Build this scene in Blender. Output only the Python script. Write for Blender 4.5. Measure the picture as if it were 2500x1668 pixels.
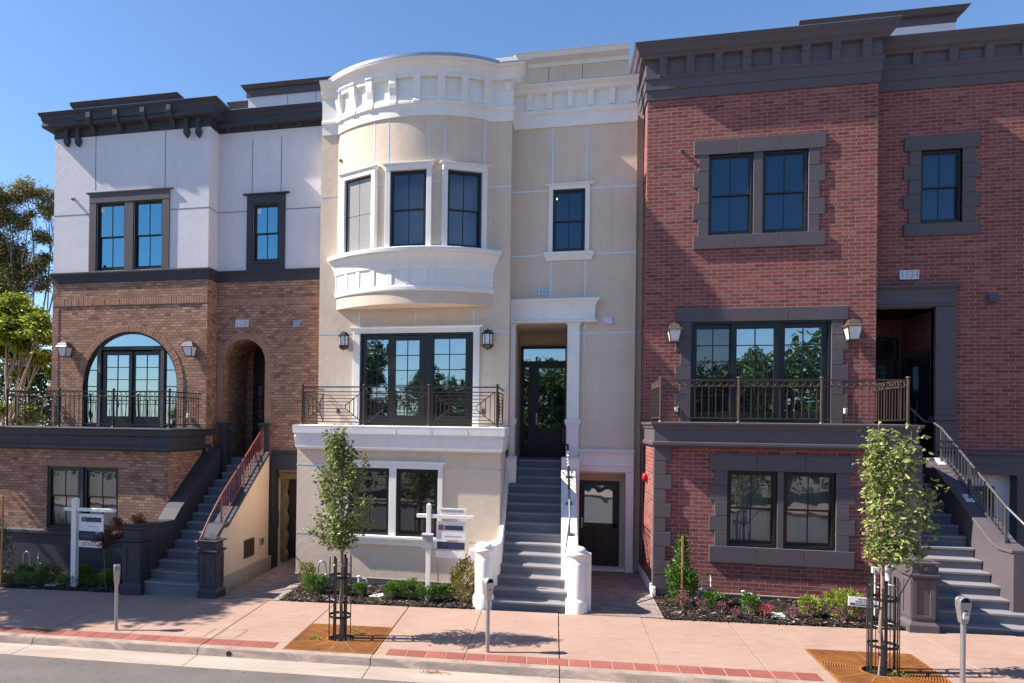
import bpy, bmesh, math, random
from math import sin, cos, pi, radians, sqrt, atan2, acos, asin, floor
from mathutils import Vector, Matrix

# ---------------------------------------------------------------- scene, camera, sky, sun
for o in list(bpy.data.objects):
    bpy.data.objects.remove(o, do_unlink=True)
SC = bpy.context.scene
COL = SC.collection

FOC, CX, CY, YAW, PITCH, ROLL = 1800.0, 927.79, 1021.95, 0.23263, -0.00495, 0.01317
HC = 3.4787                                     # eye height over the pavement, metres


def _rot(a, b, c):
    Ry = Matrix(((cos(a), 0, sin(a)), (0, 1, 0), (-sin(a), 0, cos(a))))
    Rx = Matrix(((1, 0, 0), (0, cos(b), -sin(b)), (0, sin(b), cos(b))))
    Rz = Matrix(((cos(c), -sin(c), 0), (sin(c), cos(c), 0), (0, 0, 1)))
    return Rz @ Rx @ Ry


RM = _rot(YAW, PITCH, ROLL)
_ax = [RM[0], -RM[1], -RM[2]]
cam_d = bpy.data.cameras.new('camera')
cam_d.sensor_width = 36.0
cam_d.lens = FOC / 2500 * 36
cam_d.shift_x = (1250 - CX) / 2500
cam_d.shift_y = (CY - 834) / 2500
cam_d.clip_end = 3000
cam = bpy.data.objects.new('camera', cam_d)
COL.objects.link(cam)
m3 = Matrix([[v[0], v[2], -v[1]] for v in _ax]).transposed()
cam.matrix_world = Matrix.Translation((0, 0, HC)) @ m3.to_4x4()
SC.camera = cam

SUN_L = Vector((1.045, 0.155, -1.0)).normalized()       # the way sunlight travels
to_sun = -SUN_L
ELEV = asin(to_sun.z)
AZ = atan2(to_sun.x, to_sun.y)
W = bpy.data.worlds.new('World')
SC.world = W
W.use_nodes = True
nt = W.node_tree
nt.nodes.clear()
sky = nt.nodes.new('ShaderNodeTexSky')
sky.sky_type = 'NISHITA'
sky.sun_disc = False
sky.sun_elevation = ELEV
sky.sun_rotation = AZ
sky.altitude = 0
sky.air_density = 1.0
sky.dust_density = 0.3
sky.ozone_density = 4.0
bg = nt.nodes.new('ShaderNodeBackground')
bg.inputs['Strength'].default_value = 0.08
wo = nt.nodes.new('ShaderNodeOutputWorld')
grade = nt.nodes.new('ShaderNodeMix')
grade.data_type = 'RGBA'
grade.blend_type = 'MULTIPLY'
grade.inputs[0].default_value = 1.0
grade.inputs[7].default_value = (0.89, 1.0, 1.11, 1)
nt.links.new(sky.outputs[0], grade.inputs[6])
nt.links.new(grade.outputs[2], bg.inputs[0])
nt.links.new(bg.outputs[0], wo.inputs[0])

sd = bpy.data.lights.new('sun', 'SUN')
sd.energy = 5.0
sd.angle = radians(0.55)
sd.color = (1.0, 0.91, 0.79)
so = bpy.data.objects.new('sun', sd)
so.rotation_euler = SUN_L.to_track_quat('-Z', 'Y').to_euler()
so.location = (-30, -6, 30)
COL.objects.link(so)
SC.view_settings.view_transform = 'Standard'
SC.view_settings.look = 'None'
SC.view_settings.exposure = 1.22
SC.view_settings.gamma = 1.0
SC.view_settings.use_curve_mapping = False
SC.cycles.max_bounces = 8
SC.cycles.transparent_max_bounces = 12
SC.cycles.use_denoising = True

# ---------------------------------------------------------------- measuring
CROPS = {'A': (0, 150, 2.7506), 'B': (0, 650, 2.7506), 'C': (0, 1000, 2.3471), 'D': (750, 80, 2.34),
         'E': (700, 650, 2.6111), 'F': (700, 1000, 2.3478), 'G': (1530, 0, 2.2402), 'H': (1530, 620, 2.4227),
         'I': (1530, 1020, 2.4196), 'J': (660, 1480, 6.912), 'K': (1200, 1090, 7.1286), 'L': (1140, 1290, 6.5344),
         'M': (1950, 1540, 5.875), 'N': (2180, 1080, 3.2656), 'O': (300, 1080, 3.92), 'Q': (0, 1180, 5.2257),
         'R': (1560, 1380, 6.528), 'T': (2040, 1380, 8.7115), 'U': (0, 1480, 4.7), 'S': (0, 0, 1.0)}
RT = RM.transposed()


def ray(k, x, y):
    o = CROPS[k]
    px, py = o[0] + x / o[2], o[1] + y / o[2]
    d = RT @ Vector(((px - CX) / FOC, (py - CY) / FOC, 1.0))
    return Vector((d[0], d[2], -d[1]))


def P(k, x, y, Y):
    d = ray(k, x, y)
    t = Y / d[1]
    return Vector((d[0] * t, Y, HC + d[2] * t))


def xz(k, x, y, Y):
    p = P(k, x, y, Y)
    return p[0], p[2]


def fx(k, x, y, Y):
    return P(k, x, y, Y)[0]


def fz(k, x, y, Y):
    return P(k, x, y, Y)[2]


def R4(k, x0, y0, x1, y1, Y):
    """rectangle of a plane at depth Y: (X0, X1, Z0, Z1) from its upper left and lower right corner"""
    a, b = P(k, x0, y0, Y), P(k, x1, y1, Y)
    return a[0], b[0], b[2], a[2]


GX, GS = 0.0269, 0.0164                          # the street climbs to the right and falls to the kerb


def GZ(x, y):
    return GX * (x + 0.3626) + GS * (y - 14.1)


def G(k, x, y, dz=0.0):
    d = ray(k, x, y)
    t = (HC + GX * 0.3626 + GS * 14.1 - dz) / (GX * d[0] + GS * d[1] - d[2])
    return Vector((d[0] * t, d[1] * t, HC + d[2] * t))


# ---------------------------------------------------------------- mesh builder
class MB:
    def __init__(s, T=None):
        s.v, s.f, s.T, s.sm = [], [], T, set()
        s.cur, s.mi = 0, []

    def add(s, vs, fs, smooth=False):
        n = len(s.v)
        for p in vs:
            p = Vector(p)
            s.v.append(s.T @ p if s.T else p)
        for f in fs:
            if smooth:
                s.sm.add(len(s.f))
            s.f.append([i + n for i in f])
            s.mi.append(s.cur)

    def box(s, x0, x1, y0, y1, z0, z1):
        if x0 > x1: x0, x1 = x1, x0
        if y0 > y1: y0, y1 = y1, y0
        if z0 > z1: z0, z1 = z1, z0
        s.add([(x0, y0, z0), (x1, y0, z0), (x1, y1, z0), (x0, y1, z0), (x0, y0, z1), (x1, y0, z1), (x1, y1, z1), (x0, y1, z1)],
              [(0, 3, 2, 1), (4, 5, 6, 7), (0, 1, 5, 4), (1, 2, 6, 5), (2, 3, 7, 6), (3, 0, 4, 7)])

    def quad(s, a, b, c, d):
        s.add([a, b, c, d], [(0, 1, 2, 3)])

    def prism(s, pts, y0, y1):
        """polygon in XZ extruded in Y"""
        n = len(pts)
        ar = sum(pts[i][0] * pts[(i + 1) % n][1] - pts[(i + 1) % n][0] * pts[i][1] for i in range(n))
        if ar < 0: pts = pts[::-1]
        v = [(p[0], y0, p[1]) for p in pts] + [(p[0], y1, p[1]) for p in pts]
        f = [tuple(range(n)), tuple(range(2 * n - 1, n - 1, -1))]
        f += [(i + n, (i + 1) % n + n, (i + 1) % n, i) for i in range(n)]
        s.add(v, f)

    def prism_x(s, pts, x0, x1):
        """polygon in YZ extruded in X"""
        n = len(pts)
        ar = sum(pts[i][0] * pts[(i + 1) % n][1] - pts[(i + 1) % n][0] * pts[i][1] for i in range(n))
        if ar < 0: pts = pts[::-1]
        v = [(x0, p[0], p[1]) for p in pts] + [(x1, p[0], p[1]) for p in pts]
        f = [tuple(range(n - 1, -1, -1)), tuple(range(n, 2 * n))]
        f += [(i, (i + 1) % n, (i + 1) % n + n, i + n) for i in range(n)]
        s.add(v, f)

    def prism_z(s, pts, z0, z1):
        n = len(pts)
        ar = sum(pts[i][0] * pts[(i + 1) % n][1] - pts[(i + 1) % n][0] * pts[i][1] for i in range(n))
        if ar < 0: pts = pts[::-1]
        v = [(p[0], p[1], z0) for p in pts] + [(p[0], p[1], z1) for p in pts]
        f = [tuple(range(n - 1, -1, -1)), tuple(range(n, 2 * n))]
        f += [(i, (i + 1) % n, (i + 1) % n + n, i + n) for i in range(n)]
        s.add(v, f)

    def tube(s, pts, r, n=8, caps=True, smooth=True):
        pts = [Vector(p) for p in pts]
        m = len(pts)
        rs = r if isinstance(r, (list, tuple)) else [r] * m
        vs, up = [], None
        for i, p in enumerate(pts):
            d = (pts[min(i + 1, m - 1)] - pts[max(i - 1, 0)]).normalized()
            if up is None or abs(up.dot(d)) > .95:
                up = Vector((0, 0, 1)) if abs(d.z) < .9 else Vector((1, 0, 0))
            u = d.cross(up).normalized()
            w = u.cross(d).normalized()
            up = w
            for j in range(n):
                a = 2 * pi * j / n
                vs.append(p + (u * cos(a) + w * sin(a)) * rs[i])
        fs = [(i * n + j, i * n + (j + 1) % n, (i + 1) * n + (j + 1) % n, (i + 1) * n + j) for i in range(m - 1) for j in range(n)]
        s.add(vs, fs, smooth)
        if caps:
            s.add(vs[:n], [tuple(range(n - 1, -1, -1))])
            s.add(vs[-n:], [tuple(range(n))])

    def bar(s, a, b, w, h=None):
        """square bar from a to b"""
        a, b = Vector(a), Vector(b)
        h = h or w
        d = (b - a).normalized()
        up = Vector((0, 0, 1)) if abs(d.z) < .95 else Vector((0, 1, 0))
        u = d.cross(up).normalized() * w / 2
        q = u.cross(d).normalized() * h / 2
        vs = [a - u - q, a + u - q, a + u + q, a - u + q, b - u - q, b + u - q, b + u + q, b - u + q]
        s.add(vs, [(3, 2, 1, 0), (4, 5, 6, 7), (0, 1, 5, 4), (1, 2, 6, 5), (2, 3, 7, 6), (3, 0, 4, 7)])

    def lathe(s, prof, c=(0, 0), n=20, smooth=True, a0=0.0, sx=1.0, sy=1.0):
        vs = [(c[0] + r * cos(a0 + 2 * pi * j / n) * sx, c[1] + r * sin(a0 + 2 * pi * j / n) * sy, z) for r, z in prof for j in range(n)]
        m = len(prof)
        s.add(vs, [(i * n + j, i * n + (j + 1) % n, (i + 1) * n + (j + 1) % n, (i + 1) * n + j) for i in range(m - 1) for j in range(n)], smooth)
        if prof[0][0] > 1e-4: s.add(vs[:n], [tuple(range(n - 1, -1, -1))])
        if prof[-1][0] > 1e-4: s.add(vs[-n:], [tuple(range(n))])

    def sweep(s, path, prof, smooth=False):
        """closed profile [(out, z)] along a plan path [(x, y)] running left to right; out points at the street"""
        m, n = len(path), len(prof)
        pts = [Vector(p) for p in path]
        ns = []
        for i in range(m - 1):
            d = (pts[i + 1] - pts[i]).normalized()
            ns.append(Vector((d.y, -d.x)))
        vs = []
        for i in range(m):
            a, b = ns[max(i - 1, 0)], ns[min(i, m - 2)]
            k = (a + b)
            k = k / max(k.length_squared / 2, .2)
            for o, z in prof:
                q = pts[i] + k * o
                vs.append((q.x, q.y, z))
        ar = sum(prof[i][0] * prof[(i + 1) % n][1] - prof[(i + 1) % n][0] * prof[i][1] for i in range(n))
        fs = []
        for i in range(m - 1):
            for j in range(n):
                k = (j + 1) % n
                q = (i * n + j, i * n + k, (i + 1) * n + k, (i + 1) * n + j)
                fs.append(q[::-1] if ar > 0 else q)
        s.add(vs, fs, smooth)
        e0, e1 = tuple(range(n)), tuple(range((m - 1) * n, m * n))
        s.add(vs, [e0 if ar > 0 else e0[::-1], e1[::-1] if ar > 0 else e1])

    def wall(s, x0, x1, z0, z1, Y, holes=(), depth=.12):
        """front face of a wall with rectangular openings and their reveals"""
        xs = sorted({x0, x1} | {min(max(h[i], x0), x1) for h in holes for i in (0, 1)})
        zs = sorted({z0, z1} | {min(max(h[i], z0), z1) for h in holes for i in (2, 3)})
        for i in range(len(xs) - 1):
            for j in range(len(zs) - 1):
                cx, cz = (xs[i] + xs[i + 1]) / 2, (zs[j] + zs[j + 1]) / 2
                if any(h[0] < cx < h[1] and h[2] < cz < h[3] for h in holes): continue
                s.quad((xs[i], Y, zs[j]), (xs[i + 1], Y, zs[j]), (xs[i + 1], Y, zs[j + 1]), (xs[i], Y, zs[j + 1]))
        for h in holes:
            a, b, c, d = h[:4]
            D = Y + (h[4] if len(h) > 4 else depth)
            s.quad((a, Y, c), (a, Y, d), (a, D, d), (a, D, c))
            s.quad((b, Y, d), (b, Y, c), (b, D, c), (b, D, d))
            s.quad((a, Y, d), (b, Y, d), (b, D, d), (a, D, d))
            s.quad((b, Y, c), (a, Y, c), (a, D, c), (b, D, c))

    def build(s, name, mat, parent=None, loc=None, bevel=0.0, smooth=False, label=None, seg=1):
        me = bpy.data.meshes.new(name)
        me.from_pydata([tuple(v) for v in s.v], [], s.f)
        me.update()
        uv = me.uv_layers.new(name='m')
        for p in me.polygons:
            n = p.normal
            sm = smooth or p.index in s.sm
            p.use_smooth = sm
            p.material_index = s.mi[p.index]
            for li in p.loop_indices:
                c = me.vertices[me.loops[li].vertex_index].co
                if abs(n.z) > .8: w = (c.x, c.y)
                elif abs(n.x) > abs(n.y): w = (c.y, c.z)
                else: w = (c.x, c.z)
                uv.data[li].uv = w
        for mm in (mat if isinstance(mat, (list, tuple)) else [mat]):
            me.materials.append(mm)
        ob = bpy.data.objects.new(name, me)
        COL.objects.link(ob)
        if parent is not None:
            ob.parent = parent
            # every mesh of a fixed thing is written in world metres
            if parent.type == 'EMPTY' and loc is None:
                ob.location = -Vector(parent.location)
        if loc is not None:
            ob.location = loc
        if bevel:
            b = ob.modifiers.new('bevel', 'BEVEL')
            b.width = bevel
            b.segments = seg
            b.limit_method = 'ANGLE'
            b.angle_limit = radians(50)
            b.harden_normals = False
        if label: ob['label'] = label
        return ob


class Each:
    """builds every piece it is given as a part of its own"""
    def __init__(s, name, mat, par, bevel=0.0):
        s.a = (name, mat, par)
        s.b = bevel

    def box(s, *q):
        m = MB()
        m.box(*q)
        m.build(*s.a, bevel=s.b)

    def add(s, v, f):
        m = MB()
        m.add(v, f)
        m.build(*s.a, bevel=s.b)


def tag(o, label, cat, group=None, kind=None):
    if label: o['label'] = label
    if cat: o['category'] = cat
    if group: o['group'] = group
    if kind: o['kind'] = kind
    return o


def thing(name, label, cat, loc=(0, 0, 0), group=None, rz=0.0):
    o = bpy.data.objects.new(name, None)
    o.empty_display_size = .2
    COL.objects.link(o)
    o.location = loc
    o.rotation_euler = (0, 0, rz)
    return tag(o, label, cat, group)


def struct(o, label=None):
    o['kind'] = 'structure'
    if label: o['label'] = label
    return o


def copy_tree(o, loc, rz=0.0, label=None, scale=None):
    def cp(a, par):
        c = a.copy()
        COL.objects.link(c)
        c.parent = par
        for ch in a.children:
            cp(ch, c)
        return c
    r = cp(o, None)
    r.location = loc
    r.rotation_euler = (0, 0, rz)
    if scale: r.scale = scale if isinstance(scale, (tuple, list)) else (scale,) * 3
    if label: r['label'] = label
    return r


# ---------------------------------------------------------------- materials
class NT:
    def __init__(s, name):
        s.m = bpy.data.materials.new(name)
        s.m.use_nodes = True
        s.t = s.m.node_tree
        s.t.nodes.clear()
        s.out = s.n('ShaderNodeOutputMaterial')

    def n(s, typ, ins=None, **kw):
        nd = s.t.nodes.new(typ)
        for k, v in kw.items(): setattr(nd, k, v)
        for k, v in (ins or {}).items():
            if isinstance(v, bpy.types.NodeSocket): s.t.links.new(v, nd.inputs[k])
            else: nd.inputs[k].default_value = v
        return nd

    def ramp(s, fac, stops, interp='LINEAR'):
        r = s.n('ShaderNodeValToRGB', {'Fac': fac})
        r.color_ramp.interpolation = interp
        e = r.color_ramp.elements
        while len(e) < len(stops): e.new(.5)
        for el, (p, c) in zip(e, stops):
            el.position = p
            el.color = (*c, 1) if len(c) == 3 else c
        return r.outputs[0]

    def mix(s, fac, a, b, blend='MIX'):
        m = s.n('ShaderNodeMix', data_type='RGBA', blend_type=blend)
        for i, v in ((0, fac), (6, a), (7, b)):
            if isinstance(v, bpy.types.NodeSocket): s.t.links.new(v, m.inputs[i])
            else: m.inputs[i].default_value = (*v, 1) if isinstance(v, tuple) and len(v) == 3 else v
        return m.outputs[2]

    def noise(s, scale, detail=4, rough=.6, vec=None, dist=0.0):
        ins = {'Scale': scale, 'Detail': detail, 'Roughness': rough, 'Distortion': dist}
        if vec is None:
            vec = s.obj()
        ins['Vector'] = vec
        return s.n('ShaderNodeTexNoise', ins).outputs[0]

    def obj(s):
        return s.n('ShaderNodeTexCoord').outputs['Object']

    def uv(s):
        return s.n('ShaderNodeTexCoord').outputs['UV']

    def mapping(s, vec, scale=(1, 1, 1), rot=(0, 0, 0), loc=(0, 0, 0)):
        return s.n('ShaderNodeMapping', {'Vector': vec, 'Scale': scale, 'Rotation': rot, 'Location': loc}).outputs[0]

    def bump(s, h, strength=.3, dist=.01, normal=None):
        i = {'Height': h, 'Strength': strength, 'Distance': dist}
        if normal is not None: i['Normal'] = normal
        return s.n('ShaderNodeBump', i).outputs[0]

    def principled(s, col, rough=.6, normal=None, metal=0.0, spec=.5, **kw):
        ins = {'Roughness': rough, 'Metallic': metal, 'Specular IOR Level': spec}
        ins['Base Color'] = (*col, 1) if isinstance(col, tuple) else col
        if normal is not None: ins['Normal'] = normal
        ins.update(kw)
        p = s.n('ShaderNodeBsdfPrincipled', ins)
        s.t.links.new(p.outputs[0], s.out.inputs[0])
        return p


def dim(c, k):
    return tuple(min(1, v * k) for v in c)


def paint(name, col, rough=.55, var=.10, bump=.15, bscale=120, vscale=1.6, spec=.4, metal=0.0, grime=0.12, trowel=0.0):
    t = NT(name)
    n1 = t.noise(vscale, 5, .65)
    n2 = t.noise(vscale * 9, 3, .6)
    c = t.ramp(n1, [(.3, dim(col, 1 - var)), (.7, dim(col, 1 + var * .7))])
    c = t.mix(.25, c, t.ramp(n2, [(.35, dim(col, 1 - var * 1.2)), (.65, dim(col, 1 + var * .6))]))
    if grime:
        # rain streaks running down the face
        st = t.noise(1.0, 4, .7, t.mapping(t.obj(), (5, 5, .35)))
        c = t.mix(t.ramp(st, [(.52, (0, 0, 0)), (.8, (grime,) * 3)]), c, dim(col, .55))
    b = t.bump(t.noise(bscale, 4, .7), bump, .004)
    if trowel: b = t.bump(t.noise(5, 5, .65, None, .8), trowel, .03, b)
    t.principled(c, rough, b, metal, spec)
    return t.m


def plain(name, col, rough=.5, metal=0.0, spec=.5, **kw):
    t = NT(name)
    n = t.noise(14, 3, .6)
    c = t.ramp(n, [(.3, dim(col, .86)), (.7, dim(col, 1.1))])
    t.principled(c, rough, None, metal, spec, **kw)
    return t.m


def brick(name, stops, mortar, bw, bh, mort=.010, bumpy=.5):
    t = NT(name)
    uv = t.uv()
    jit = t.n('ShaderNodeTexNoise', {'Scale': 7.0, 'Detail': 3.0, 'Vector': uv}).outputs[1]
    v = t.n('ShaderNodeVectorMath', {0: jit, 1: (.5, .5, .5)}, operation='SUBTRACT').outputs[0]
    v = t.n('ShaderNodeVectorMath', {0: v, 'Scale': .010}, operation='SCALE').outputs[0]
    v = t.n('ShaderNodeVectorMath', {0: uv, 1: v}, operation='ADD').outputs[0]
    bt = t.n('ShaderNodeTexBrick', {'Vector': v, 'Color1': (0, 0, 0, 1), 'Color2': (1, 1, 1, 1), 'Mortar': (.5, .5, .5, 1), 'Scale': 1.0,
             'Mortar Size': mort / 2, 'Mortar Smooth': .25, 'Bias': 0.0, 'Brick Width': bw, 'Row Height': bh})
    bt.offset = .5
    col = t.ramp(bt.outputs[0], stops)
    nz = t.n('ShaderNodeTexNoise', {'Scale': 34.0, 'Detail': 6.0, 'Roughness': .7, 'Vector': uv}).outputs[0]
    col = t.mix(.8, col, t.ramp(nz, [(.28, (.55, .52, .52)), (.5, (.98, .98, .98)), (.75, (1.35, 1.3, 1.25))]), 'MULTIPLY')
    big = t.n('ShaderNodeTexNoise', {'Scale': .7, 'Detail': 4.0, 'Vector': uv}).outputs[0]
    col = t.mix(.5, col, t.ramp(big, [(.3, (.8, .8, .82)), (.7, (1.12, 1.1, 1.08))]), 'MULTIPLY')
    mc = t.mix(.5, mortar, t.ramp(nz, [(.3, dim(mortar, .65)), (.7, dim(mortar, 1.15))]))
    col = t.mix(bt.outputs[1], col, mc)
    h = t.mix(bt.outputs[1], t.ramp(nz, [(.2, (.75,) * 3), (.8, (1, 1, 1))]), (0.1, .1, .1))
    t.principled(col, .88, t.bump(h, bumpy, .012), 0, .25)
    return t.m


def glass(name, refl=.3, tint=(.010, .014, .02), through=0.0, wav=.02, gcol=(.85, .93, 1.0)):
    """window pane: mirror reflection over a dark room, or over whatever stands behind when it lets light through"""
    t = NT(name)
    w = t.noise(1.6, 2, .5, t.mapping(t.obj(), (1, 1, .7)))
    nb = t.bump(w, wav * 3, .10)
    gl = t.n('ShaderNodeBsdfGlossy', {'Color': (*gcol, 1), 'Roughness': .012, 'Normal': nb})
    df = t.n('ShaderNodeBsdfDiffuse', {'Color': (*tint, 1)})
    base = df.outputs[0]
    if through:
        tr = t.n('ShaderNodeBsdfTransparent', {'Color': (.80, .84, .86, 1)})
        mm = t.n('ShaderNodeMixShader', {0: through})
        t.t.links.new(df.outputs[0], mm.inputs[1])
        t.t.links.new(tr.outputs[0], mm.inputs[2])
        base = mm.outputs[0]
    fr = t.n('ShaderNodeFresnel', {'IOR': 1.5})
    ma = t.n('ShaderNodeMath', {0: fr.outputs[0], 1: refl}, operation='ADD', use_clamp=True)
    mx = t.n('ShaderNodeMixShader', {0: ma.outputs[0]})
    t.t.links.new(base, mx.inputs[1])
    t.t.links.new(gl.outputs[0], mx.inputs[2])
    t.t.links.new(mx.outputs[0], t.out.inputs[0])
    return t.m


def leafmat(name, c1, c2, trans=.35, rough=.45):
    t = NT(name)
    oi = t.n('ShaderNodeNewGeometry')
    c = t.ramp(oi.outputs['Random Per Island'], [(0, c1), (.6, c2), (1, dim(c2, 1.35))])
    p = t.n('ShaderNodeBsdfPrincipled', {'Base Color': c, 'Roughness': rough, 'Specular IOR Level': .4})
    tl = t.n('ShaderNodeBsdfTranslucent', {'Color': c})
    mx = t.n('ShaderNodeMixShader', {0: trans})
    t.t.links.new(p.outputs[0], mx.inputs[1])
    t.t.links.new(tl.outputs[0], mx.inputs[2])
    t.t.links.new(mx.outputs[0], t.out.inputs[0])
    return t.m


M = {}
M['brick_brown'] = brick('brown_brick', [(0, (.21, .108, .075)), (.10, (.30, .162, .112)), (.5, (.36, .20, .138)), (.8, (.42, .24, .165)), (1, (.49, .30, .21))], (.115, .088, .082), .165, .0715, .012)  # mortar tone darkened to carry the shade inside the joints
M['brick_red'] = brick('red_brick', [(0, (.165, .049, .043)), (.2, (.21, .064, .058)), (.6, (.242, .074, .065)), (.9, (.28, .09, .075)), (1, (.265, .12, .095))], (.33, .27, .272), .242, .0775, .010)
M['brown_soldier'] = brick('brown_soldier', [(0, (.17, .10, .08)), (.5, (.31, .195, .15)), (1, (.43, .29, .22))], (.22, .185, .175), .0715, .30, .011)
M['brick_loose'] = paint('brown_voussoir', (.39, .22, .15), .85, .3, .5, 60, 9, .25, grime=0)
M['cream'] = paint('cream_stucco', (.67, .545, .435), .85, .10, .55, 130, .7, .2, grime=.26, trowel=.22)
M['lav'] = paint('grey_stucco', (.665, .645, .69), .85, .07, .45, 130, .7, .2, grime=.22, trowel=.18)
M['white'] = paint('white_trim', (.80, .77, .745), .65, .07, .2, 120, 1.1, .3, grime=.26, trowel=.06)
M['dark'] = paint('charcoal_trim', (.095, .080, .092), .6, .12, .12, 140, 1.4, .35)
M['navy'] = paint('slate_trim', (.042, .043, .056), .6, .12, .12, 140, 1.4, .35)
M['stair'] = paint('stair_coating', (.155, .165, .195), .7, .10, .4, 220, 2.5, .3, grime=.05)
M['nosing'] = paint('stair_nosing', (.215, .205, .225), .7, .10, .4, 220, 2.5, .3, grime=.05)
M['black'] = plain('black_frame', (.010, .011, .014), .35)
M['blackdoor'] = paint('dark_wood_door', (.020, .016, .017), .4, .25, .2, 40, 3, .45, grime=0)
M['iron'] = plain('bronze_iron', (.050, .035, .029), .42, .3)
M['ironblack'] = plain('black_iron', (.018, .017, .018), .45, .3)
M['ironbrown'] = plain('brown_iron', (.085, .058, .046), .42, .3)  # paler brown iron of the red house railing
M['primer'] = plain('red_primer', (.19, .042, .034), .55)
M['alu'] = plain('reveal_metal', (.62, .70, .80), .35, .6)
M['darkreveal'] = plain('reveal_dark', (.16, .17, .20), .5, .3)
M['g_blue'] = glass('pane_sky', .36, wav=.004, gcol=(.36, .76, .92))
M['g_navy'] = glass('pane_navy', .065, (.008, .014, .024), wav=.008, gcol=(.45, .72, 1.0))
M['g_room'] = glass('pane_room', .065, (.008, .014, .024), through=.9, wav=.008, gcol=(.45, .72, 1.0))
M['g_mirror'] = glass('pane_mirror', .42, wav=.022, gcol=(.75, .9, 1.0))
M['g_dark'] = glass('pane_dark', .10, (.012, .012, .014), wav=.015)
M['g_clear'] = glass('pane_clear', .16, through=.80, wav=.015)
M['curtain'] = paint('curtain_cloth', (.55, .55, .60), .9, .06, .2, 60, 2, .1, grime=0)
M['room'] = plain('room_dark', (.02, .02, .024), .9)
M['screen'] = paint('screen_mesh', (.27, .26, .27), .8, .25, .6, 90, 22, .3, grime=0)
M['frost'] = plain('lamp_glass', (.72, .71, .74), .25, Emission_Strength=0.0) if False else plain('lamp_glass', (.72, .71, .74), .25)
M['lampgrey'] = plain('lamp_grey', (.11, .105, .115), .4, .4)
M['lampblack'] = plain('lamp_black', (.03, .03, .035), .4, .3)
M['lampbrown'] = plain('lamp_brown', (.13, .095, .075), .4, .4)
M['plaque'] = plain('plaque_plate', (.55, .55, .60), .4, .3)
M['plaqueink'] = plain('plaque_digits', (.28, .29, .34), .4, .4)
M['galv'] = plain('galvanised', (.40, .40, .42), .38, .75)
M['pvc'] = plain('white_plastic', (.72, .72, .74), .4)
M['signwhite'] = plain('sign_white', (.78, .78, .80), .45)
M['signblue'] = plain('sign_navy', (.03, .035, .09), .5)
M['signgrey'] = plain('sign_grey', (.33, .33, .37), .5)
M['signred'] = plain('sign_red', (.55, .03, .035), .5)
M['bellred'] = plain('alarm_red', (.6, .015, .03), .3)
M['wood'] = paint('stake_wood', (.42, .22, .10), .8, .3, .3, 60, 6, .2, grime=0)
M['room_blue'] = plain('room_blue', (.035, .06, .10), .9)
M['lamp_on'] = plain('lamp_on', (.9, .7, .4), .5, **{'Emission Color': (1.0, .62, .25, 1), 'Emission Strength': 4.0})
M['paper'] = paint('masking_paper', (.26, .20, .11), .8, .15, .4, 9, 2, .2, grime=0)

# ---------------------------------------------------------------- the setting: street and pavement
GT = Matrix(((1, 0, 0, 0), (0, 1, 0, 0), (GX, GS, 1, GX * .3626 - GS * 14.1), (0, 0, 0, 1)))


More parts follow.
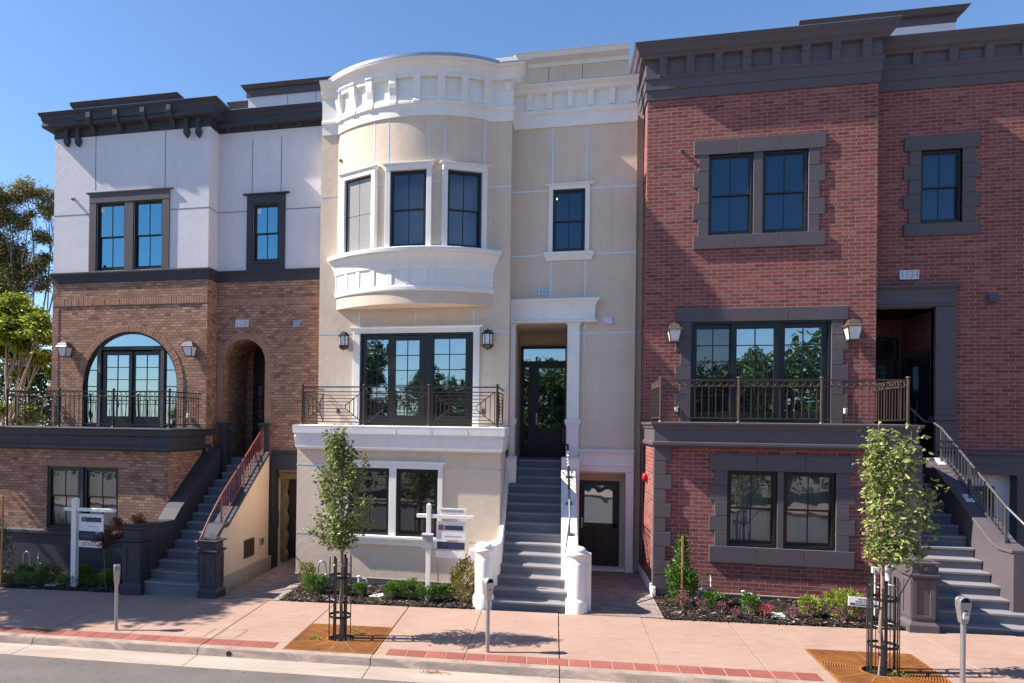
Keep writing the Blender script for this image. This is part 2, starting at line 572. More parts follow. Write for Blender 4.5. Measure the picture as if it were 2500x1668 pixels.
def ground_materials():
    t = NT('asphalt')
    a = t.noise(1.1, 5, .7)
    b = t.noise(90, 4, .75)
    c = t.ramp(a, [(.3, (.105, .092, .089)), (.7, (.145, .130, .126))])
    c = t.mix(.7, c, t.ramp(b, [(.3, (.6, .6, .6)), (.5, (1, 1, 1)), (.72, (1.5, 1.45, 1.45))]), 'MULTIPLY')
    sp = t.noise(4, 7, .8, dist=.9)
    c = t.mix(t.ramp(sp, [(.56, (0, 0, 0)), (.66, (.45,) * 3)]), c, (.075, .062, .06))
    t.principled(c, .9, t.bump(b, .8, .01), 0, .25)
    M['asphalt'] = t.m
    t = NT('pink_concrete')
    a = t.noise(.75, 6, .7, dist=.4)
    b = t.noise(6, 5, .65, t.mapping(t.obj(), (.6, 2.2, 1)))
    c = t.ramp(a, [(.28, (.27, .172, .138)), (.5, (.33, .226, .187)), (.72, (.375, .275, .235))])
    c = t.mix(.45, c, t.ramp(b, [(.3, (.275, .158, .118)), (.55, (.33, .222, .182)), (.8, (.40, .31, .27))]))
    g = t.noise(240, 3, .7)
    c = t.mix(.35, c, t.ramp(g, [(.3, (.72, .72, .72)), (.7, (1.12, 1.12, 1.12))]), 'MULTIPLY')
    gum = t.noise(17, 3, .5)
    c = t.mix(t.ramp(gum, [(.69, (0, 0, 0)), (.75, (.35,) * 3)]), c, (.13, .08, .065))
    t.principled(c, .8, t.bump(g, .25, .003), 0, .3)
    M['pinkcon'] = t.m
    t = NT('kerb_concrete')
    a = t.noise(1.6, 6, .72, dist=.5)
    b = t.noise(30, 5, .7)
    c = t.ramp(a, [(.32, (.22, .165, .14)), (.5, (.31, .24, .20)), (.68, (.37, .30, .26))])
    c = t.mix(.4, c, t.ramp(b, [(.3, (.6, .6, .6)), (.7, (1.1, 1.1, 1.1))]), 'MULTIPLY')
    t.principled(c, .85, t.bump(b, .3, .005), 0, .25)
    M['kerbcon'] = t.m
    t = NT('kerb_face')
    sc = t.noise(1.2, 6, .75, t.mapping(t.obj(), (1, 1, 3)), dist=1.2)
    c = t.ramp(sc, [(.38, (.42, .33, .28)), (.5, (.28, .22, .195)), (.62, (.21, .17, .16)), (.75, (.36, .285, .245))])
    c = t.mix(.4, c, t.ramp(t.noise(40, 5, .7), [(.3, (.6, .6, .6)), (.7, (1.15, 1.15, 1.15))]), 'MULTIPLY')
    t.principled(c, .85, t.bump(t.noise(40, 5, .7), .4, .006), 0, .25)
    M['kerbface'] = t.m
    t = NT('gutter_concrete')
    a = t.noise(1.3, 6, .7, t.mapping(t.obj(), (.5, 2.5, 1)), dist=.4)
    b = t.noise(50, 5, .7)
    c = t.ramp(a, [(.3, (.28, .225, .19)), (.55, (.36, .30, .26)), (.75, (.41, .36, .32))])
    c = t.mix(.4, c, t.ramp(b, [(.3, (.7, .7, .7)), (.7, (1.1, 1.1, 1.1))]), 'MULTIPLY')
    t.principled(c, .85, t.bump(b, .3, .005), 0, .25)
    M['gutcon'] = t.m
    t = NT('terracotta_tile')
    r = t.n('ShaderNodeNewGeometry').outputs['Random Per Island']
    c = t.ramp(r, [(0, (.20, .062, .052)), (1, (.29, .098, .078))])
    c = t.mix(.45, c, t.ramp(t.noise(5, 5, .7), [(.35, (.7, .7, .7)), (.7, (1.25, 1.3, 1.35))]), 'MULTIPLY')
    t.principled(c, .75, t.bump(t.noise(120, 3), .2, .003), 0, .3)
    M['tile'] = t.m
    t = NT('rust_iron')
    c = t.ramp(t.noise(3.0, 6, .7), [(.28, (.13, .058, .032)), (.42, (.25, .095, .032)), (.6, (.33, .13, .035)), (.75, (.40, .175, .05))])
    c = t.mix(.4, c, t.ramp(t.noise(60, 4, .7), [(.3, (.5, .5, .5)), (.7, (1.2, 1.2, 1.2))]), 'MULTIPLY')
    t.principled(c, .75, t.bump(t.noise(90, 4), .3, .004), .15, .35)
    M['rust'] = t.m
    M['soil'] = plain('soil', (.035, .027, .022), .95)
    t = NT('bark_mulch')
    r = t.n('ShaderNodeNewGeometry').outputs['Random Per Island']
    c = t.ramp(r, [(0, (.012, .010, .010)), (.55, (.035, .028, .026)), (.85, (.085, .062, .052)), (.96, (.24, .18, .14)), (1, (.42, .36, .32))])
    t.principled(c, .9, None, 0, .2)
    M['mulch'] = t.m
    M['foundation'] = paint('foundation_concrete', (.36, .335, .29), .9, .16, .4, 60, 2.5, .2, grime=.3)
    t = NT('path_pavers')
    bt = t.n('ShaderNodeTexBrick', {'Vector': t.uv(), 'Color1': (0, 0, 0, 1), 'Color2': (1, 1, 1, 1), 'Scale': 1.0, 'Mortar Size': .004, 'Mortar Smooth': .2, 'Brick Width': .22, 'Row Height': .11})
    c = t.ramp(bt.outputs[0], [(0, (.20, .155, .15)), (.5, (.26, .20, .185)), (1, (.31, .245, .225))])
    c = t.mix(.5, c, t.ramp(t.noise(25, 5, .7), [(.3, (.65, .65, .65)), (.7, (1.15, 1.15, 1.15))]), 'MULTIPLY')
    c = t.mix(bt.outputs[1], c, (.10, .08, .075))
    t.principled(c, .85, t.bump(t.ramp(bt.outputs[1], [(0, (1, 1, 1)), (1, (0, 0, 0))]), .5, .006), 0, .3)
    M['paver'] = t.m


ground_materials()
XJ = [-14.35, -11.5, -8.64, -5.56, -2.69, .11, 2.97, 5.80, 8.66, 11.5, 14.4]      # expansion joints
XS = [-12.9, -10.07, -7.1, 1.54, -1.29, 7.2, 10.1, 13.0]                            # scored lines
GRATES = [(-4.17, -2.69), (3.77, 5.22)]
YBACK, YMID, YTILE = 13.90, 12.55, 11.42

mb = MB(GT)
mb.quad((-260, -260, -.30), (260, -260, -.30), (260, 320, -.30), (-260, 320, -.30))
struct(mb.build('ground', paint('far_ground', (.16, .14, .11), .95, .2, .2, 20, .3, .2, grime=0)))
mb = MB(GT)
nx = 60
for i in range(nx):
    a, b = -60 + 120 * i / nx, -60 + 120 * (i + 1) / nx
    for (y0, z0), (y1, z1) in (((10.40, -.135), (6.0, -.05)), ((6.0, -.05), (1.5, -.05)), ((1.5, -.05), (-2.6, -.135))):
        mb.quad((a, y1, z1), (b, y1, z1), (b, y0, z0), (a, y0, z0))
struct(mb.build('road', M['asphalt']))
# gutter, kerb
mb = MB(GT)
k = MB(GT)
kf = MB(GT)
for a, b in zip(XJ[:-1], XJ[1:]):
    g = .007
    mb.prism_x([(10.40, -.131), (10.93, -.118), (10.93, -.28), (10.40, -.28)], a + g, b - g)
    k.prism_x([(10.935, -.03), (10.945, -.008), (10.965, 0.0), (11.075, .004), (11.075, -.25), (10.935, -.25)], a + g, b - g)
    kf.quad((a + g, 10.90, -.124), (b - g, 10.90, -.124), (b - g, 10.932, -.03), (a + g, 10.932, -.03))
    kf.quad((a + g, 10.932, -.03), (b - g, 10.932, -.03), (b - g, 10.943, -.006), (a + g, 10.943, -.006))
struct(mb.build('gutter', M['gutcon']))
struct(k.build('kerb', M['kerbcon']))
kk = kf.build('kerb_face', M['kerbface'])
struct(kk)
# pavement slabs
mb = MB(GT)
xs = sorted([(x, .008) for x in XJ] + [(x, .003) for x in XS] + [(x, .006) for g in GRATES for x in g if all(abs(x - q) > .05 for q in XJ)])
for (a, ga), (b, gb) in zip(xs[:-1], xs[1:]):
    a, b = a + ga, b - gb
    c = (a + b) / 2
    if not any(g0 < c < g1 for g0, g1 in GRATES):
        mb.box(a, b, YTILE, YMID - .003, -.12, 0)
        mb.box(a, b, 11.08, YTILE - .0005, -.12, -.004)
    mb.box(a, b, YMID + .003, YBACK - .02 * c + .05, -.12, 0)
struct(mb.build('sidewalk', M['pinkcon'], bevel=.004))
mb = MB(GT)
x = -14.4
while x < 14:
    c = x + .1525
    if not any(g0 - .16 < c < g1 + .16 for g0, g1 in GRATES):
        mb.box(x + .009, x + .296, 11.105, 11.395, -.02, .002)
    x += .305
struct(mb.build('pavement_tiles', M['tile'], bevel=.003))
# across the road
mb = MB(GT)
mb.box(-60, 60, -6.0, -2.6, -.3, .0)
struct(mb.build('far_sidewalk', M['pinkcon']))

# garden paths of small pavers
mb = MB(GT)
mb.box(-6.62, -5.36, 13.96, 18.8, -.1, .012)
mb.box(.56, 1.93, 13.93, 18.4, -.1, .012)
struct(mb.build('path', M['paver']))
mb = MB(GT)
mb.box(-60, -14.36, 10.94, 22, -.2, .0)
mb.box(14.41, 60, 10.94, 22, -.2, .0)
struct(mb.build('outer_pavement', M['pinkcon']))

# planting beds
rnd = random.Random(5)


def mulch_bed(x0, x1, y0, y1, n):
    mb = MB(GT)
    nx, ny = max(2, int((x1 - x0) / .12)), max(2, int((y1 - y0) / .12))
    vs = [(x0 + (x1 - x0) * i / nx, y0 + (y1 - y0) * j / ny, .0 + (0 if j == 0 else rnd.uniform(.0, .035))) for j in range(ny + 1) for i in range(nx + 1)]
    mb.add(vs, [(j * (nx + 1) + i, j * (nx + 1) + i + 1, (j + 1) * (nx + 1) + i + 1, (j + 1) * (nx + 1) + i) for j in range(ny) for i in range(nx)])
    for i in range(n):
        x, y = rnd.uniform(x0, x1), y0 + (y1 - y0) * rnd.random() ** 1.3
        L, w, a = rnd.uniform(.015, .05), rnd.uniform(.006, .016), rnd.uniform(0, pi)
        z, tz = rnd.uniform(.015, .05), rnd.uniform(-.015, .015)
        u, v = (cos(a) * L, sin(a) * L), (-sin(a) * w, cos(a) * w)
        mb.add([(x - u[0] - v[0], y - u[1] - v[1], z - tz), (x + u[0] - v[0], y + u[1] - v[1], z + tz), (x + u[0] + v[0], y + u[1] + v[1], z + tz + .008), (x - u[0] + v[0], y - u[1] + v[1], z - tz + .008)], [(0, 1, 2, 3)])
    o = mb.build('mulch', M['mulch'])
    o['kind'] = 'stuff'
    return o


mulch_bed(-14.3, -8.72, 14.03, 15.6, 3500)
mulch_bed(-5.34, -1.45, 13.97, 15.6, 4200)
mulch_bed(1.95, 5.66, 13.86, 15.6, 4200)

# ---------------------------------------------------------------- builders shared by the three houses
YG, Y1, Y2 = 15.55, 17.20, 17.73


def grid_pane(mb, x0, x1, z0, z1, y):
    # panes never sit quite in one plane
    j = [rnd.uniform(-.0022, .0022) for _ in range(3)]
    mb.quad((x0, y + j[0], z0), (x1, y + j[1], z0), (x1, y + j[1] + j[2], z1), (x0, y + j[0] + j[2], z1))


def ring(mb, x0, x1, z0, z1, y0, y1, w, wb=None, wt=None):
    wb, wt = wb or w, wt or w
    mb.box(x0, x0 + w, y0, y1, z0, z1)
    mb.box(x1 - w, x1, y0, y1, z0, z1)
    mb.box(x0 + w, x1 - w, y0, y1, z0, z0 + wb)
    mb.box(x0 + w, x1 - w, y0, y1, z1 - wt, z1)


def window(par, x0, x1, z0, z1, Y, pane='g_navy', T=None, inset=.07, fw=.045, mid=.5, back=None, label=None, mat='black', cols=2):
    """double hung window of two sashes with one upright bar in each"""
    mb = MB(T)
    ya = Y + inset
    ring(mb, x0, x1, z0, z1, ya - .03, ya + .07, fw, fw * 1.2)
    fr = mb.build('window', M[mat], par, bevel=.003, label=label)
    a, b, c, d = x0 + fw, x1 - fw, z0 + fw * 1.2, z1 - fw
    zm = c + (d - c) * mid
    s = MB(T)
    sw = .035
    ring(s, a, b, zm - .02, d, ya + .005, ya + .03, sw)
    ring(s, a, b, c, zm + .02, ya + .034, ya + .06, sw, .055)
    for i in range(1, cols):
        xm = a + (b - a) * i / cols
        s.box(xm - .010, xm + .010, ya + .008, ya + .028, zm + .015, d - sw)
        s.box(xm - .010, xm + .010, ya + .037, ya + .057, c + .055, zm - .015)
    s.build('sash', M[mat], fr, bevel=.002)
    p = MB(T)
    grid_pane(p, a + sw, b - sw, zm + .015, d - sw, ya + .02)
    grid_pane(p, a + sw, b - sw, c + .055, zm - .015, ya + .049)
    p.build('pane', M[pane], fr)
    if back:
        q = MB(T)
        if back == 'curtain':
            n = 60
            for i in range(n):
                xa, xb = a - .1 + (b - a + .2) * i / n, a - .1 + (b - a + .2) * (i + 1) / n
                ya_, yb_ = [ya + .22 + .012 * sin(t * 46) + .010 * sin(t * 117) for t in (xa, xb)]
                q.quad((xa, ya_, c - .1), (xb, yb_, c - .1), (xb, yb_, d + .1), (xa, ya_, d + .1))
            q.build('curtain', M['curtain'], fr, smooth=True)
        else:
            q.box(a - .05, b + .05, ya + .5, ya + .52, c - .05, d + .05)
            q.build('interior', M['room'], fr)
    return fr


def glazed_leaf(par, x0, x1, z0, z1, y, cols, rows, pane, name='door', stile=.085, bot=.20, top=None, T=None, mat='black', label=None):
    mb = MB(T)
    top = top or stile
    ring(mb, x0, x1, z0, z1, y, y + .045, stile, bot, top)
    d = mb.build(name, M[mat], par, bevel=.003, label=label)
    a, b, c, e = x0 + stile, x1 - stile, z0 + bot, z1 - top
    s = MB(T)
    for i in range(1, cols):
        xm = a + (b - a) * i / cols
        s.box(xm - .010, xm + .010, y + .010, y + .03, c, e)
    for j in range(1, rows):
        zm = c + (e - c) * j / rows
        s.box(a, b, y + .012, y + .028, zm - .010, zm + .010)
    if s.v: s.build('glazing_bar', M[mat], d)
    p = MB(T)
    grid_pane(p, a, b, c, e, y + .022)
    p.build('pane', M[pane], d)
    return d


def bracket(mb, x, w, prof):
    """prof: [(out, z)] seen from the side, in front of plane y given as third item"""
    pts, y = prof
    mb.prism_x([(y - o, z) for o, z in pts], x - w / 2, x + w / 2)


def text_mesh(s, size, mat, parent, x, y, z, name='lettering', depth=.004, align='CENTER', sx=1.0, rx=pi / 2, rz=0.0):
    cu = bpy.data.curves.new('t', 'FONT')
    cu.body = s
    cu.size = size
    cu.align_x = align
    cu.align_y = 'CENTER'
    cu.extrude = depth
    o = bpy.data.objects.new('t', cu)
    COL.objects.link(o)
    dg = bpy.context.evaluated_depsgraph_get()
    me = bpy.data.meshes.new_from_object(o.evaluated_get(dg))
    bpy.data.objects.remove(o, do_unlink=True)
    bpy.data.curves.remove(cu)
    me.transform(Matrix.Translation((x, y, z)) @ Matrix.Rotation(rz, 4, 'Z') @ Matrix.Rotation(rx, 4, 'X') @ Matrix.Diagonal((sx, 1, 1, 1)))
    me.materials.clear()
    me.materials.append(mat)
    q = bpy.data.objects.new(name, me)
    COL.objects.link(q)
    if parent is not None:
        q.parent = parent
        if parent.type == 'EMPTY': q.location = -Vector(parent.location)
    return q


def steps(par, x0f, x1f, n, Y0, t, zf, mat, zbase):
    """one staircase: every step is a sub-part with its riser and its nosed tread"""
    root = MB()
    # the solid slab under the steps
    xa, xb = x0f(n - 1), x1f(n - 1)
    pts = [(Y0 + .06, zbase)] + [(Y0 + t * i + .03, zf(i) - .16) for i in range(n)] + [(Y0 + t * (n - 1) + .3, zf(n - 1) - .2), (Y0 + t * (n - 1) + .3, zbase)]
    root.prism_x(pts, min(xa, xb) + .01, max(xa, xb) - .01)
    st = root.build('staircase', mat, par)
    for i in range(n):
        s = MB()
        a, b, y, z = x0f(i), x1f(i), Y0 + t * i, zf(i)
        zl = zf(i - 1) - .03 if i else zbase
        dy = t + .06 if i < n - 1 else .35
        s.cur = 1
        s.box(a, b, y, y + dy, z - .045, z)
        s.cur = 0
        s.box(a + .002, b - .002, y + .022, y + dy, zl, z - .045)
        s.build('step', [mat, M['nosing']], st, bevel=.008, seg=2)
    return st


def railing(name, par, A, B, z0, z1, mat, infill, post_ends=(True, True), posts=(), post_r=.026, n=0, cap=True):
    """a straight run of railing from A to B (plan points), z0 deck, z1 top rail"""
    A, B = Vector((*A, 0)), Vector((*B, 0))
    d = B - A
    L = d.length
    u = d / L
    mb = MB()

    def pt(s, z): return A + u * s + Vector((0, 0, z))
    H = z1 - z0
    if infill == 'rings':
        zr, zb, zt = z1 - .125, z0 + .075, z1 - .004
        for z, h in ((zt, .022), (zr, .02), (zb, .02)):
            mb.bar(pt(0, z), pt(L, z), .026, h)
        nr = max(2, round(L / .125))
        for i in range(nr):
            c = (i + .5) * L / nr
            R = .052
            pts = [pt(c + R * cos(2 * pi * j / 14), (zt + zr) / 2 + R * sin(2 * pi * j / 14)) for j in range(15)]
            mb.tube(pts, .007, 4, caps=False)
        nb = max(2, round(L / .128))
        for i in range(1, nb):
            s = i * L / nb
            mb.bar(pt(s, zb), pt(s, zr), .013)
    elif infill == 'star':
        zt, zb = z1 - .004, z0 + .06
        za = z1 - .11
        for z, h in ((zt, .028), (za, .02), (zb, .022)):
            mb.bar(pt(0, z), pt(L, z), .026, h)
        ps = sorted({0.0, L} | set(posts))
        for a, b in zip(ps[:-1], ps[1:]):
            a, b = a + .05, b - .05
            w = b - a
            hm = (za + zb) / 2
            if w < .2: continue
            big = w > .75
            ins = .32 * w if big else .5 * w
            # mitred frames nested inside each other: rails stop at the diagonals
            for q in ((0, .22, .44, .66, .88) if big else (0, .3, .6)):
                zz0, zz1 = zb + (hm - zb) * q, za - (za - hm) * q
                x0, x1 = a + ins * q, b - ins * q
                if q > 0 or True:
                    mb.bar(pt(x0, zz0), pt(x1, zz0), .015)
                    mb.bar(pt(x0, zz1), pt(x1, zz1), .015)
                    mb.bar(pt(x0, zz0), pt(x0, zz1), .015)
                    mb.bar(pt(x1, zz0), pt(x1, zz1), .015)
            for sx in (0, 1):
                xo, xi = (a, a + ins * .88) if sx == 0 else (b, b - ins * .88)
                for zo, zi in ((zb, hm - (hm - zb) * .12), (za, hm + (za - hm) * .12)):
                    mb.bar(pt(xo, zo), pt(xi, zi), .018)
    r = mb.build(name, mat, par)
    ps = list(posts)
    if post_ends[0]: ps.append(0.0)
    if post_ends[1]: ps.append(L)
    for s in ps:
        q = MB()
        p = pt(s, 0)
        q.tube([(p.x, p.y, z0 - .02), (p.x, p.y, z1 + .03)], post_r, 10)
        q.lathe([(post_r + .012, z1 + .03), (post_r + .016, z1 + .045), (post_r + .004, z1 + .06), (.002, z1 + .066)], (p.x, p.y), 10)
        q.lathe([(post_r + .02, z0 - .02), (post_r + .014, z0 + .015), (post_r, z0 + .02)], (p.x, p.y), 10)
        q.build('post', mat, r)
    return r


def newel(par, x0, x1, y0, y1, z0, z1, mat, label=None):
    """square pedestal with recessed panels, two cap mouldings and a stepped foot"""
    mb = MB()
    cx, cy = (x0 + x1) / 2, (y0 + y1) / 2
    hw, hd = (x1 - x0) / 2, (y1 - y0) / 2
    H = z1 - z0

    def sq(e, a, b): mb.box(cx - hw - e, cx + hw + e, cy - hd - e, cy + hd + e, a, b)

    def fru(e0, e1, a, b):
        vs = [(cx + sx * (hw + e), cy + sy * (hd + e), z) for e, z in ((e0, a), (e1, b)) for sx, sy in ((-1, -1), (1, -1), (1, 1), (-1, 1))]
        mb.add(vs, [(3, 2, 1, 0), (4, 5, 6, 7), (0, 1, 5, 4), (1, 2, 6, 5), (2, 3, 7, 6), (3, 0, 4, 7)])
    sq(.045, z0 - .25, z0 + .13 * H)
    fru(.045, .0, z0 + .13 * H, z0 + .18 * H)
    sq(0, z0 + .18 * H, z0 + .76 * H)
    fru(.0, .045, z0 + .76 * H, z0 + .79 * H)
    sq(.05, z0 + .79 * H, z0 + .815 * H)
    sq(-.005, z0 + .815 * H, z0 + .94 * H)
    fru(-.005, .045, z0 + .94 * H, z0 + .955 * H)
    sq(.055, z0 + .955 * H, z0 + .98 * H)
    sq(-.04, z0 + .98 * H, z0 + H)
    # raised borders that leave a sunk panel on each face
    e = .016
    a, b = z0 + .22 * H, z0 + .74 * H
    for sgn in (-1, 1):
        ys = (cy + sgn * hd, cy + sgn * (hd + e))
        for xa, xb, za, zb in ((cx - hw, cx - hw * .55, a, b), (cx + hw * .55, cx + hw, a, b), (cx - hw * .55, cx + hw * .55, a, a + .05), (cx - hw * .55, cx + hw * .55, b - .05, b)):
            mb.box(xa, xb, *ys, za, zb)
        xs_ = (cx + sgn * hw, cx + sgn * (hw + e))
        for ya, yb, za, zb in ((cy - hd, cy - hd * .55, a, b), (cy + hd * .55, cy + hd, a, b), (cy - hd * .55, cy + hd * .55, a, a + .05), (cy - hd * .55, cy + hd * .55, b - .05, b)):
            mb.box(*xs_, ya, yb, za, zb)
    return mb.build('newel_post', mat, par, bevel=.004, label=label)


def scupper(par, k, x, y, Y, mat):
    mb = MB()
    p = P(k, x, y, Y)
    mb.tube([(p.x, Y + .05, p.z + .02), (p.x, Y - .03, p.z + .015), (p.x - .008, Y - .075, p.z - .005)], .035, 12, caps=False)
    mb.tube([(p.x - .008, Y - .073, p.z - .005), (p.x - .009, Y - .082, p.z - .008)], .043, 12, caps=False)
    mb.tube([(p.x - .01, Y - .03, p.z), (p.x - .012, Y - .02, p.z)], .033, 12)
    return mb.build('scupper_pipe', mat, par)


def lantern(k, x, ytop, ybot, Y, kind, label):
    """wall lantern: back plate, arm, hood, glass body, finial"""
    z1, z0 = fz(k, x, ytop, Y - .15), fz(k, x, ybot, Y - .15)
    X = fx(k, x, (ytop + ybot) / 2, Y - .15)
    H = z1 - z0
    r = thing('wall_lantern', label, 'lamp', (X, Y - .002, z0), 'wall lanterns beside the balcony doors')
    c = (X, Y - .16)
    mm = {'dome': M['lampgrey'], 'hex': M['lampblack'], 'pagoda': M['lampbrown']}[kind]
    hd, gl, bp = MB(), MB(), MB()
    n, a0 = (4, pi / 4) if kind != 'hex' else (6, 0.0)
    k2 = 1.414 if n == 4 else 1.12
    if kind == 'dome':
        w = H * .37
        hd.lathe([(w * .70 * k2, z0), (w * .74 * k2, z0 + .035 * H), (w * .56 * k2, z0 + .045 * H)], c, 4, False, a0)
        gl.lathe([(w * .56 * k2, z0 + .045 * H), (w * .84 * k2, z0 + .56 * H)], c, 4, False, a0)
        hd.lathe([(w * .86 * k2, z0 + .555 * H), (w * 1.02 * k2, z0 + .565 * H), (w * 1.04 * k2, z0 + .60 * H), (w * .92 * k2, z0 + .66 * H), (w * .86 * k2, z0 + .72 * H), (w * .74 * k2, z0 + .82 * H), (w * .48 * k2, z0 + .90 * H), (w * .18 * k2, z0 + .93 * H)], c, 4, False, a0)
        hd.lathe([(w * .12, z0 + .92 * H), (w * .16, z0 + .95 * H), (w * .04, z0 + 1.0 * H)], c, 8)
        for j in range(4):
            q = a0 + j * pi / 2
            hd.bar((c[0] + w * .56 * k2 * cos(q), c[1] + w * .56 * k2 * sin(q), z0 + .04 * H), (c[0] + w * .85 * k2 * cos(q), c[1] + w * .85 * k2 * sin(q), z0 + .57 * H), .018)
    elif kind == 'hex':
        w = H * .27
        hd.lathe([(w * .10, z0 - .01 * H), (w * .18, z0 + .02 * H), (w * .55 * k2, z0 + .06 * H), (w * .95 * k2, z0 + .19 * H), (w * .98 * k2, z0 + .24 * H), (w * .78 * k2, z0 + .255 * H)], c, 6, False, a0)
        gl.lathe([(w * .78 * k2, z0 + .255 * H), (w * .78 * k2, z0 + .74 * H)], c, 6, False, a0)
        hd.lathe([(w * .78 * k2, z0 + .735 * H), (w * 1.0 * k2, z0 + .745 * H), (w * .98 * k2, z0 + .78 * H), (w * .60 * k2, z0 + .93 * H), (w * .25 * k2, z0 + .955 * H), (w * .16, z0 + .97 * H), (w * .03, z0 + 1.01 * H)], c, 6, False, a0)
        for j in range(6):
            q = a0 + j * pi / 3
            hd.bar((c[0] + w * .79 * k2 * cos(q), c[1] + w * .79 * k2 * sin(q), z0 + .22 * H), (c[0] + w * .79 * k2 * cos(q), c[1] + w * .79 * k2 * sin(q), z0 + .77 * H), .020)
    else:
        w = H * .36
        hd.lathe([(w * .45 * k2, z0 - .02 * H), (w * .62 * k2, z0 + .0 * H), (w * .62 * k2, z0 + .05 * H), (w * .5 * k2, z0 + .06 * H)], c, 4, False, a0)
        gl.lathe([(w * .52 * k2, z0 + .06 * H), (w * .80 * k2, z0 + .60 * H)], c, 4, False, a0)
        hd.lathe([(w * .8 * k2, z0 + .60 * H), (w * 1.02 * k2, z0 + .61 * H), (w * 1.02 * k2, z0 + .64 * H), (w * .70 * k2, z0 + .72 * H), (w * .58 * k2, z0 + .84 * H), (w * .42 * k2, z0 + .92 * H), (w * .1 * k2, z0 + .945 * H)], c, 4, False, a0)
        hd.lathe([(w * .09, z0 + .94 * H), (w * .15, z0 + .965 * H), (w * .03, z0 + 1.01 * H)], c, 8)
        for j in range(4):
            q = a0 + j * pi / 2
            hd.bar((c[0] + w * .53 * k2 * cos(q), c[1] + w * .53 * k2 * sin(q), z0 + .05 * H), (c[0] + w * .81 * k2 * cos(q), c[1] + w * .81 * k2 * sin(q), z0 + .61 * H), .018)
    zc = z0 + .55 * H
    bp.box(X - .055, X + .055, Y - .022, Y - .002, zc - .14, zc + .14)
    bp.tube([(X, Y - .02, zc + .02), (X, Y - .07, zc + .02)], .02, 8)
    bp.build('back_plate', mm, r, bevel=.004)
    hd.build('hood', mm, r)
    gl.build('lamp_glass', M['frost'], r)
    return r


def number_sign(s, k, x0, y0, x1, y1, Y, label):
    a, b, c, d = R4(k, x0, y0, x1, y1, Y)
    r = thing('house_number', label, 'sign', ((a + b) / 2, Y, c))
    mb = MB()
    mb.box(a, b, Y - .02, Y - .003, c, d)
    mb.build('plate', M['plaque'], r, bevel=.003)
    text_mesh(s, (d - c) * 1.02, M['plaqueink'], r, (a + b) / 2, Y - .0205, (c + d) / 2 - .003, 'digit', .003, sx=min(1.2, (b - a) / (d - c) / 2.15))
    return r


def outlet(k, x, y, Y, label, w=.07, h=.12, mat='pvc'):
    p = P(k, x, y, Y)
    mb = MB()
    mb.box(p.x - w / 2, p.x + w / 2, Y - .05, Y - .002, p.z - h / 2, p.z + h / 2)
    mb.box(p.x - w * .36, p.x + w * .36, Y - .062, Y - .05, p.z + h * .05, p.z + h * .36)
    mb.box(p.x - w * .36, p.x + w * .36, Y - .062, Y - .05, p.z - h * .36, p.z - h * .05)
    o = mb.build('wall_outlet', M[mat], None, bevel=.004)
    return tag(o, label, 'outlet', 'weatherproof outlets on the balcony walls')


def vent_hood(k, x, y, Y, mat, label):
    p = P(k, x, y, Y)
    mb = MB()
    mb.prism_x([(Y - .003, p.z + .085), (Y - .05, p.z + .075), (Y - .10, p.z - .06), (Y - .10, p.z - .075), (Y - .085, p.z - .075), (Y - .003, p.z + .01)], p.x - .085, p.x + .085)
    mb.box(p.x - .10, p.x + .10, Y - .008, Y - .002, p.z - .09, p.z + .10)
    o = mb.build('vent_hood', mat, None, bevel=.003)
    return tag(o, label, 'vent')


def arc_pts(cx, cz, r, a0, a1, n):
    return [(cx + r * cos(a0 + (a1 - a0) * i / n), cz + r * sin(a0 + (a1 - a0) * i / n)) for i in range(n + 1)]


def arch_wall(mb, x0, x1, z0, z1, Y, cx, zs, r, depth, n=32):
    """wall rectangle with a round headed opening that reaches down to z0; spring line zs"""
    top = zs + r
    mb.wall(x0, cx - r, z0, z1, Y)
    mb.wall(cx + r, x1, z0, z1, Y)
    mb.wall(cx - r, cx + r, top + .001, z1, Y)
    ap = arc_pts(cx, zs, r, pi, 0, n)
    for (xa, za), (xb, zb) in zip(ap[:-1], ap[1:]):
        mb.quad((xa, Y, za), (xb, Y, zb), (xb, Y, top + .001), (xa, Y, top + .001))
        mb.quad((xb, Y, zb), (xa, Y, za), (xa, Y + depth, za), (xb, Y + depth, zb))
    mb.quad((cx - r, Y, z0), (cx - r, Y, zs), (cx - r, Y + depth, zs), (cx - r, Y + depth, z0))
    mb.quad((cx + r, Y, zs), (cx + r, Y, z0), (cx + r, Y + depth, z0), (cx + r, Y + depth, zs))


def voussoirs(mb, cx, zs, r, th, Y, out, zb, pitch=.0715, back=.05):
    """ring of single bricks set on end round an arch, carried down both jambs to zb"""
    L = pi * (r + th * .3)
    n = round(L / pitch)
    g = .005
    for i in range(n):
        a, b = pi * i / n + g / r, pi * (i + 1) / n - g / r
        o = out + rnd.uniform(-.003, .003)
        mb.prism([(cx + r * cos(a), zs + r * sin(a)), (cx + (r + th) * cos(a), zs + (r + th) * sin(a)), (cx + (r + th) * cos(b), zs + (r + th) * sin(b)), (cx + r * cos(b), zs + r * sin(b))], Y - o, Y + back)
    m = int((zs - zb) / pitch)
    for s in (-1, 1):
        for i in range(m):
            z = zs - (i + 1) * (zs - zb) / m
            o = out + rnd.uniform(-.003, .003)
            mb.box(cx + s * r, cx + s * (r + th), Y - o, Y + back, z + .005, z + (zs - zb) / m - .005)

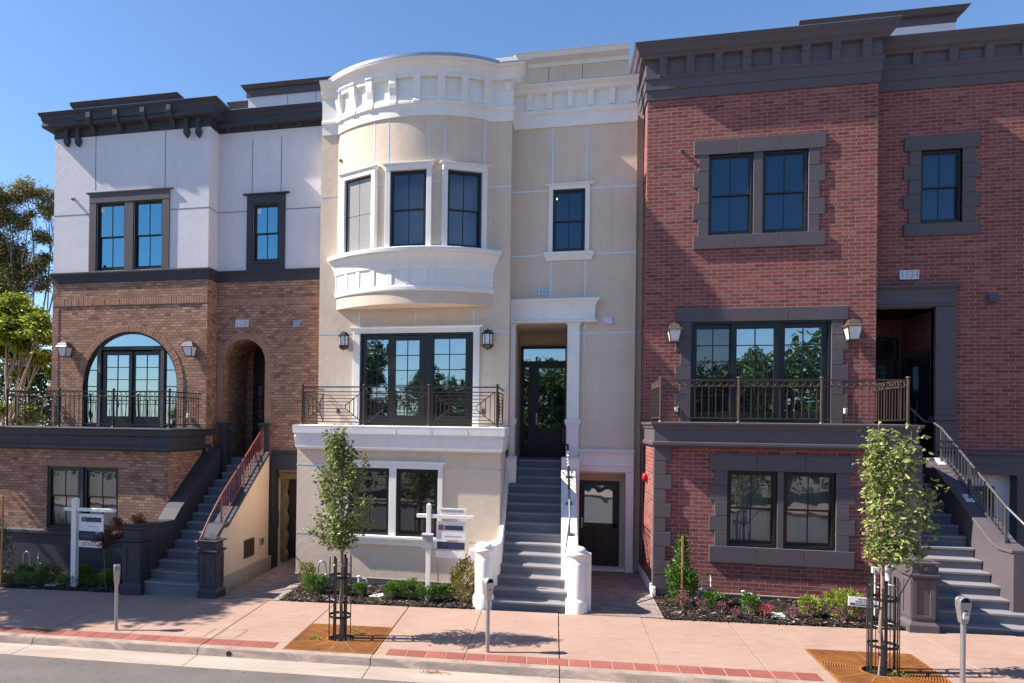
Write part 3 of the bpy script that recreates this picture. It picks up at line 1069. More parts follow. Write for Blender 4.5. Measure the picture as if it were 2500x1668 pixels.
# ---------------------------------------------------------------- left house: brown brick below, pale stucco above
def brown_house():
    H = thing('brick_townhouse', 'brown brick townhouse with pale stucco top floor, arched balcony door and red stair rail', 'house', (-10.0, 15.5, -.3), 'townhouses in a row')
    NV = M['navy']
    xl, xr, xe = fx('A', 365, 900, Y1), -8.62, -5.74
    zdeck = fz('B', 600, 1085, 15.40)
    zb0, zb1 = fz('B', 880, 100, 17.12), fz('A', 880, 1393, 17.08)       # belt course
    zc0 = fz('A', 890, 482, Y1)                                            # foot of the cornice
    # --- brick storey
    mb = MB()
    acx = fx('B', 872, 800, Y1 + .03)
    ar = (fx('B', 1190, 800, Y1 + .03) - fx('B', 555, 800, Y1 + .03)) / 2
    asp = fz('B', 872, 440, Y1 + .03) - ar
    Yp = Y1 + .010
    arch_wall(mb, xl, xr, zdeck - .1, zb0 + .02, Yp, acx, asp, ar, .14)
    wp = .36
    mb.box(xl, xl + .19, Y1, Yp + .02, zdeck - .1, zb0)
    mb.box(xr - .15, xr - .0005, Y1, Yp + .02, zdeck - .1, zb0)
    zs0, zs1 = fz('B', 870, 258, Y1), fz('B', 870, 212, Y1)
    mb.box(xl + .19, xr - .15, Y1 + .004, Yp + .02, zs1 + .01, zb0)
    # return on the right of the bay, and the left flank
    mb.quad((xr, Yp, zdeck - .6), (xr, Y2, zdeck - .6), (xr, Y2, zb0), (xr, Yp, zb0))
    mb.quad((xl, Y1, 0), (xl, 27, 0), (xl, 27, zb0), (xl, Y1, zb0))
    # recessed entrance wall
    ex, er = fx('B', 1638, 700, Y2), (fx('B', 1778, 640, Y2) - fx('B', 1497, 640, Y2)) / 2
    es = fz('B', 1638, 492, Y2) - er
    zland = 2.50
    arch_wall(mb, xr, xe, 2.42, zb0 + .02, Y2, ex, es, er, .35)
    # porch inside: barrel vault, side walls and back wall
    Yb = 19.35
    ap = arc_pts(ex, es, er + .03, pi, 0, 24)
    for (xa, za), (xb, zb) in zip(ap[:-1], ap[1:]):
        mb.quad((xb, Y2 + .35, zb), (xa, Y2 + .35, za), (xa, Yb, za), (xb, Yb, zb))
    for s in (-1, 1):
        X = ex + s * (er + .03)
        mb.quad((X, Y2 + .35, zland - .1), (X, Y2 + .35, es), (X, Yb, es), (X, Yb, zland - .1))
    mb.wall(ex - er - .1, ex + er + .1, zland - .1, es + er + .2, Yb)
    # street level wall
    gx1 = -8.72
    zp = fz('C', 250, 682, YG)
    zl0 = fz('B', 600, 1228, YG)
    wx0, wx1, wz0, wz1 = R4('C', 272, 322, 674, 682, YG)
    wz0 = zp + .005
    mb.wall(-15.0, gx1, zp - .02, zl0 + .03, YG, [(wx0, wx1, wz0, wz1)], .16)
    mb.quad((gx1, YG, -.4), (gx1, Y2, -.4), (gx1, Y2, zl0 + .03), (gx1, YG, zl0 + .03))
    mb.build('wall', M['brick_brown'], H)
    # soldier courses
    sb = MB()
    x = xl + .005
    while x < xr - .01:
        o = rnd.uniform(-.003, .003)
        sb.box(x + .004, min(x + .0675, xr - .001), Y1 - .008 + o, Y1 + .06, zs0, zs1)
        x += .0715
    sb.build('soldier_course', M['brick_loose'], H, bevel=.003)
    sb = MB()
    y = Y1 + .05
    while y < Y2 - .08:
        sb.box(xr - .04, xr + .008, y + .004, y + .0675, zs0, zs1)
        y += .0715
    x = xr + .03
    while x < xe - .08:
        sb.box(x + .004, x + .0675, Y2 - .002 + rnd.uniform(-.003, .001), Y2 + .06, zs0, zs1)
        x += .0715
    sb.build('soldier_course', M['brick_loose'], H, bevel=.003)
    sb = MB()
    lz0, lz1 = wz1 + .004, wz1 + .165
    x = fx('C', 228, 300, YG)
    while x < fx('C', 720, 300, YG):
        sb.box(x + .004, x + .0675, YG - .008 + rnd.uniform(-.003, .003), YG + .06, lz0, lz1)
        x += .0715
    sb.build('soldier_course', M['brick_loose'], H, bevel=.003)
    vb = MB()
    voussoirs(vb, acx, asp, ar, .17, Y1, .007, zdeck, back=.08)
    vb.build('brick_arch', M['brick_loose'], H, bevel=.003)
    vb = MB()
    voussoirs(vb, ex, es, er, .165, Y2, .007, zland + .72, back=.04)
    vb.build('brick_arch', M['brick_loose'], H, bevel=.003)
    # --- stucco storey
    mb = MB()
    a0, a1, a2, a3 = R4('A', 606, 892, 1136, 1400, Y1)
    h1 = (fx('A', 648, 1170, Y1), fx('A', 838, 1170, Y1), zb1, fz('A', 745, 945, Y1))
    h2 = (fx('A', 897, 1170, Y1), fx('A', 1091, 1170, Y1), zb1, fz('A', 992, 932, Y1))
    h1 = (*h1[:3], h2[3])
    mb.wall(xl, xr, zb1 - .1, zc0 + .03, Y1, [h1, h2], .14)
    mb.quad((xr, Y1, zb1 - .1), (xr, Y2, zb1 - .1), (xr, Y2, zc0 + .03), (xr, Y1, zc0 + .03))
    mb.quad((xl, 27, zb1 - .1), (xl, Y1, zb1 - .1), (xl, Y1, zc0 + .03), (xl, 27, zc0 + .03))
    r0, r1, r2, r3 = R4('A', 1701, 960, 1871, 1345, Y2)
    mb.wall(xr, xe, zb1 - .1, zc0 + .03, Y2, [(r0, r1, r2, r3)], .14)
    mb.build('stucco_wall', M['lav'], H)
    # joints
    jb = Each('reveal_joint', M['darkreveal'], H)

    def vj(k, x, y0, y1, Y): jb.box(fx(k, x, (y0 + y1) / 2, Y) - .009, fx(k, x, (y0 + y1) / 2, Y) + .009, Y - .004, Y + .02, fz(k, x, y1, Y), fz(k, x, y0, Y))

    def hj(k, x0, x1, y, Y):
        z = fz(k, (x0 + x1) / 2, y, Y)
        jb.box(fx(k, x0, y, Y), fx(k, x1, y, Y), Y - .004, Y + .02, z - .011, z + .011)
    vj('A', 643, 505, 866, Y1)
    vj('A', 1111, 468, 845, Y1)
    vj('A', 1696, 518, 884, Y2)
    vj('A', 1890, 503, 876, Y2)
    zj = fz('A', 1270, 987, Y1)
    jb.box(xl, a0, Y1 - .004, Y1 + .02, zj - .011, zj + .011)
    jb.box(a1, xr + .004, Y1 - .004, Y1 + .02, zj - .011, zj + .011)
    jb.box(xr - .02, xr + .004, Y1 + .02, Y2, zj - .011, zj + .011)
    q0, q1 = fx('A', 1660, 1100, Y2), fx('A', 1917, 1100, Y2)
    jb.box(xr + .004, q0, Y2 - .004, Y2 + .02, zj - .011, zj + .011)
    jb.box(q1, xe, Y2 - .004, Y2 + .02, zj - .011, zj + .011)
    # --- belt course
    path = [(xl, Y1 + 1.5), (xl, Y1), (xr, Y1), (xr, Y2), (xe, Y2)]
    mb = MB()
    d = zb1 - zb0
    mb.sweep(path, [(-.04, zb0), (.025, zb0), (.028, zb0 + .55 * d), (.045, zb0 + .70 * d), (.065, zb0 + .80 * d), (.065, zb0 + .93 * d), (-.04, zb1)])
    mb.build('belt_course', NV, H, bevel=.004)
    # --- cornice
    zt = fz('A', 1440, 232, 16.88)
    zs = fz('A', 300, 436, 16.92)
    cp = [(xl, Y1 + 2.2), (xl, Y1), (xr, Y1), (xr, Y2 + .1)]
    cp2 = [(xr + .02, Y2), (xe - .02, Y2)]
    dr = .13
    mb = MB()
    prof = [(-.04, zc0), (.02, zc0), (.02, zc0 + .17), (.032, zc0 + .19), (.032, zs - .05), (.23, zs - .02), (.245, zs + .015), (.245, zs + .06), (.23, zs + .075), (.23, zt - .20), (.25, zt - .17), (.265, zt - .10), (.305, zt - .05), (.315, zt - .01), (.315, zt), (-.04, zt + .02)]
    mb.sweep(cp, prof)
    mb.sweep(cp2, [(max(-.04, o if z < zs - .06 else o - .04), z if z < zs - .06 else z - dr) for o, z in prof])
    x0r, x1r = fx('A', 460, 265, 16.8) + .36, fx('A', 1182, 207, 16.8) - .36
    z2 = fz('A', 820, 238, 16.80)
    mb.sweep([(x0r, Y1 + .5), (x0r, Y1), (x1r, Y1), (x1r, Y1 + .5)], [(.10, zs + .08), (.265, zs + .08), (.265, z2 - .27), (.285, z2 - .24), (.30, z2 - .15), (.35, z2 - .07), (.36, z2 - .02), (.36, z2), (.1, z2 + .02)])
    mb.build('cornice', NV, H, bevel=.004)
    fl = MB()
    fl.sweep(cp2, [(.0, zt - dr + .021), (.28, zt - dr + .003), (.28, zt - dr + .012), (.0, zt - dr + .03)])
    fl.sweep(cp, [(.0, zt + .021), (.32, zt + .003), (.32, zt + .012), (.0, zt + .03)])
    fl.sweep([(x0r, Y1 + .5), (x0r, Y1), (x1r, Y1), (x1r, Y1 + .5)], [(.1, z2 + .021), (.366, z2 + .003), (.366, z2 + .012), (.1, z2 + .03)])
    fl.build('roof_edge', M['galv'], H)
    for x in (583, 765, 947, 1124):
        b = MB()
        X = fx('A', x, 400, 16.85)
        bracket(b, X, .13, ([(.0, zc0 + .03), (.07, zc0 + .03), (.10, zc0 + .10), (.15, zc0 + .18), (.272, zs - .04), (.31, zs + .06), (.325, zs + .12), (.325, z2 - .26), (.0, z2 - .26)], Y1))
        b.build('bracket', NV, H, bevel=.004)
    for x in (437, 512, 1243, 1322):
        b = MB()
        X = fx('A', x, 480, 17.05)
        zz = fz('A', x, 570 if x < 600 else 508, 17.1)
        b.prism([(X - .07, zs - .04), (X + .07, zs - .04), (X + .045, zs - .12), (X + .045, zz + .22), (X + .075, zz + .19), (X + .075, zz + .12), (X + .05, zz + .06), (X, zz), (X - .05, zz + .06), (X - .075, zz + .12), (X - .075, zz + .19), (X - .045, zz + .22), (X - .045, zs - .12)], Y1 - .12, Y1 + .01)
        b.build('bracket', NV, H, bevel=.004)
    for x in (1517, 1675, 1832, 1995, 2150):
        b = MB()
        X = fx('A', x, 470, 17.5)
        bracket(b, X, .12, ([(.0, zc0 + .02), (.07, zc0 + .02), (.09, zc0 + .10), (.12, zc0 + .2), (.18, zs - dr - .03), (.18, zs - dr), (0, zs - dr)], Y2))
        b.build('bracket', NV, H, bevel=.004)
    # --- top floor windows with their dark surrounds
    w1 = window(H, h1[0], h1[1], zb1 + .005, h1[3], Y1, 'g_blue', label='upper window with a white sticker on its pane')
    w2 = window(H, h2[0], h2[1], zb1 + .005, h2[3], Y1, 'g_blue')
    w3 = window(H, r0, r1, r2, r3, Y2, 'g_blue', label='narrow upper window reflecting a palm')
    for w, (k, x0, y0, x1, y1, Y) in ((w1, ('A', 680, 985, 704, 1014, Y1 + .085)), (w3, ('A', 1730, 994, 1754, 1024, Y2 + .085))):
        b = MB()
        q = R4(k, x0, y0, x1, y1, Y)
        b.quad((q[0], Y, q[2]), (q[1], Y, q[2]), (q[1], Y, q[3]), (q[0], Y, q[3]))
        b.build('sticker', M['signwhite'], w)
    s = MB()
    pr = .035
    for xa, xb in ((a0, h1[0]), (h1[1], h2[0]), (h2[1], a1)):
        s.box(xa, xb, Y1 - (pr if xa != h1[1] else pr - .006), Y1 + .03, zb1 - .02, h1[3])
    s.box(a0, a1, Y1 - pr - .004, Y1 + .03, h1[3], a3)
    cz = fz('A', 870, 858, Y1 - .1)
    s.sweep([(a0 - .03, Y1 + .02), (a0 - .03, Y1), (a1 + .03, Y1), (a1 + .03, Y1 + .02)], [(0, a3 - .01), (.045, a3 - .01), (.055, a3 + .02), (.06, cz - .03), (.06, cz), (0, cz + .015)])
    s.build('surround', M['dark'], w1, bevel=.004)
    s = MB()
    c1 = fz('A', 1790, 893, Y2)
    s.box(q0, r0, Y2 - pr, Y2 + .03, zb1 - .02, r3)
    s.box(r1, q1, Y2 - pr, Y2 + .03, zb1 - .02, r3)
    s.box(q0, q1, Y2 - pr - .004, Y2 + .03, r3, c1)
    s.box(r0, r1, Y2 - pr + .006, Y2 + .03, zb1 - .02, r2)
    s.box(r0 - .04, r1 + .04, Y2 - pr - .03, Y2 + .1, r2 - .035, r2 + .006)
    cz = fz('A', 1790, 878, Y2 - .1)
    s.sweep([(q0 - .02, Y2 + .02), (q0 - .02, Y2), (q1 + .02, Y2), (q1 + .02, Y2 + .02)], [(0, c1 - .01), (.06, c1 - .01), (.075, c1 + .02), (.085, cz - .03), (.085, cz), (0, cz + .015)])
    s.build('surround', NV, w3, bevel=.004)
    scupper(H, 'A', 500, 930, Y1, paint('scupper_tan', (.40, .34, .27), .6, .1, .1))
    # --- arched balcony door: head light, two side lights, a pair of glazed leaves
    ya = Yp + .08
    fr = MB()
    zlow = zdeck + .02
    o = [(acx + ar * cos(pi * i / 40), asp + ar * sin(pi * i / 40)) for i in range(41)]
    inn = [(acx + (ar - .055) * cos(pi * i / 40), asp + (ar - .055) * sin(pi * i / 40)) for i in range(41)]
    for i in range(40):
        fr.prism([o[i], o[i + 1], inn[i + 1], inn[i]], ya - .03, ya + .06)
    for s_ in (-1, 1):
        fr.box(acx + s_ * ar, acx + s_ * (ar - .055), ya - .03, ya + .06, zlow, asp)
    tx0, tx1 = fx('B', 645, 700, Yp), fx('B', 1100, 700, Yp)
    px0, px1 = fx('B', 675, 700, Yp), fx('B', 1072, 700, Yp)
    ztr0, ztr1 = fz('B', 870, 562, Yp), fz('B', 870, 540, Yp)
    dz = lambda X: asp + sqrt(max(0, (ar - .05) ** 2 - (X - acx) ** 2))
    for xa, xb in ((tx0, px0), (px1, tx1)):
        fr.prism([(xa, zlow), (xb, zlow), (xb, dz(xb)), (xa, dz(xa))], ya - .045, ya + .05)
    fr.box(px0, px1, ya - .035, ya + .05, ztr0, ztr1)
    fr.box(acx - ar + .05, acx + ar - .05, ya - .02, ya + .06, zlow, zlow + .06)
    door = fr.build('balcony_door', M['black'], H, bevel=.003)
    jm = Each('mullion', M['dark'], door)
    for xa, xb in ((tx0, px0), (px1, tx1)):
        jm.box(xa + .012, xb - .012, ya - .06, ya - .045, zlow, min(dz(xa), dz(xb)) - .03)
    pane = MB()
    head = [p for p in inn if p[1] > ztr1]
    pane.add([(p[0], ya + .015, p[1]) for p in head], [tuple(range(len(head)))[::-1]])
    for s_ in (-1, 1):
        xi = tx0 if s_ < 0 else tx1
        zz = [zlow + .06 + (dz(xi) - zlow - .06) * i / 20 for i in range(21)]
        edge = [(max(.0, sqrt(max(0, (ar - .05) ** 2 - max(0, z - asp) ** 2)))) for z in zz]
        vs = [(xi, ya + .02, z) for z in zz] + [(acx + s_ * e, ya + .02, z) for z, e in zip(zz, edge)]
        pane.add(vs, [((i, i + 1, 22 + i, 21 + i) if s_ < 0 else (i, 21 + i, 22 + i, i + 1)) for i in range(20)])
    pane.build('pane', M['g_mirror'], door)
    gb = Each('glazing_bar', M['black'], door)
    for z in (zlow + .62, zlow + 1.05, zlow + 1.48):
        for s_ in (-1, 1):
            e = sqrt(max(0, (ar - .05) ** 2 - max(0, z - asp) ** 2))
            gb.box(tx0 if s_ < 0 else tx1, acx + s_ * e, ya + .004, ya + .024, z - .012, z + .012)
    zd1 = ztr0 - .03
    xm = (px0 + px1) / 2
    glazed_leaf(door, px0 + .02, xm + .02, zlow + .05, zd1, ya + .0, 2, 5, 'g_mirror', 'leaf', .1, .22)
    glazed_leaf(door, xm - .02, px1 - .01, zlow + .05, zd1, ya + .048, 2, 5, 'g_mirror', 'leaf', .1, .22)
    # --- front door in the porch
    dx0 = fx('B', 1705, 900, Yb)
    dx1 = ex + er + .05
    zd = es + .25
    fd = MB()
    fd.box(dx0, dx0 + .10, Yb - .07, Yb, zland, zd)
    fd.prism([(dx0, zd)] + [(dx1 + (dx1 - dx0) * cos(a), zd + (dx1 - dx0) * sin(a)) for a in [pi - pi / 2 * i / 12 for i in range(13)]] + [(dx1, zd)], Yb - .05, Yb)
    fd.box(dx0 + .1, dx1, Yb - .05, Yb, zland, zd)
    f = fd.build('front_door', M['blackdoor'], H)
    p = MB()
    for i in range(5):
        za = zland + .35 + i * .33
        p.quad((dx0 + .16, Yb - .055, za), (dx0 + .30, Yb - .055, za), (dx0 + .30, Yb - .055, za + .29), (dx0 + .16, Yb - .055, za + .29))
    p.build('pane', M['g_mirror'], f)
    # --- balcony ledge
    mb = MB()
    lx1 = fx('B', 1150, 1100, 15.35)
    zlt = zdeck
    zlb = zl0
    d = zlt - zlb
    lp = [(-15.2, 15.45), (lx1 - .12, 15.45), (lx1 - .12, Y2 - .25)]
    mb.sweep(lp, [(-.3, zlb - .02), (.03, zlb - .02), (.035, zlb), (.07, zlb + .02), (.07, zlb + .10), (.05, zlb + .11), (.05, zlb + .60 * d), (.09, zlb + .66 * d), (.11, zlb + .90 * d), (.14, zlb + .94 * d), (.14, zlt), (-.3, zlt + .02)])
    mb.box(-15.2, lx1 - .35, 15.6, Y1 + .1, zlt - .12, zlt + .005)
    lg = mb.build('balcony_ledge', NV, H, bevel=.005)
    for x in (160, 745, 938):
        mb = MB()
        X = fx('B', x, 1150, 15.3)
        mb.box(X - .003, X + .003, 15.352, 15.37, zlb + .05, zlb + .16)
        mb.build('cast_joint', M['dark'], lg)
    # --- street level windows, plinth
    zm = (wx0 + wx1) / 2
    wm = fx('C', 467, 500, YG)
    w = window(H, wx0 + .0, wm - .045, wz0, wz1, YG, 'g_clear', inset=.06, fw=.07, back='curtain', label='street level window with white curtains', mid=.53)
    window(H, wm + .045, wx1, wz0, wz1, YG, 'g_clear', inset=.06, fw=.07, back='curtain', mid=.53)
    mb = MB()
    mb.box(wm - .045, wm + .045, YG - .01, YG + .12, wz0, wz1)
    mb.build('mullion', NV, w)
    mb = MB()
    mb.prism_x([(YG - .06, -.6), (YG - .06, zp - .13), (YG - .10, zp - .11), (YG - .10, zp - .03), (YG - .02, zp), (YG + .1, zp), (YG + .1, -.6)], -15.0, gx1)
    mb.build('plinth', NV, H, bevel=.005)
    # --- stairs
    S = 1.0448
    n = 15

    def zf(i): return -.04 + (zland + .04) * (i + .6) / (n - .4)

    def x0(i):
        base = -8.30
        return {0: -8.40, 1: -8.41, 2: -8.385, 3: -8.33}.get(i, base if i < 12 else -8.20)

    def x1(i): return -7.31 if i > 2 else -7.12
    t = .270
    Y0 = 14.02
    steps(H, x0, x1, n, Y0, t, zf, M['stair'], -.32)
    mb = MB()
    mb.box(ex - er - .02, ex + er + .02, Y0 + t * 14 + .3, Yb, zland - .12, zland - .002)
    mb.build('porch_floor', M['stair'], H)
    # left stringer, curling out to its pedestal
    mb = MB()

    def yz(i): return Y0 + t * i
    prof = [(yz(4), -.4), (yz(4), zf(4) + .45), (yz(5), zf(5) + .50), (yz(12.6), zf(12) + .62), (yz(12.6), -.4)]
    mb.prism_x(prof, gx1 + .003, -8.305)
    pts = [(-8.30, yz(4)), (-8.33, yz(3)), (-8.37, yz(2)), (-8.42, yz(1)), (-8.46, yz(.6))]
    for (xa, ya_), (xb, yb_) in zip(pts[:-1], pts[1:]):
        mb.prism_z([(xa, ya_), (xb, yb_), (xb - .22, yb_), (xa - .22, ya_)], -.4, 1.18)
        mb.prism_z([(xa + .03, ya_), (xb + .03, yb_), (xb - .26, yb_), (xa - .26, ya_)], 1.18, 1.23)
    mb.build('stair_wall', NV, H, bevel=.006)
    newel(H, -8.84, -8.44, 13.93, 14.32, -.24, 1.22, NV)
    # newels at the head of the stairs
    for xa, xb in ((-8.50, -8.20), (-7.36, -7.06)):
        mb = MB()
        zt_ = fz('B', 1475, 1050, 17.4)
        mb.box(xa, xb, yz(13), yz(13) + .34, .0, zf(14) + .02)
        mb.box(xa + .05, xb - .05, yz(13) + .04, yz(13) + .30, zf(14) + .02, zt_ - .09)
        mb.box(xa + .03, xb - .03, yz(13) + .02, yz(13) + .32, zt_ - .09, zt_ - .06)
        mb.box(xa + .01, xb - .01, yz(13), yz(13) + .34, zt_ - .06, zt_)
        mb.build('newel_post', NV, H, bevel=.005)
    # right stringer wall with a cream flank over the side path
    rx0, rx1 = -7.305, -7.00
    mb = MB()
    a = (yz(1.0), zf(1) + .58)
    b = (yz(4), zf(4) + .38)
    c = (yz(12.8), zf(12) + .5)
    mb.prism_x([(a[0], -.4), a, (b[0] - .25, b[1]), b, c, (c[0], -.4)], rx0, rx1 - .02)
    mb.prism_x([(a[0], a[1]), (b[0] - .25, b[1]), b, c, (c[0], c[1] + .08), (b[0], b[1] + .08), (b[0] - .28, b[1] + .07), (a[0], a[1] + .07)], rx0 - .03, rx1 + .03)
    mb.build('stair_wall', NV, H, bevel=.006)
    mb = MB()
    wz = GZ(-6.9, 15) + .22
    mb.prism_x([(yz(1.3), wz), (yz(1.3), a[1] - .1), (b[0] - .2, b[1] - .02), (b[0], b[1] - .03), (c[0], c[1] - .03), (c[0], wz)], rx1 - .021, rx1)
    mb.build('flank_wall', M['cream'], H)
    mb = MB()
    mb.box(rx1 - .05, rx1 + .03, yz(1.4), Y2 + 1.2, -.4, wz)
    mb.build('foundation', M['foundation'], H)
    newel(H, -7.06, -6.72, 13.93, 14.30, -.20, 1.03, NV)
    # vent grille and hose box on the flank
    mb = MB()

    def fl(k, x, y):
        d_ = ray(k, x, y)
        t_ = rx1 / d_[0]
        return d_[1] * t_, HC + d_[2] * t_
    g0, g1 = fl('O', 1157, 950), fl('O', 1247, 1050)
    ring(mb2 := MB(Matrix(((0, -1, 0, rx1 + .001), (1, 0, 0, 0), (0, 0, 1, 0), (0, 0, 0, 1)))), g0[0], g1[0], g1[1] - .06, g0[1] + .02, -.03, .0, .04)
    for i in range(9):
        y = g0[0] + .05 + (g1[0] - g0[0] - .1) * i / 8
        mb2.box(y - .008, y + .008, -.02, .0, g1[1] - .03, g0[1])
    for i in range(9):
        z = g1[1] - .02 + (g0[1] - g1[1]) * i / 8
        mb2.box(g0[0] + .03, g1[0] - .03, -.015, .0, z - .008, z + .008)
    mb2.build('vent_grille', M['lampbrown'], H)
    o1 = fl('O', 1320, 945)
    mb = MB()
    mb.box(rx1, rx1 + .05, o1[0] - .1, o1[0] + .1, o1[1] - .07, o1[1] + .07)
    mb.build('hose_box', M['galv'], H, bevel=.006)
    # --- stair rail in red primer
    mb = MB()
    X = -7.15
    T0 = Vector((X, yz(4) - .02, zf(4) + .45))
    T1 = Vector((X, yz(12.6), zf(12) + .52))
    up = Vector((0, 0, .62))
    mb.tube([T0 + up, T1 + up, T1 + up + Vector((-.1, .25, .03)), T1 + up + Vector((-.1, .25, .14))], .021, 8)
    mb.bar(T0 + Vector((0, 0, .08)), T1 + Vector((0, 0, .08)), .022)
    mb.tube([T0 + up, T0 + up + Vector((-.02, -.5, -.42)), T0 + up + Vector((-.03, -1.02, -.93)), T0 + up + Vector((.0, -1.10, -1.01)), T0 + up + Vector((.17, -1.10, -1.0))], .021, 8)
    nb = 18
    for i in range(1, nb):
        q = T0.lerp(T1, i / nb)
        mb.bar(q + Vector((0, 0, .08)), q + up, .014)
    hr = mb.build('handrail', M['primer'], H)
    for f_ in (0, .5, 1):
        mb = MB()
        q = T0.lerp(T1, f_)
        mb.bar(q - Vector((0, 0, .06)), q + up, .034)
        mb.build('post', M['primer'], hr)
        mb = MB()
        mb.box(X - .07, X + .07, q.y - .08, q.y + .02, q.z - .04, q.z - .01)
    # --- way under the porch: dark beam, dark pier, cream wall, papered door
    mb = MB()
    bz0, bz1 = fz('O', 1500, 265, Y2), fz('O', 1500, 80, Y2)
    mb.box(-6.99, xe, Y2 - .06, Y2 + .2, bz0, bz1)
    mb.box(-6.99, xe, Y2 - .10, Y2 + .2, bz1 - .06, bz1 + .01)
    mb.box(-7.20, fx('O', 1430, 700, Y2 - .12), Y2 - .12, Y2 + .3, -.3, zf(14) + .02)
    mb.build('lintel', NV, H, bevel=.005)
    mb = MB()
    mb.wall(-7.05, xe, -.3, bz0 + .05, Y2 + .35, [(fx('O', 1525, 700, Y2 + .35), -5.55, -.2, fz('O', 1540, 345, Y2 + .35))], .2)
    mb.build('flank_wall', M['cream'], H)
    dx = fx('O', 1525, 700, Y2 + .35)
    mb = MB()
    mb.box(dx + .02, -5.4, Y2 + .5, Y2 + .54, -.2, fz('O', 1540, 345, Y2 + .35))
    dd = mb.build('side_door', M['blackdoor'], H, label='side door under the porch hung with masking paper')
    mb = MB()
    ztop = fz('O', 1540, 310, Y2 + .3)
    for i in range(14):
        z0_, z1_ = -.15 + (ztop + .15) * i / 14, -.15 + (ztop + .15) * (i + 1) / 14
        w0, w1 = .10 + .03 * sin(i * 2.1), .10 + .03 * sin((i + 1) * 2.1)
        yo0, yo1 = .03 + .02 * sin(i * 1.7), .03 + .02 * sin((i + 1) * 1.7)
        mb.add([(dx - .05, Y2 + .34, z0_), (dx + w0, Y2 + .33 - yo0, z0_), (dx + w0 + .03, Y2 + .45, z0_), (dx - .05, Y2 + .34, z1_), (dx + w1, Y2 + .33 - yo1, z1_), (dx + w1 + .03, Y2 + .45, z1_)], [(0, 1, 4, 3), (1, 2, 5, 4)])
    mb.box(dx - .06, -5.5, Y2 + .27, Y2 + .34, ztop - .1, ztop + .05)
    mb.build('masking_paper', M['paper'], dd, smooth=False)
    outv = MB()
    e0, e1, e2, e3 = R4('O', 1442, 655, 1494, 820, Y2 + .35)
    ring(outv, e0, e1, e2, e3, Y2 + .31, Y2 + .35, .03)
    outv.box(e0 + .03, e1 - .03, Y2 + .335, Y2 + .349, e2 + .03, e3 - .03)
    outv.build('meter_box', M['dark'], H)
    # --- balcony rail
    zr1 = fz('B', 600, 838, 15.62)
    pr_ = [fx('B', x, 950, 15.62) for x in (48, 397, 762, 1138)]
    r = railing('balcony_railing', H, (pr_[0], 15.62), (pr_[3], 15.62), zdeck + .02, zr1, M['ironblack'], 'rings', posts=[p - pr_[0] for p in pr_[1:3]])
    railing('balcony_railing', H, (pr_[3], 15.64), (pr_[3], Y1 - .02), zdeck + .02, zr1, M['ironblack'], 'rings', post_ends=(False, False))
    railing('balcony_railing', H, (pr_[0], Y1 + 2.4), (pr_[0], 15.64), zdeck + .02, zr1, M['ironblack'], 'rings', post_ends=(False, False))
    # --- roof pavilion and roof
    mb = MB()
    Yp_ = 20.5
    px_ = R4('A', 1668, 200, 2260, 330, Yp_)
    mb.box(px_[0], px_[1] + .6, Yp_, Yp_ + 5, px_[2] - .8, px_[3])
    pv = mb.build('roof_pavilion', M['lav'], H)
    mb = MB()
    rz = fz('A', 1700, 238, Yp_ - .02), fz('A', 1660, 163, Yp_ - .3)
    mb.sweep([(px_[0] - .02, Yp_ + 5), (px_[0] - .02, Yp_ - .02), (px_[1] + .7, Yp_ - .02)], [(-.1, rz[0]), (.03, rz[0]), (.03, rz[0] + .19), (.10, rz[0] + .21), (.15, rz[0] + .29), (.17, rz[0] + .31), (-.1, rz[0] + .33)])
    lx = R4('A', 1560, 285, 1690, 330, Yp_ + .6)
    mb.sweep([(lx[0], Yp_ + 4), (lx[0], Yp_ + .6), (lx[1], Yp_ + .6)], [(-.1, lx[2] - .3), (.05, lx[2] - .3), (.05, lx[3] - .2), (.14, lx[3]), (-.1, lx[3])])
    mb.build('roof', M['dark'], pv, bevel=.004)
    mb = MB()
    for x in (1932, 2122):
        X = fx('A', x, 240, Yp_)
        mb = MB()
        mb.box(X - .008, X + .008, Yp_ - .004, Yp_ + .02, px_[2] - .8, rz[0])
        mb.build('reveal_joint', M['darkreveal'], pv)
    mb = MB()
    mb.box(xl + .02, xe - .01, Y2 + .2, 27, zc0 - .1, zt - .25)
    mb.build('roof', M['dark'], H)
    mb = MB()
    mb.box(xl + .05, xe - .02, Yb + .1, 27, -.4, zc0)
    mb.build('house_core', M['room'], H)
    # fittings
    lantern('B', 437, 500, 610, Y1, 'dome', 'grey domed wall lantern left of the arched brown brick balcony door')
    lantern('B', 1275, 495, 607, Y1, 'dome', 'grey domed wall lantern right of the arched brown brick balcony door')
    number_sign('1126', 'B', 1583, 361, 1670, 409, Y2, 'pale house number plate 1126 above the brick arch')
    vent_hood('B', 1995, 388, Y2, M['galv'], 'silver vent hood on the brown brick wall right of number 1126')
    outlet('B', 413, 995, Y1, 'white outlet under the left domed lantern of the brown house')
    outlet('B', 1266, 1005, Y1, 'white outlet under the right domed lantern of the brown house')
    # spigot camera on the ledge flank
    return H


brown_house()

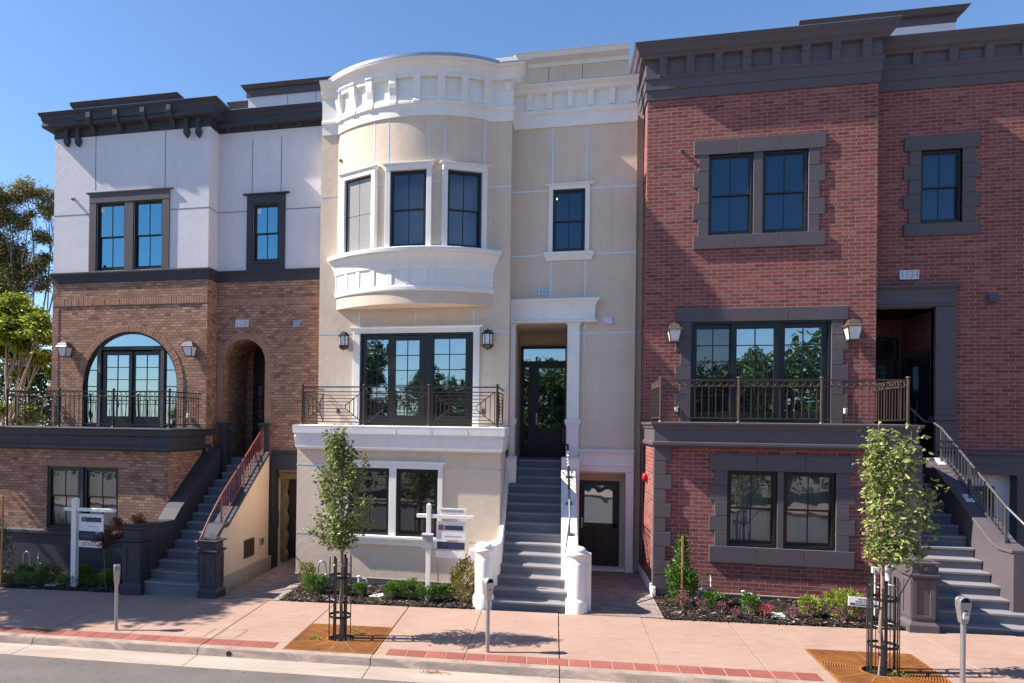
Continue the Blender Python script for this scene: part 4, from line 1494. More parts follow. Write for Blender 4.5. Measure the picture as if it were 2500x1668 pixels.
# ---------------------------------------------------------------- middle house: cream stucco with a round bay
def cream_house():
    H = thing('stucco_townhouse', 'cream stucco townhouse with white round bay, white trim and grey front steps', 'house', (-2.0, 15.5, 0), 'townhouses in a row')
    C, Wt = M['cream'], M['white']
    xl, xr, xe = fx('D', 108, 700, Y1), fx('D', 1162, 1100, Y1), fx('D', 1884, 800, Y2)
    zdeck = fz('E', 700, 1022, 15.36)
    zland = 2.63
    # bay: arc through the two ends on the wall plane
    bl, br, yf = -5.20, -1.46, 16.46
    bcx = (bl + br) / 2
    sag = Y1 - yf
    half = (br - bl) / 2
    R = (half * half + sag * sag) / (2 * sag)
    bcy = yf + R
    A = asin(half / R)

    def arc(r, n=40, y=Y1, a_=None):
        """points of the circle of radius r between the wall planes y, left to right"""
        dy = bcy - y
        am = acos(min(1, dy / r)) if a_ is None else a_
        return [(bcx + r * sin(-am + 2 * am * i / n), bcy - r * cos(-am + 2 * am * i / n)) for i in range(n + 1)]

    def on_arc(k, x, y, r=None):
        r = r or R
        d = ray(k, x, y)
        # solve |t*d.xy - c| = r
        a_ = d[0] ** 2 + d[1] ** 2
        b_ = -2 * (d[0] * bcx + d[1] * bcy)
        c_ = bcx ** 2 + bcy ** 2 - r * r
        t = (-b_ - sqrt(b_ * b_ - 4 * a_ * c_)) / (2 * a_)
        return atan2(d[0] * t - bcx, bcy - d[1] * t), HC + d[2] * t

    # heights
    zb_f = on_arc('D', 720, 472)[1]                      # foot of the bay frieze
    ztop = on_arc('D', 700, 128, R + .30)[1]             # top of the bay cornice
    zrec = fz('D', 1550, 532, Y2)
    zrect = fz('D', 1550, 258, Y2 - .35)
    zs1 = on_arc('D', 640, 1222, R + .12)[1]             # sill of the bay
    zs0 = on_arc('D', 640, 1470, R + .05)[1]
    zund = on_arc('D', 560, 1548, R - .05)[1]            # soffit below the bay
    # --- walls
    mb = MB()
    dx0, dx1, dz0, dz1 = R4('E', 470, 430, 1184, 1020, Y1)
    dz0 = zdeck + .0
    mb.wall(xl - .12, xr, zdeck - .3, zb_f, Y1, [(dx0, dx1, dz0, dz1)], .12)
    mb.quad((xr, Y1, 0), (xr, Y2, 0), (xr, Y2, zrec + .4), (xr, Y1, zrec + .4))
    px0, px1 = fx('E', 1457, 700, Y2), fx('E', 1787, 700, Y2)
    pz1 = fz('E', 1620, 366, Y2)
    wx = R4('D', 1405, 900, 1585, 1250, Y2)
    ux0, ux1, uz0, uz1 = R4('F', 1674, 362, 1942, 905, Y2)
    mb.wall(xr, xe, -.3, zrec + .05, Y2, [(px0, px1, zland - 3, pz1, 1.9), wx, (ux0, ux1, -.4, uz1, .5)], .1)
    # entrance: back wall
    Yd = 19.65
    mb.wall(px0 - .1, px1 + .1, zland - .3, pz1 + .1, Yd)
    mb.quad((xe, Y2, -.2), (xe, 27, -.2), (xe, 27, zrec), (xe, Y2, zrec))
    mb.quad((xl - .12, 27, 3), (xl - .12, Y1, 3), (xl - .12, Y1, zb_f), (xl - .12, 27, zb_f))
    # bay body with three window openings
    wins = []
    for k, xa, xb, ya, yb in (('D', 228, 370, 835, 1240), ('D', 473, 686, 792, 1218), ('D', 790, 998, 792, 1222)):
        aL, aR = on_arc(k, xa, (ya + yb) / 2)[0], on_arc(k, xb, (ya + yb) / 2)[0]
        wins.append(((aL + aR) / 2, R * (aR - aL)))
    zw1 = on_arc('D', 580, 786)[1]
    zw0 = zs1 + .01
    wmean = .84
    n = 96

    def inwin(a): return any(abs(a - c) * R < wmean / 2 for c, w in wins)
    cuts = sorted({-A + 2 * A * i / n for i in range(n + 1)} | {c + s * wmean / 2 / R for c, w in wins for s in (-1, 1)})
    for a, b in zip(cuts[:-1], cuts[1:]):
        pa, pb = (bcx + R * sin(a), bcy - R * cos(a)), (bcx + R * sin(b), bcy - R * cos(b))
        segs = [(zund, zw0), (zw1, zb_f)] if inwin((a + b) / 2) else [(zund, zb_f)]
        for z0, z1 in segs:
            mb.add([(*pa, z0), (*pb, z0), (*pb, z1), (*pa, z1)], [(0, 1, 2, 3)], True)
    ap = arc(R)
    mb.add([(p[0], p[1], zund) for p in ap] + [(p[0], Y1 + .05, zund) for p in ap], [(i, len(ap) + i, len(ap) + i + 1, i + 1) for i in range(len(ap) - 1)])
    # street level volume
    gx0, gx1 = fx('F', 54, 700, YG), fx('F', 1221, 600, YG)
    zl0 = fz('F', 700, 232, YG)
    zf0 = fz('F', 800, 985, YG)
    w1 = R4('F', 630, 338, 864, 736, YG)
    w0 = (w1[0] - .155 - (w1[1] - w1[0]), w1[0] - .155, w1[2], w1[3])
    mb.wall(gx0, gx1, zf0, zl0 + .05, YG, [w0, w1], .14)
    mb.quad((gx1, YG, -.1), (gx1, Y2, -.1), (gx1, Y2, zl0 + .05), (gx1, YG, zl0 + .05))
    mb.quad((gx0, Y2 + 1, -.3), (gx0, YG, -.3), (gx0, YG, zl0 + .05), (gx0, Y2 + 1, zl0 + .05))
    mb.build('wall', C, H)
    mb = MB()
    mb.box(gx0 - .01, gx1 - .02, YG + .03, YG + .3, -.5, zf0 + .02)
    mb.box(gx0 - .02, gx1, YG - .015, YG + .2, zf0 - .012, zf0 + .004)
    mb.box(gx0 - .01, gx0 + .1, YG, Y2 + .8, -.5, zf0 - .2)
    mb.build('foundation', M['foundation'], H)
    # --- metal reveals
    jb = Each('reveal_joint', M['alu'], H)

    def vj(k, x, y0, y1, Y, w=.011): jb.box(fx(k, x, (y0 + y1) / 2, Y) - w, fx(k, x, (y0 + y1) / 2, Y) + w, Y - .004, Y + .02, fz(k, x, y1, Y), fz(k, x, y0, Y))

    def hj(k, x0, x1, y, Y):
        z = fz(k, (x0 + x1) / 2, y, Y)
        jb.box(fx(k, x0, y, Y), fx(k, x1, y, Y), Y - .004, Y + .02, z - .011, z + .011)
    zj1 = fz('D', 1270, 908, Y2)
    vj('D', 1402, 550, 866, Y2)
    vj('D', 1598, 535, 856, Y2)
    zj2 = fz('D', 1265, 1276, Y2)
    for z in (zj1, zj2):
        jb.box(xr, fx('D', 1375 if z == zj1 else 1366, 1000, Y2), Y2 - .004, Y2 + .02, z - .011, z + .011)
        jb.box(fx('D', 1620, 1000, Y2), xe, Y2 - .004, Y2 + .02, z - .011, z + .011)
    vj('D', 1392, 1304, 1515, Y2)
    vj('D', 1588, 1302, 1508, Y2)
    zj3, zj4 = fz('E', 2050, 424, Y2), fz('E', 2050, 799, Y2)
    for z in (zj3, zj4):
        jb.box(fx('E', 1864, 600, Y2), xe, Y2 - .004, Y2 + .02, z - .011, z + .011)
    vj('E', 1893, 366, 1160, Y2)
    zj5 = fz('E', 1322, 417, Y1)
    jb.box(fx('E', 1236, 417, Y1), xr + .004, Y1 - .004, Y1 + .02, zj5 - .011, zj5 + .011)
    jb.box(xr - .01, xr + .004, Y1 + .02, Y2, zj5 - .011, zj5 + .011)
    jb.box(xl - .12, fx('E', 418, 417, Y1), Y1 - .004, Y1 + .02, zj5 - .011, zj5 + .011)
    jb.box(xl - .12, dx0 - .1, Y1 - .004, Y1 + .02, zj5 - 1.27 - .011, zj5 - 1.27 + .011)
    jb.box(dx1 + .1, xr, Y1 - .004, Y1 + .02, zj5 - 1.27 - .011, zj5 - 1.27 + .011)
    vj('E', 463, 282, 386, Y1)
    vj('E', 823, 272, 378, Y1)
    vj('E', 1194, 265, 376, Y1)
    zj6 = fz('D', 1095, 872, Y1 - .1)
    angs = [on_arc('D', x, 640)[0] for x in (219, 384, 466, 699, 787, 1013)]
    for a in angs:
        T = Matrix.Translation((bcx + R * sin(a), bcy - R * cos(a), 0)) @ Matrix.Rotation(a, 4, 'Z')
        q = MB(T)
        q.box(-.011, .011, -.005, .02, zw1 + .14, zb_f)
        jb.add(q.v, q.f)
    ca = sorted([(-A, wins[0][0] - .62 / R)] + [(wins[0][0] + .55 / R, wins[1][0] - .55 / R), (wins[1][0] + .55 / R, wins[2][0] - .55 / R), (wins[2][0] + .55 / R, A)])
    for a, b in ca:
        ja = MB()
        for i in range(8):
            a_, b_ = a + (b - a) * i / 8, a + (b - a) * (i + 1) / 8
            r1 = R + .004
            ja.add([(bcx + r1 * sin(t), bcy - r1 * cos(t), z) for t in (a_, b_) for z in (zj6 - .011, zj6 + .011)], [(0, 2, 3, 1)])
        ja.build('reveal_joint', M['alu'], H)
    jb.box(br, xr + .004, Y1 - .004, Y1 + .02, zj6 - .011, zj6 + .011)
    jb.box(xr - .01, xr + .004, Y1 + .02, Y2, zj6 - .011, zj6 + .011)
    jb.box(xl - .12, bl, Y1 - .004, Y1 + .02, zj6 - .011, zj6 + .011)
    for yy, xa, xb in ((340, 893, 1221), (765, 1040, 1221), (712, 54, 330), (318, 54, 330)):
        hj('F', xa, xb, yy, YG)
    zq = fz('F', 1100, 345, YG)
    jb.box(gx1 - .012, gx1 + .004, YG, Y2 - .9, zq - .011, zq + .011)
    vj('F', 872, 236, 305, YG)
    vj('F', 863, 850, 985, YG)
    vj('F', 360, 772, 975, YG)
    # --- bay cornice, frieze, brackets
    d = ztop - zb_f
    full = [(xl - .10, Y1)] + [p for p in arc(R, 48)] + [(xr, Y1), (xr, Y2 - .0)]
    prof = [(-.06, zb_f - .005), (.035, zb_f), (.04, zb_f + .17 * d), (.055, zb_f + .19 * d), (.085, zb_f + .215 * d), (.085, zb_f + .26 * d), (.05, zb_f + .285 * d), (.03, zb_f + .29 * d), (.03, zb_f + .72 * d), (.13, zb_f + .76 * d), (.16, zb_f + .80 * d), (.16, zb_f + .85 * d), (.19, zb_f + .88 * d), (.24, zb_f + .94 * d), (.29, zb_f + .965 * d), (.30, ztop), (-.06, ztop + .02)]
    mb = MB()
    mb.sweep(full, prof)
    # recessed part, a little lower
    e = zrect - zrec
    prof2 = [(-.04, zrec), (.04, zrec), (.045, zrec + .28 * e), (.07, zrec + .31 * e), (.09, zrec + .34 * e), (.09, zrec + .40 * e), (.05, zrec + .43 * e), (.03, zrec + .44 * e), (.03, zrec + .78 * e), (.14, zrec + .82 * e), (.17, zrec + .86 * e), (.17, zrec + .90 * e), (.26, zrec + .97 * e), (.27, zrect), (-.04, zrect + .02)]
    mb.sweep([(xr + .002, Y2), (xe, Y2)], prof2)
    mb.build('cornice', Wt, H, bevel=.004)
    mb = MB()
    aa = on_arc('D', 1100, 180, R + .3)[0]
    rr = R + .23
    pth = [(bcx + rr * sin(-A - .05 + (aa + A + .05) * i / 40), bcy - rr * cos(-A - .05 + (aa + A + .05) * i / 40)) for i in range(41)]
    mb.sweep(pth, [(-.5, ztop + .02), (.05, ztop + .01), (.06, ztop + .02), (.06, ztop + .08), (-.5, ztop + .12)])
    mb.sweep(full, [(-.06, ztop + .021), (.305, ztop + .002), (.305, ztop + .012), (-.06, ztop + .03)])
    mb.sweep([(xr + .38, Y2), (xe, Y2)], [(-.04, zrect + .021), (.275, zrect + .002), (.275, zrect + .02), (-.04, zrect + .035)])
    mb.build('roof_edge', M['galv'], H)
    # long brackets with sunk panels between
    ba = [on_arc('D', x, 330, R + .15)[0] for x in (172, 252, 350, 484, 624, 768, 905, 1035)]
    ba = [-A + .02] + ba if ba[0] > -A + .12 else ba
    bp = [(0, zb_f + .205 * d), (.10, zb_f + .205 * d), (.105, zb_f + .25 * d), (.10, zb_f + .28 * d), (.07, zb_f + .31 * d), (.085, zb_f + .40 * d), (.13, zb_f + .52 * d), (.15, zb_f + .60 * d), (.15, zb_f + .75 * d), (.175, zb_f + .76 * d), (.175, zb_f + .80 * d), (0, zb_f + .80 * d)]
    for a in ba:
        T = Matrix.Translation((bcx + R * sin(a), bcy - R * cos(a), 0)) @ Matrix.Rotation(a, 4, 'Z')
        q = MB(T)
        q.prism_x([(-o, z) for o, z in bp], -.085, .085)
        q.build('bracket', Wt, H, bevel=.005)
    for a, b in zip(ba[:-1], ba[1:]):
        pl_, pu_ = MB(), MB()
        for i in range(6):
            a_, b_ = a + (b - a) * i / 6, a + (b - a) * (i + 1) / 6
            for z0, z1, o, pm in ((zb_f + .285 * d, zb_f + .34 * d, .06, pl_), (zb_f + .70 * d, zb_f + .76 * d, .12, pu_)):
                vs = [(bcx + (R + q) * sin(t), bcy - (R + q) * cos(t), z) for q in (.0, o) for t in (a_, b_) for z in (z0, z1)]
                pm.add(vs, [(4, 6, 7, 5), (0, 4, 5, 1), (2, 3, 7, 6), (0, 2, 6, 4), (1, 5, 7, 3)])
        pl_.build('frieze_moulding', Wt, H)
        pu_.build('frieze_moulding', Wt, H)
    sb_ = [(.0, zrec + .46 * e), (.06, zrec + .46 * e), (.075, zrec + .50 * e), (.09, zrec + .55 * e), (.10, zrec + .70 * e), (.12, zrec + .78 * e), (.14, zrec + .82 * e), (0, zrec + .82 * e)]
    for x in (1270, 1385, 1503, 1622, 1742, 1864):
        q = MB()
        X = fx('D', x, 330, Y2 - .06)
        q.prism_x([(Y2 - .0 - o, z) for o, z in sb_], X - .065, X + .065)
        q.build('bracket', Wt, H, bevel=.004)
    q = MB()
    X = fx('D', 1147, 310, Y1 - .06)
    q.prism_x([(Y1 - o, zb_f + (.40 + .38 * (z - zrec) / e) * d) for o, z in sb_], X - .07, X + .07)
    q.build('bracket', Wt, H, bevel=.004)
    # --- bay base: sill band, panelled apron
    d = zs1 - zs0
    path = [(bl - .25, Y1)] + arc(R, 48) + [(xr - .18, Y1)]
    path = arc(R + .10, 48)
    mb = MB()
    mb.sweep(path, [(-.14, zs0), (-.07, zs0), (-.06, zs0 + .03), (-.06, zs0 + .10 * d), (-.075, zs0 + .13 * d), (-.075, zs0 + .14 * d), (-.09, zs0 + .15 * d), (-.09, zs0 + .52 * d), (-.075, zs0 + .53 * d), (-.06, zs0 + .55 * d), (-.045, zs0 + .66 * d), (.0, zs0 + .78 * d), (.05, zs0 + .86 * d), (.06, zs0 + .87 * d), (.06, zs0 + .90 * d), (.12, zs0 + .905 * d), (.13, zs0 + .98 * d), (.12, zs1), (-.15, zs1 + .02)])
    mb.build('bay_sill', Wt, H, bevel=.003)
    # flutes: short pilaster strips leave the sunk panels
    pa = [on_arc('D', x, 1400, R + .02)[0] for x in (160, 222, 288, 372, 470, 570, 672, 776, 880, 978, 1050)]
    for a in pa:
        T = Matrix.Translation((bcx + R * sin(a), bcy - R * cos(a), 0)) @ Matrix.Rotation(a, 4, 'Z')
        q = MB(T)
        q.box(-.055, .055, -.028, .0, zs0 + .15 * d, zs0 + .53 * d)
        q.build('apron_strip', Wt, H)
    # --- bay windows
    for i, (c, w) in enumerate(wins):
        T = Matrix.Translation((bcx + R * cos(wmean / 2 / R) * sin(c), bcy - R * cos(wmean / 2 / R) * cos(c), 0)) @ Matrix.Rotation(c, 4, 'Z')
        wd = window(H, -wmean / 2, wmean / 2, zw0, zw1, -.02, 'g_room' if i else 'g_navy', T=T, inset=.035, fw=.045, label=('bay window behind a grey mesh screen', 'bay window with small lamps reflected', None)[i])
        s = MB(T)
        t = .115
        yy = -.085
        for s_ in (-1, 1):
            s.box(s_ * wmean / 2, s_ * (wmean / 2 + t), yy, .05, zw0, zw1)
        s.box(-wmean / 2 - t, wmean / 2 + t, yy - .006, .05, zw1, zw1 + .13)
        s.sweep([(-wmean / 2 - t - .01, .03), (-wmean / 2 - t - .01, yy), (wmean / 2 + t + .01, yy), (wmean / 2 + t + .01, .03)], [(0, zw1 + .12), (.02, zw1 + .12), (.05, zw1 + .15), (.05, zw1 + .165), (0, zw1 + .175)])
        s.build('surround', Wt, wd, bevel=.004)
        if i == 0:
            s = MB(T)
            for z0, z1 in ((zw0 + .05, zw0 + (zw1 - zw0) * .5 - .006), (zw0 + (zw1 - zw0) * .5 + .006, zw1 - .05)):
                for xa, xb in ((-wmean / 2 + .05, -.006), (.006, wmean / 2 - .05)):
                    s.quad((xa, -.002, z0), (xb, -.002, z0), (xb, -.002, z1), (xa, -.002, z1))
            s.build('screen', M['screen'], wd)
    # narrow window over the entrance
    w = window(H, wx[0], wx[1], wx[2], wx[3], Y2, 'g_room', inset=.04, label='narrow upper window over the entrance')
    s = MB()
    q0, q1 = fx('D', 1378, 1100, Y2), fx('D', 1613, 1100, Y2)
    pr = .045
    s.box(q0, wx[0], Y2 - pr, Y2 + .03, wx[2], wx[3])
    s.box(wx[1], q1, Y2 - pr, Y2 + .03, wx[2], wx[3])
    zt = fz('D', 1500, 872, Y2)
    s.box(q0, q1, Y2 - pr - .004, Y2 + .03, wx[3], zt)
    s.sweep([(q0 - .01, Y2 + .02), (q0 - .01, Y2), (q1 + .01, Y2), (q1 + .01, Y2 + .02)], [(0, zt - .005), (.055, zt - .005), (.085, zt + .02), (.085, zt + .04), (0, zt + .05)])
    zq = fz('D', 1490, 1302, Y2)
    s.sweep([(q0 - .0, Y2 + .02), (q0 - .0, Y2), (q1 + .0, Y2), (q1 + .0, Y2 + .02)], [(0, zq), (.05, zq), (.06, zq + .05), (.10, wx[2] - .07), (.11, wx[2] - .06), (.11, wx[2] - .002), (0, wx[2] - .002)])
    s.build('surround', Wt, w, bevel=.004)
    scupper(H, 'D', 196, 735, Y1 - .06, paint('scupper_cream', (.55, .47, .37), .6, .1, .1))
    # --- balcony door: three glazed leaves in a white surround
    s = MB()
    c0, c1 = fx('E', 425, 700, Y1), fx('E', 1229, 700, Y1)
    zc = fz('E', 830, 395, Y1)
    s.box(c0, dx0, Y1 - .05, Y1 + .03, zdeck, dz1)
    s.box(dx1, c1, Y1 - .05, Y1 + .03, zdeck, dz1)
    s.box(c0, c1, Y1 - .055, Y1 + .03, dz1, zc)
    s.sweep([(c0, Y1 + .02), (c0, Y1), (c1, Y1), (c1, Y1 + .02)], [(0, zc - .004), (.06, zc - .004), (.08, zc + .02), (.08, zc + .045), (0, zc + .055)])
    fr = MB()
    ring(fr, dx0, dx1, zdeck + .005, dz1, Y1 + .0, Y1 + .11, .05)
    dm1, dm2 = fx('E', 660, 700, Y1), fx('E', 935, 700, Y1)
    door = fr.build('balcony_door', M['black'], H, bevel=.003)
    s.build('surround', Wt, door, bevel=.004)
    glazed_leaf(door, dx0 + .05, dm1 + .02, zdeck + .06, dz1 - .05, Y1 + .055, 2, 5, 'g_mirror', 'leaf', .09, .2, .10)
    glazed_leaf(door, dm1 + .0, fx('E', 878, 700, Y1), zdeck + .06, dz1 - .06, Y1 + .0, 2, 5, 'g_mirror', 'leaf', .13, .2, .12)
    glazed_leaf(door, fx('E', 895, 700, Y1), dx1 - .05, zdeck + .06, dz1 - .05, Y1 + .055, 2, 5, 'g_mirror', 'leaf', .14, .2, .10)
    mb = MB()
    mb.box(fx('E', 878, 700, Y1), dm2, Y1 + .01, Y1 + .054, zdeck + .05, dz1 - .05)
    mb.build('mullion', M['black'], door)
    # --- entrance surround
    mb = MB()
    xl0, xl1 = fx('E', 1418, 700, Y2), px0
    xr0, xr1 = px1, fx('E', 1864, 700, Y2)
    ze0, ze1 = fz('E', 1650, 362, Y2 - .1), fz('E', 1650, 204, Y2 - .2)
    xend = fx('E', 1935, 300, Y2 - .1)
    hd = ze1 - ze0
    mb.sweep([(xr + .003, Y2), (xend, Y2), (xend, Y2 + .02)], [(-.02, ze0), (.13, ze0), (.15, ze0 + .03), (.15, ze0 + .08 * hd), (.10, ze0 + .14 * hd), (.10, ze0 + .32 * hd), (.115, ze0 + .33 * hd), (.115, ze0 + .68 * hd), (.14, ze0 + .74 * hd), (.17, ze0 + .86 * hd), (.20, ze0 + .90 * hd), (.20, ze0 + .99 * hd), (-.02, ze1 + .01)])
    for i, (a, b) in enumerate(((xr + .004, xl1), (xr0, xr1))):
        zc_ = fz('E', 1820, 1005, Y2)
        zbot = zland + .05
        mb.box(a, b, Y2 - .09, Y2 + .05, zc_ + .09, ze0)
        mb.box(a - (0 if i == 0 else .04), b + .04, Y2 - .14, Y2 + .05, zc_, zc_ + .10)
        mb.box(a - (0 if i == 0 else .02), b + .02, Y2 - .115, Y2 + .05, zc_ - .05, zc_ + .003)
        mb.box(a + (.0 if i == 0 else .0), b - .0, Y2 - .10, Y2 + .05, zbot - .3, zc_ - .045)
        mb.box(a - (0 if i == 0 else .02), b + .02, Y2 - .11, Y2 + .05, ze0 - .05, ze0 - .003)
    mb.build('entrance_surround', Wt, H, bevel=.005)
    # front door with side light and fan light
    e0, e1 = fx('E', 1490, 900, Yd), fx('E', 1786, 900, Yd)
    zt, zb = fz('E', 1640, 512, Yd), zland + .01
    fr = MB()
    ztr = fz('E', 1640, 612, Yd)
    ring(fr, e0, e1 + .1, zb, zt, Yd - .09, Yd - .01, .07, .03)
    fr.box(e0 + .07, e1 + .03, Yd - .085, Yd - .01, ztr - .06, ztr + .02)
    xs_ = fx('E', 1565, 900, Yd)
    fr.box(xs_ - .06, xs_ + .07, Yd - .084, Yd - .01, zb, ztr)
    fd = fr.build('front_door', M['blackdoor'], H, bevel=.003)
    p = MB()
    p.quad((e0 + .07, Yd - .05, ztr), (e1 + .03, Yd - .05, ztr), (e1 + .03, Yd - .05, zt - .07), (e0 + .07, Yd - .05, zt - .07))
    p.build('pane', M['g_mirror'], fd)
    glazed_leaf(fd, e0 + .05, xs_ - .05, zb + .02, ztr - .05, Yd - .075, 1, 4, 'g_mirror', 'side_light', .05, .24, .08, mat='blackdoor')
    lf = glazed_leaf(fd, xs_ + .06, e1 + .04, zb + .02, ztr - .05, Yd - .078, 2, 3, 'g_mirror', 'leaf', .11, .72, .11, mat='blackdoor')
    b = MB()
    b.box(xs_ + .17, e1 - .07, Yd - .06, Yd - .03, zb + .1, zb + .72)
    ring(b, xs_ + .19, e1 - .09, zb + .30, zb + .60, Yd - .085, Yd - .055, .035)
    b.build('door_panel', M['blackdoor'], fd, bevel=.004)
    b = MB()
    X = xs_ + .115
    b.box(X - .018, X + .018, Yd - .10, Yd - .078, zb + .82, zb + 1.12)
    b.tube([(X, Yd - .11, zb + .98), (X, Yd - .14, zb + .98), (X + .11, Yd - .14, zb + .98)], .010, 8)
    b.build('handle', M['galv'], fd)
    # --- balcony ledge
    mb = MB()
    lx0, lx1 = fx('E', 36, 1050, 15.36), fx('E', 1388, 1060, 15.36)
    zb_ = fz('E', 700, 1172, 15.44)
    d = zdeck - zb_
    # two cast mouldings of four lengths each, with a hair joint between lengths
    mb.sweep([(lx0 + .10, Y2), (lx0 + .10, 15.45), (lx1 - .09, 15.45), (lx1 - .09, Y1 + .3)], [(-.3, zb_ - .02), (.02, zb_ - .02), (.03, zb_), (.045, zb_ + .03), (.045, zb_ + .18 * d), (.05, zb_ + .20 * d), (.07, zb_ + .50 * d), (.055, zb_ + .60 * d), (.07, zb_ + .64 * d), (.09, zb_ + .66 * d), (.095, zb_ + .9 * d), (.10, zdeck), (-.3, zdeck + .02)])
    mb.box(lx0 + .3, lx1 - .3, 15.6, Y1 + .05, zdeck - .1, zdeck + .006)
    lg = mb.build('balcony_ledge', Wt, H, bevel=.004)
    mb = MB()
    for x in (692, 920, 1150):
        X = fx('E', x, 1090, 15.36)
        mb = MB()
        mb.box(X - .002, X + .002, 15.352, 15.36, zb_ + .66 * d, zdeck - .01)
        mb.build('cast_joint', M['lav'], lg)
    # --- street level windows
    w = window(H, w1[0], w1[1], w1[2], w1[3], YG, 'g_dark', inset=.05, fw=.05, label='street level window right of its white mullion')
    wb = window(H, w0[0], w0[1], w0[2], w0[3], YG, 'g_dark', inset=.05, fw=.05, label='street level window half hidden by the young tree')
    s = MB()
    q0, q1 = w0[0] - .13, fx('F', 893, 500, YG)
    zt = fz('F', 750, 308, YG)
    s.box(q0, w0[0], YG - .05, YG + .03, w1[2], w1[3])
    s.box(w1[1], q1, YG - .05, YG + .03, w1[2], w1[3])
    s.box(w0[1], w1[0], YG - .046, YG + .1, w1[2], w1[3])
    s.box(q0, q1, YG - .054, YG + .03, w1[3], zt)
    s.sweep([(q0, YG + .02), (q0, YG), (q1, YG), (q1, YG + .02)], [(0, zt - .004), (.06, zt - .004), (.08, zt + .02), (.08, zt + .035), (0, zt + .045)])
    zq = fz('F', 600, 780, YG - .08)
    s.sweep([(q0, YG + .02), (q0, YG), (q1, YG), (q1, YG + .02)], [(0, zq), (.05, zq), (.06, zq + .06), (.10, zq + .13), (.11, w1[2] - .05), (.11, w1[2] - .002), (0, w1[2] - .002)])
    s.build('surround', Wt, w, bevel=.004)
    # --- stairs
    n, Y0, t = 15, 14.10, .268

    def zf(i): return .178 * (i + 1) - .04
    sx0 = fx('K', 287, 690, 16.75)
    sx1 = fx('K', 1203, 690, 16.75)

    def x0(i): return {0: -1.22, 1: -1.16, 2: -1.09, 3: -1.04}.get(i, sx0 if i < 12 else sx0 + .16)

    def x1(i): return {0: .42, 1: .36, 2: .26, 3: .20}.get(i, sx1 + .02 if i < 12 else sx1 - .0)
    steps(H, x0, x1, n, Y0, t, zf, M['stair'], -.1)
    mb = MB()
    mb.box(px0 - .0, px1 + .0, Y0 + t * 14 + .3, Yd, zland - .15, zf(14) - .002)
    mb.build('porch_floor', M['stair'], H)

    def yz(i): return Y0 + t * i
    # left wall: thin between the volume and the steps; curls out to a round pedestal
    mb = MB()
    mb.prism_x([(yz(3.6), -.2), (yz(3.6), zf(4) + .30), (yz(4.6), zf(4) + .36), (yz(12.3), zf(12) + .34), (yz(12.3), -.2)], gx1 + .003, sx0 - .004)
    mb.box(gx1 + .003, sx0 + .15, yz(11.8), Y2 - .09, .2, zland + .10)
    mb.box(gx1 + .003, sx0 + .15, yz(11.4), yz(11.8), zf(11) + .02, zland + .06)
    pl = [(sx0 + .0, yz(4)), (sx0 - .02, yz(3)), (sx0 - .06, yz(2)), (sx0 - .13, yz(1)), (sx0 - .22, yz(.4))]
    for (xa, ya), (xb, yb) in zip(pl[:-1], pl[1:]):
        mb.prism_z([(xa, ya), (xb, yb), (xb - .24, yb), (xa - .24, ya)], -.2, 1.10)
    mb.build('stair_wall', Wt, H, bevel=.008)

    def roundpost(cx, cy, r, z0, z1):
        q = MB()
        Hh = z1 - z0
        q.lathe([(r * 1.20, z0 - .1), (r * 1.22, z0 + .17 * Hh), (r * 1.16, z0 + .19 * Hh), (r * 1.0, z0 + .21 * Hh), (r, z0 + .23 * Hh), (r * 1.0, z0 + .74 * Hh), (r * .93, z0 + .755 * Hh), (r * .93, z0 + .83 * Hh), (r * 1.0, z0 + .845 * Hh), (r * 1.17, z0 + .86 * Hh), (r * 1.19, z0 + .90 * Hh), (r * 1.0, z0 + .91 * Hh), (r * 1.0, z0 + .95 * Hh), (r * .72, z0 + .985 * Hh), (r * .25, z0 + Hh), (.001, z0 + 1.003 * Hh)], (cx, cy), 36)
        o = q.build('newel_post', Wt, H)
        b = o.modifiers.new('b', 'BEVEL')
        b.width = .006
        b.limit_method = 'ANGLE'
        return o
    roundpost((fx('F', 1083, 1000, 14.2) + fx('F', 1172, 1000, 14.2)) / 2, 14.22, .165, -.03, fz('F', 1130, 760, 14.2))
    roundpost((fx('F', 1614, 1000, 14.1) + fx('F', 1712, 1000, 14.1)) / 2, 14.12, .165, .02, fz('F', 1665, 783, 14.1))
    # right wall with its sloping cap
    mb = MB()
    wx0, wx1 = sx1 + .012, sx1 + .33
    mb.prism_x([(yz(2.2), -.2), (yz(2.2), zf(3) + .42), (yz(3.6), zf(3) + .56), (yz(11.5), zf(11) + .42), (yz(11.5), -.2)], wx0, wx1)
    mb.box(wx0 + .0, wx1 + .08, yz(11.5), Y2 - .115, -.2, zland + .10)
    pl = [(wx0 + .02, yz(3.3)), (wx0 + .05, yz(2.4)), (wx0 + .10, yz(1.6)), (wx0 + .18, yz(.8)), (wx0 + .28, yz(.2))]
    for (xa, ya), (xb, yb) in zip(pl[:-1], pl[1:]):
        mb.prism_z([(xa, ya), (xb, yb), (xb + .26, yb), (xa + .26, ya)], -.2, 1.12)
    mb.build('stair_wall', Wt, H, bevel=.012)
    # handrail, wrapped in black and white film
    X = (wx0 + wx1) / 2 + .0
    T0 = Vector((X, yz(3.8), zf(3) + .98))
    T1 = Vector((X - .02, yz(11.3), zf(11) + .86))
    mb = MB()
    mb.tube([T0, T0.lerp(T1, .36)], .022, 10)
    mb.tube([T0, T0 + Vector((-.06, -.45, -.36)), T0 + Vector((-.10, -.72, -.60)), T0 + Vector((-.06, -.78, -.66)), T0 + Vector((.13, -.78, -.66))], .022, 10)
    hr = mb.build('handrail', M['galv'], H)
    mb = MB()
    mb.tube([T0.lerp(T1, .36), T1, T1 + Vector((-.0, .05, .06)), T1 + Vector((-.10, .10, .10)), T1 + Vector((-.10, .12, .45))], .025, 10)
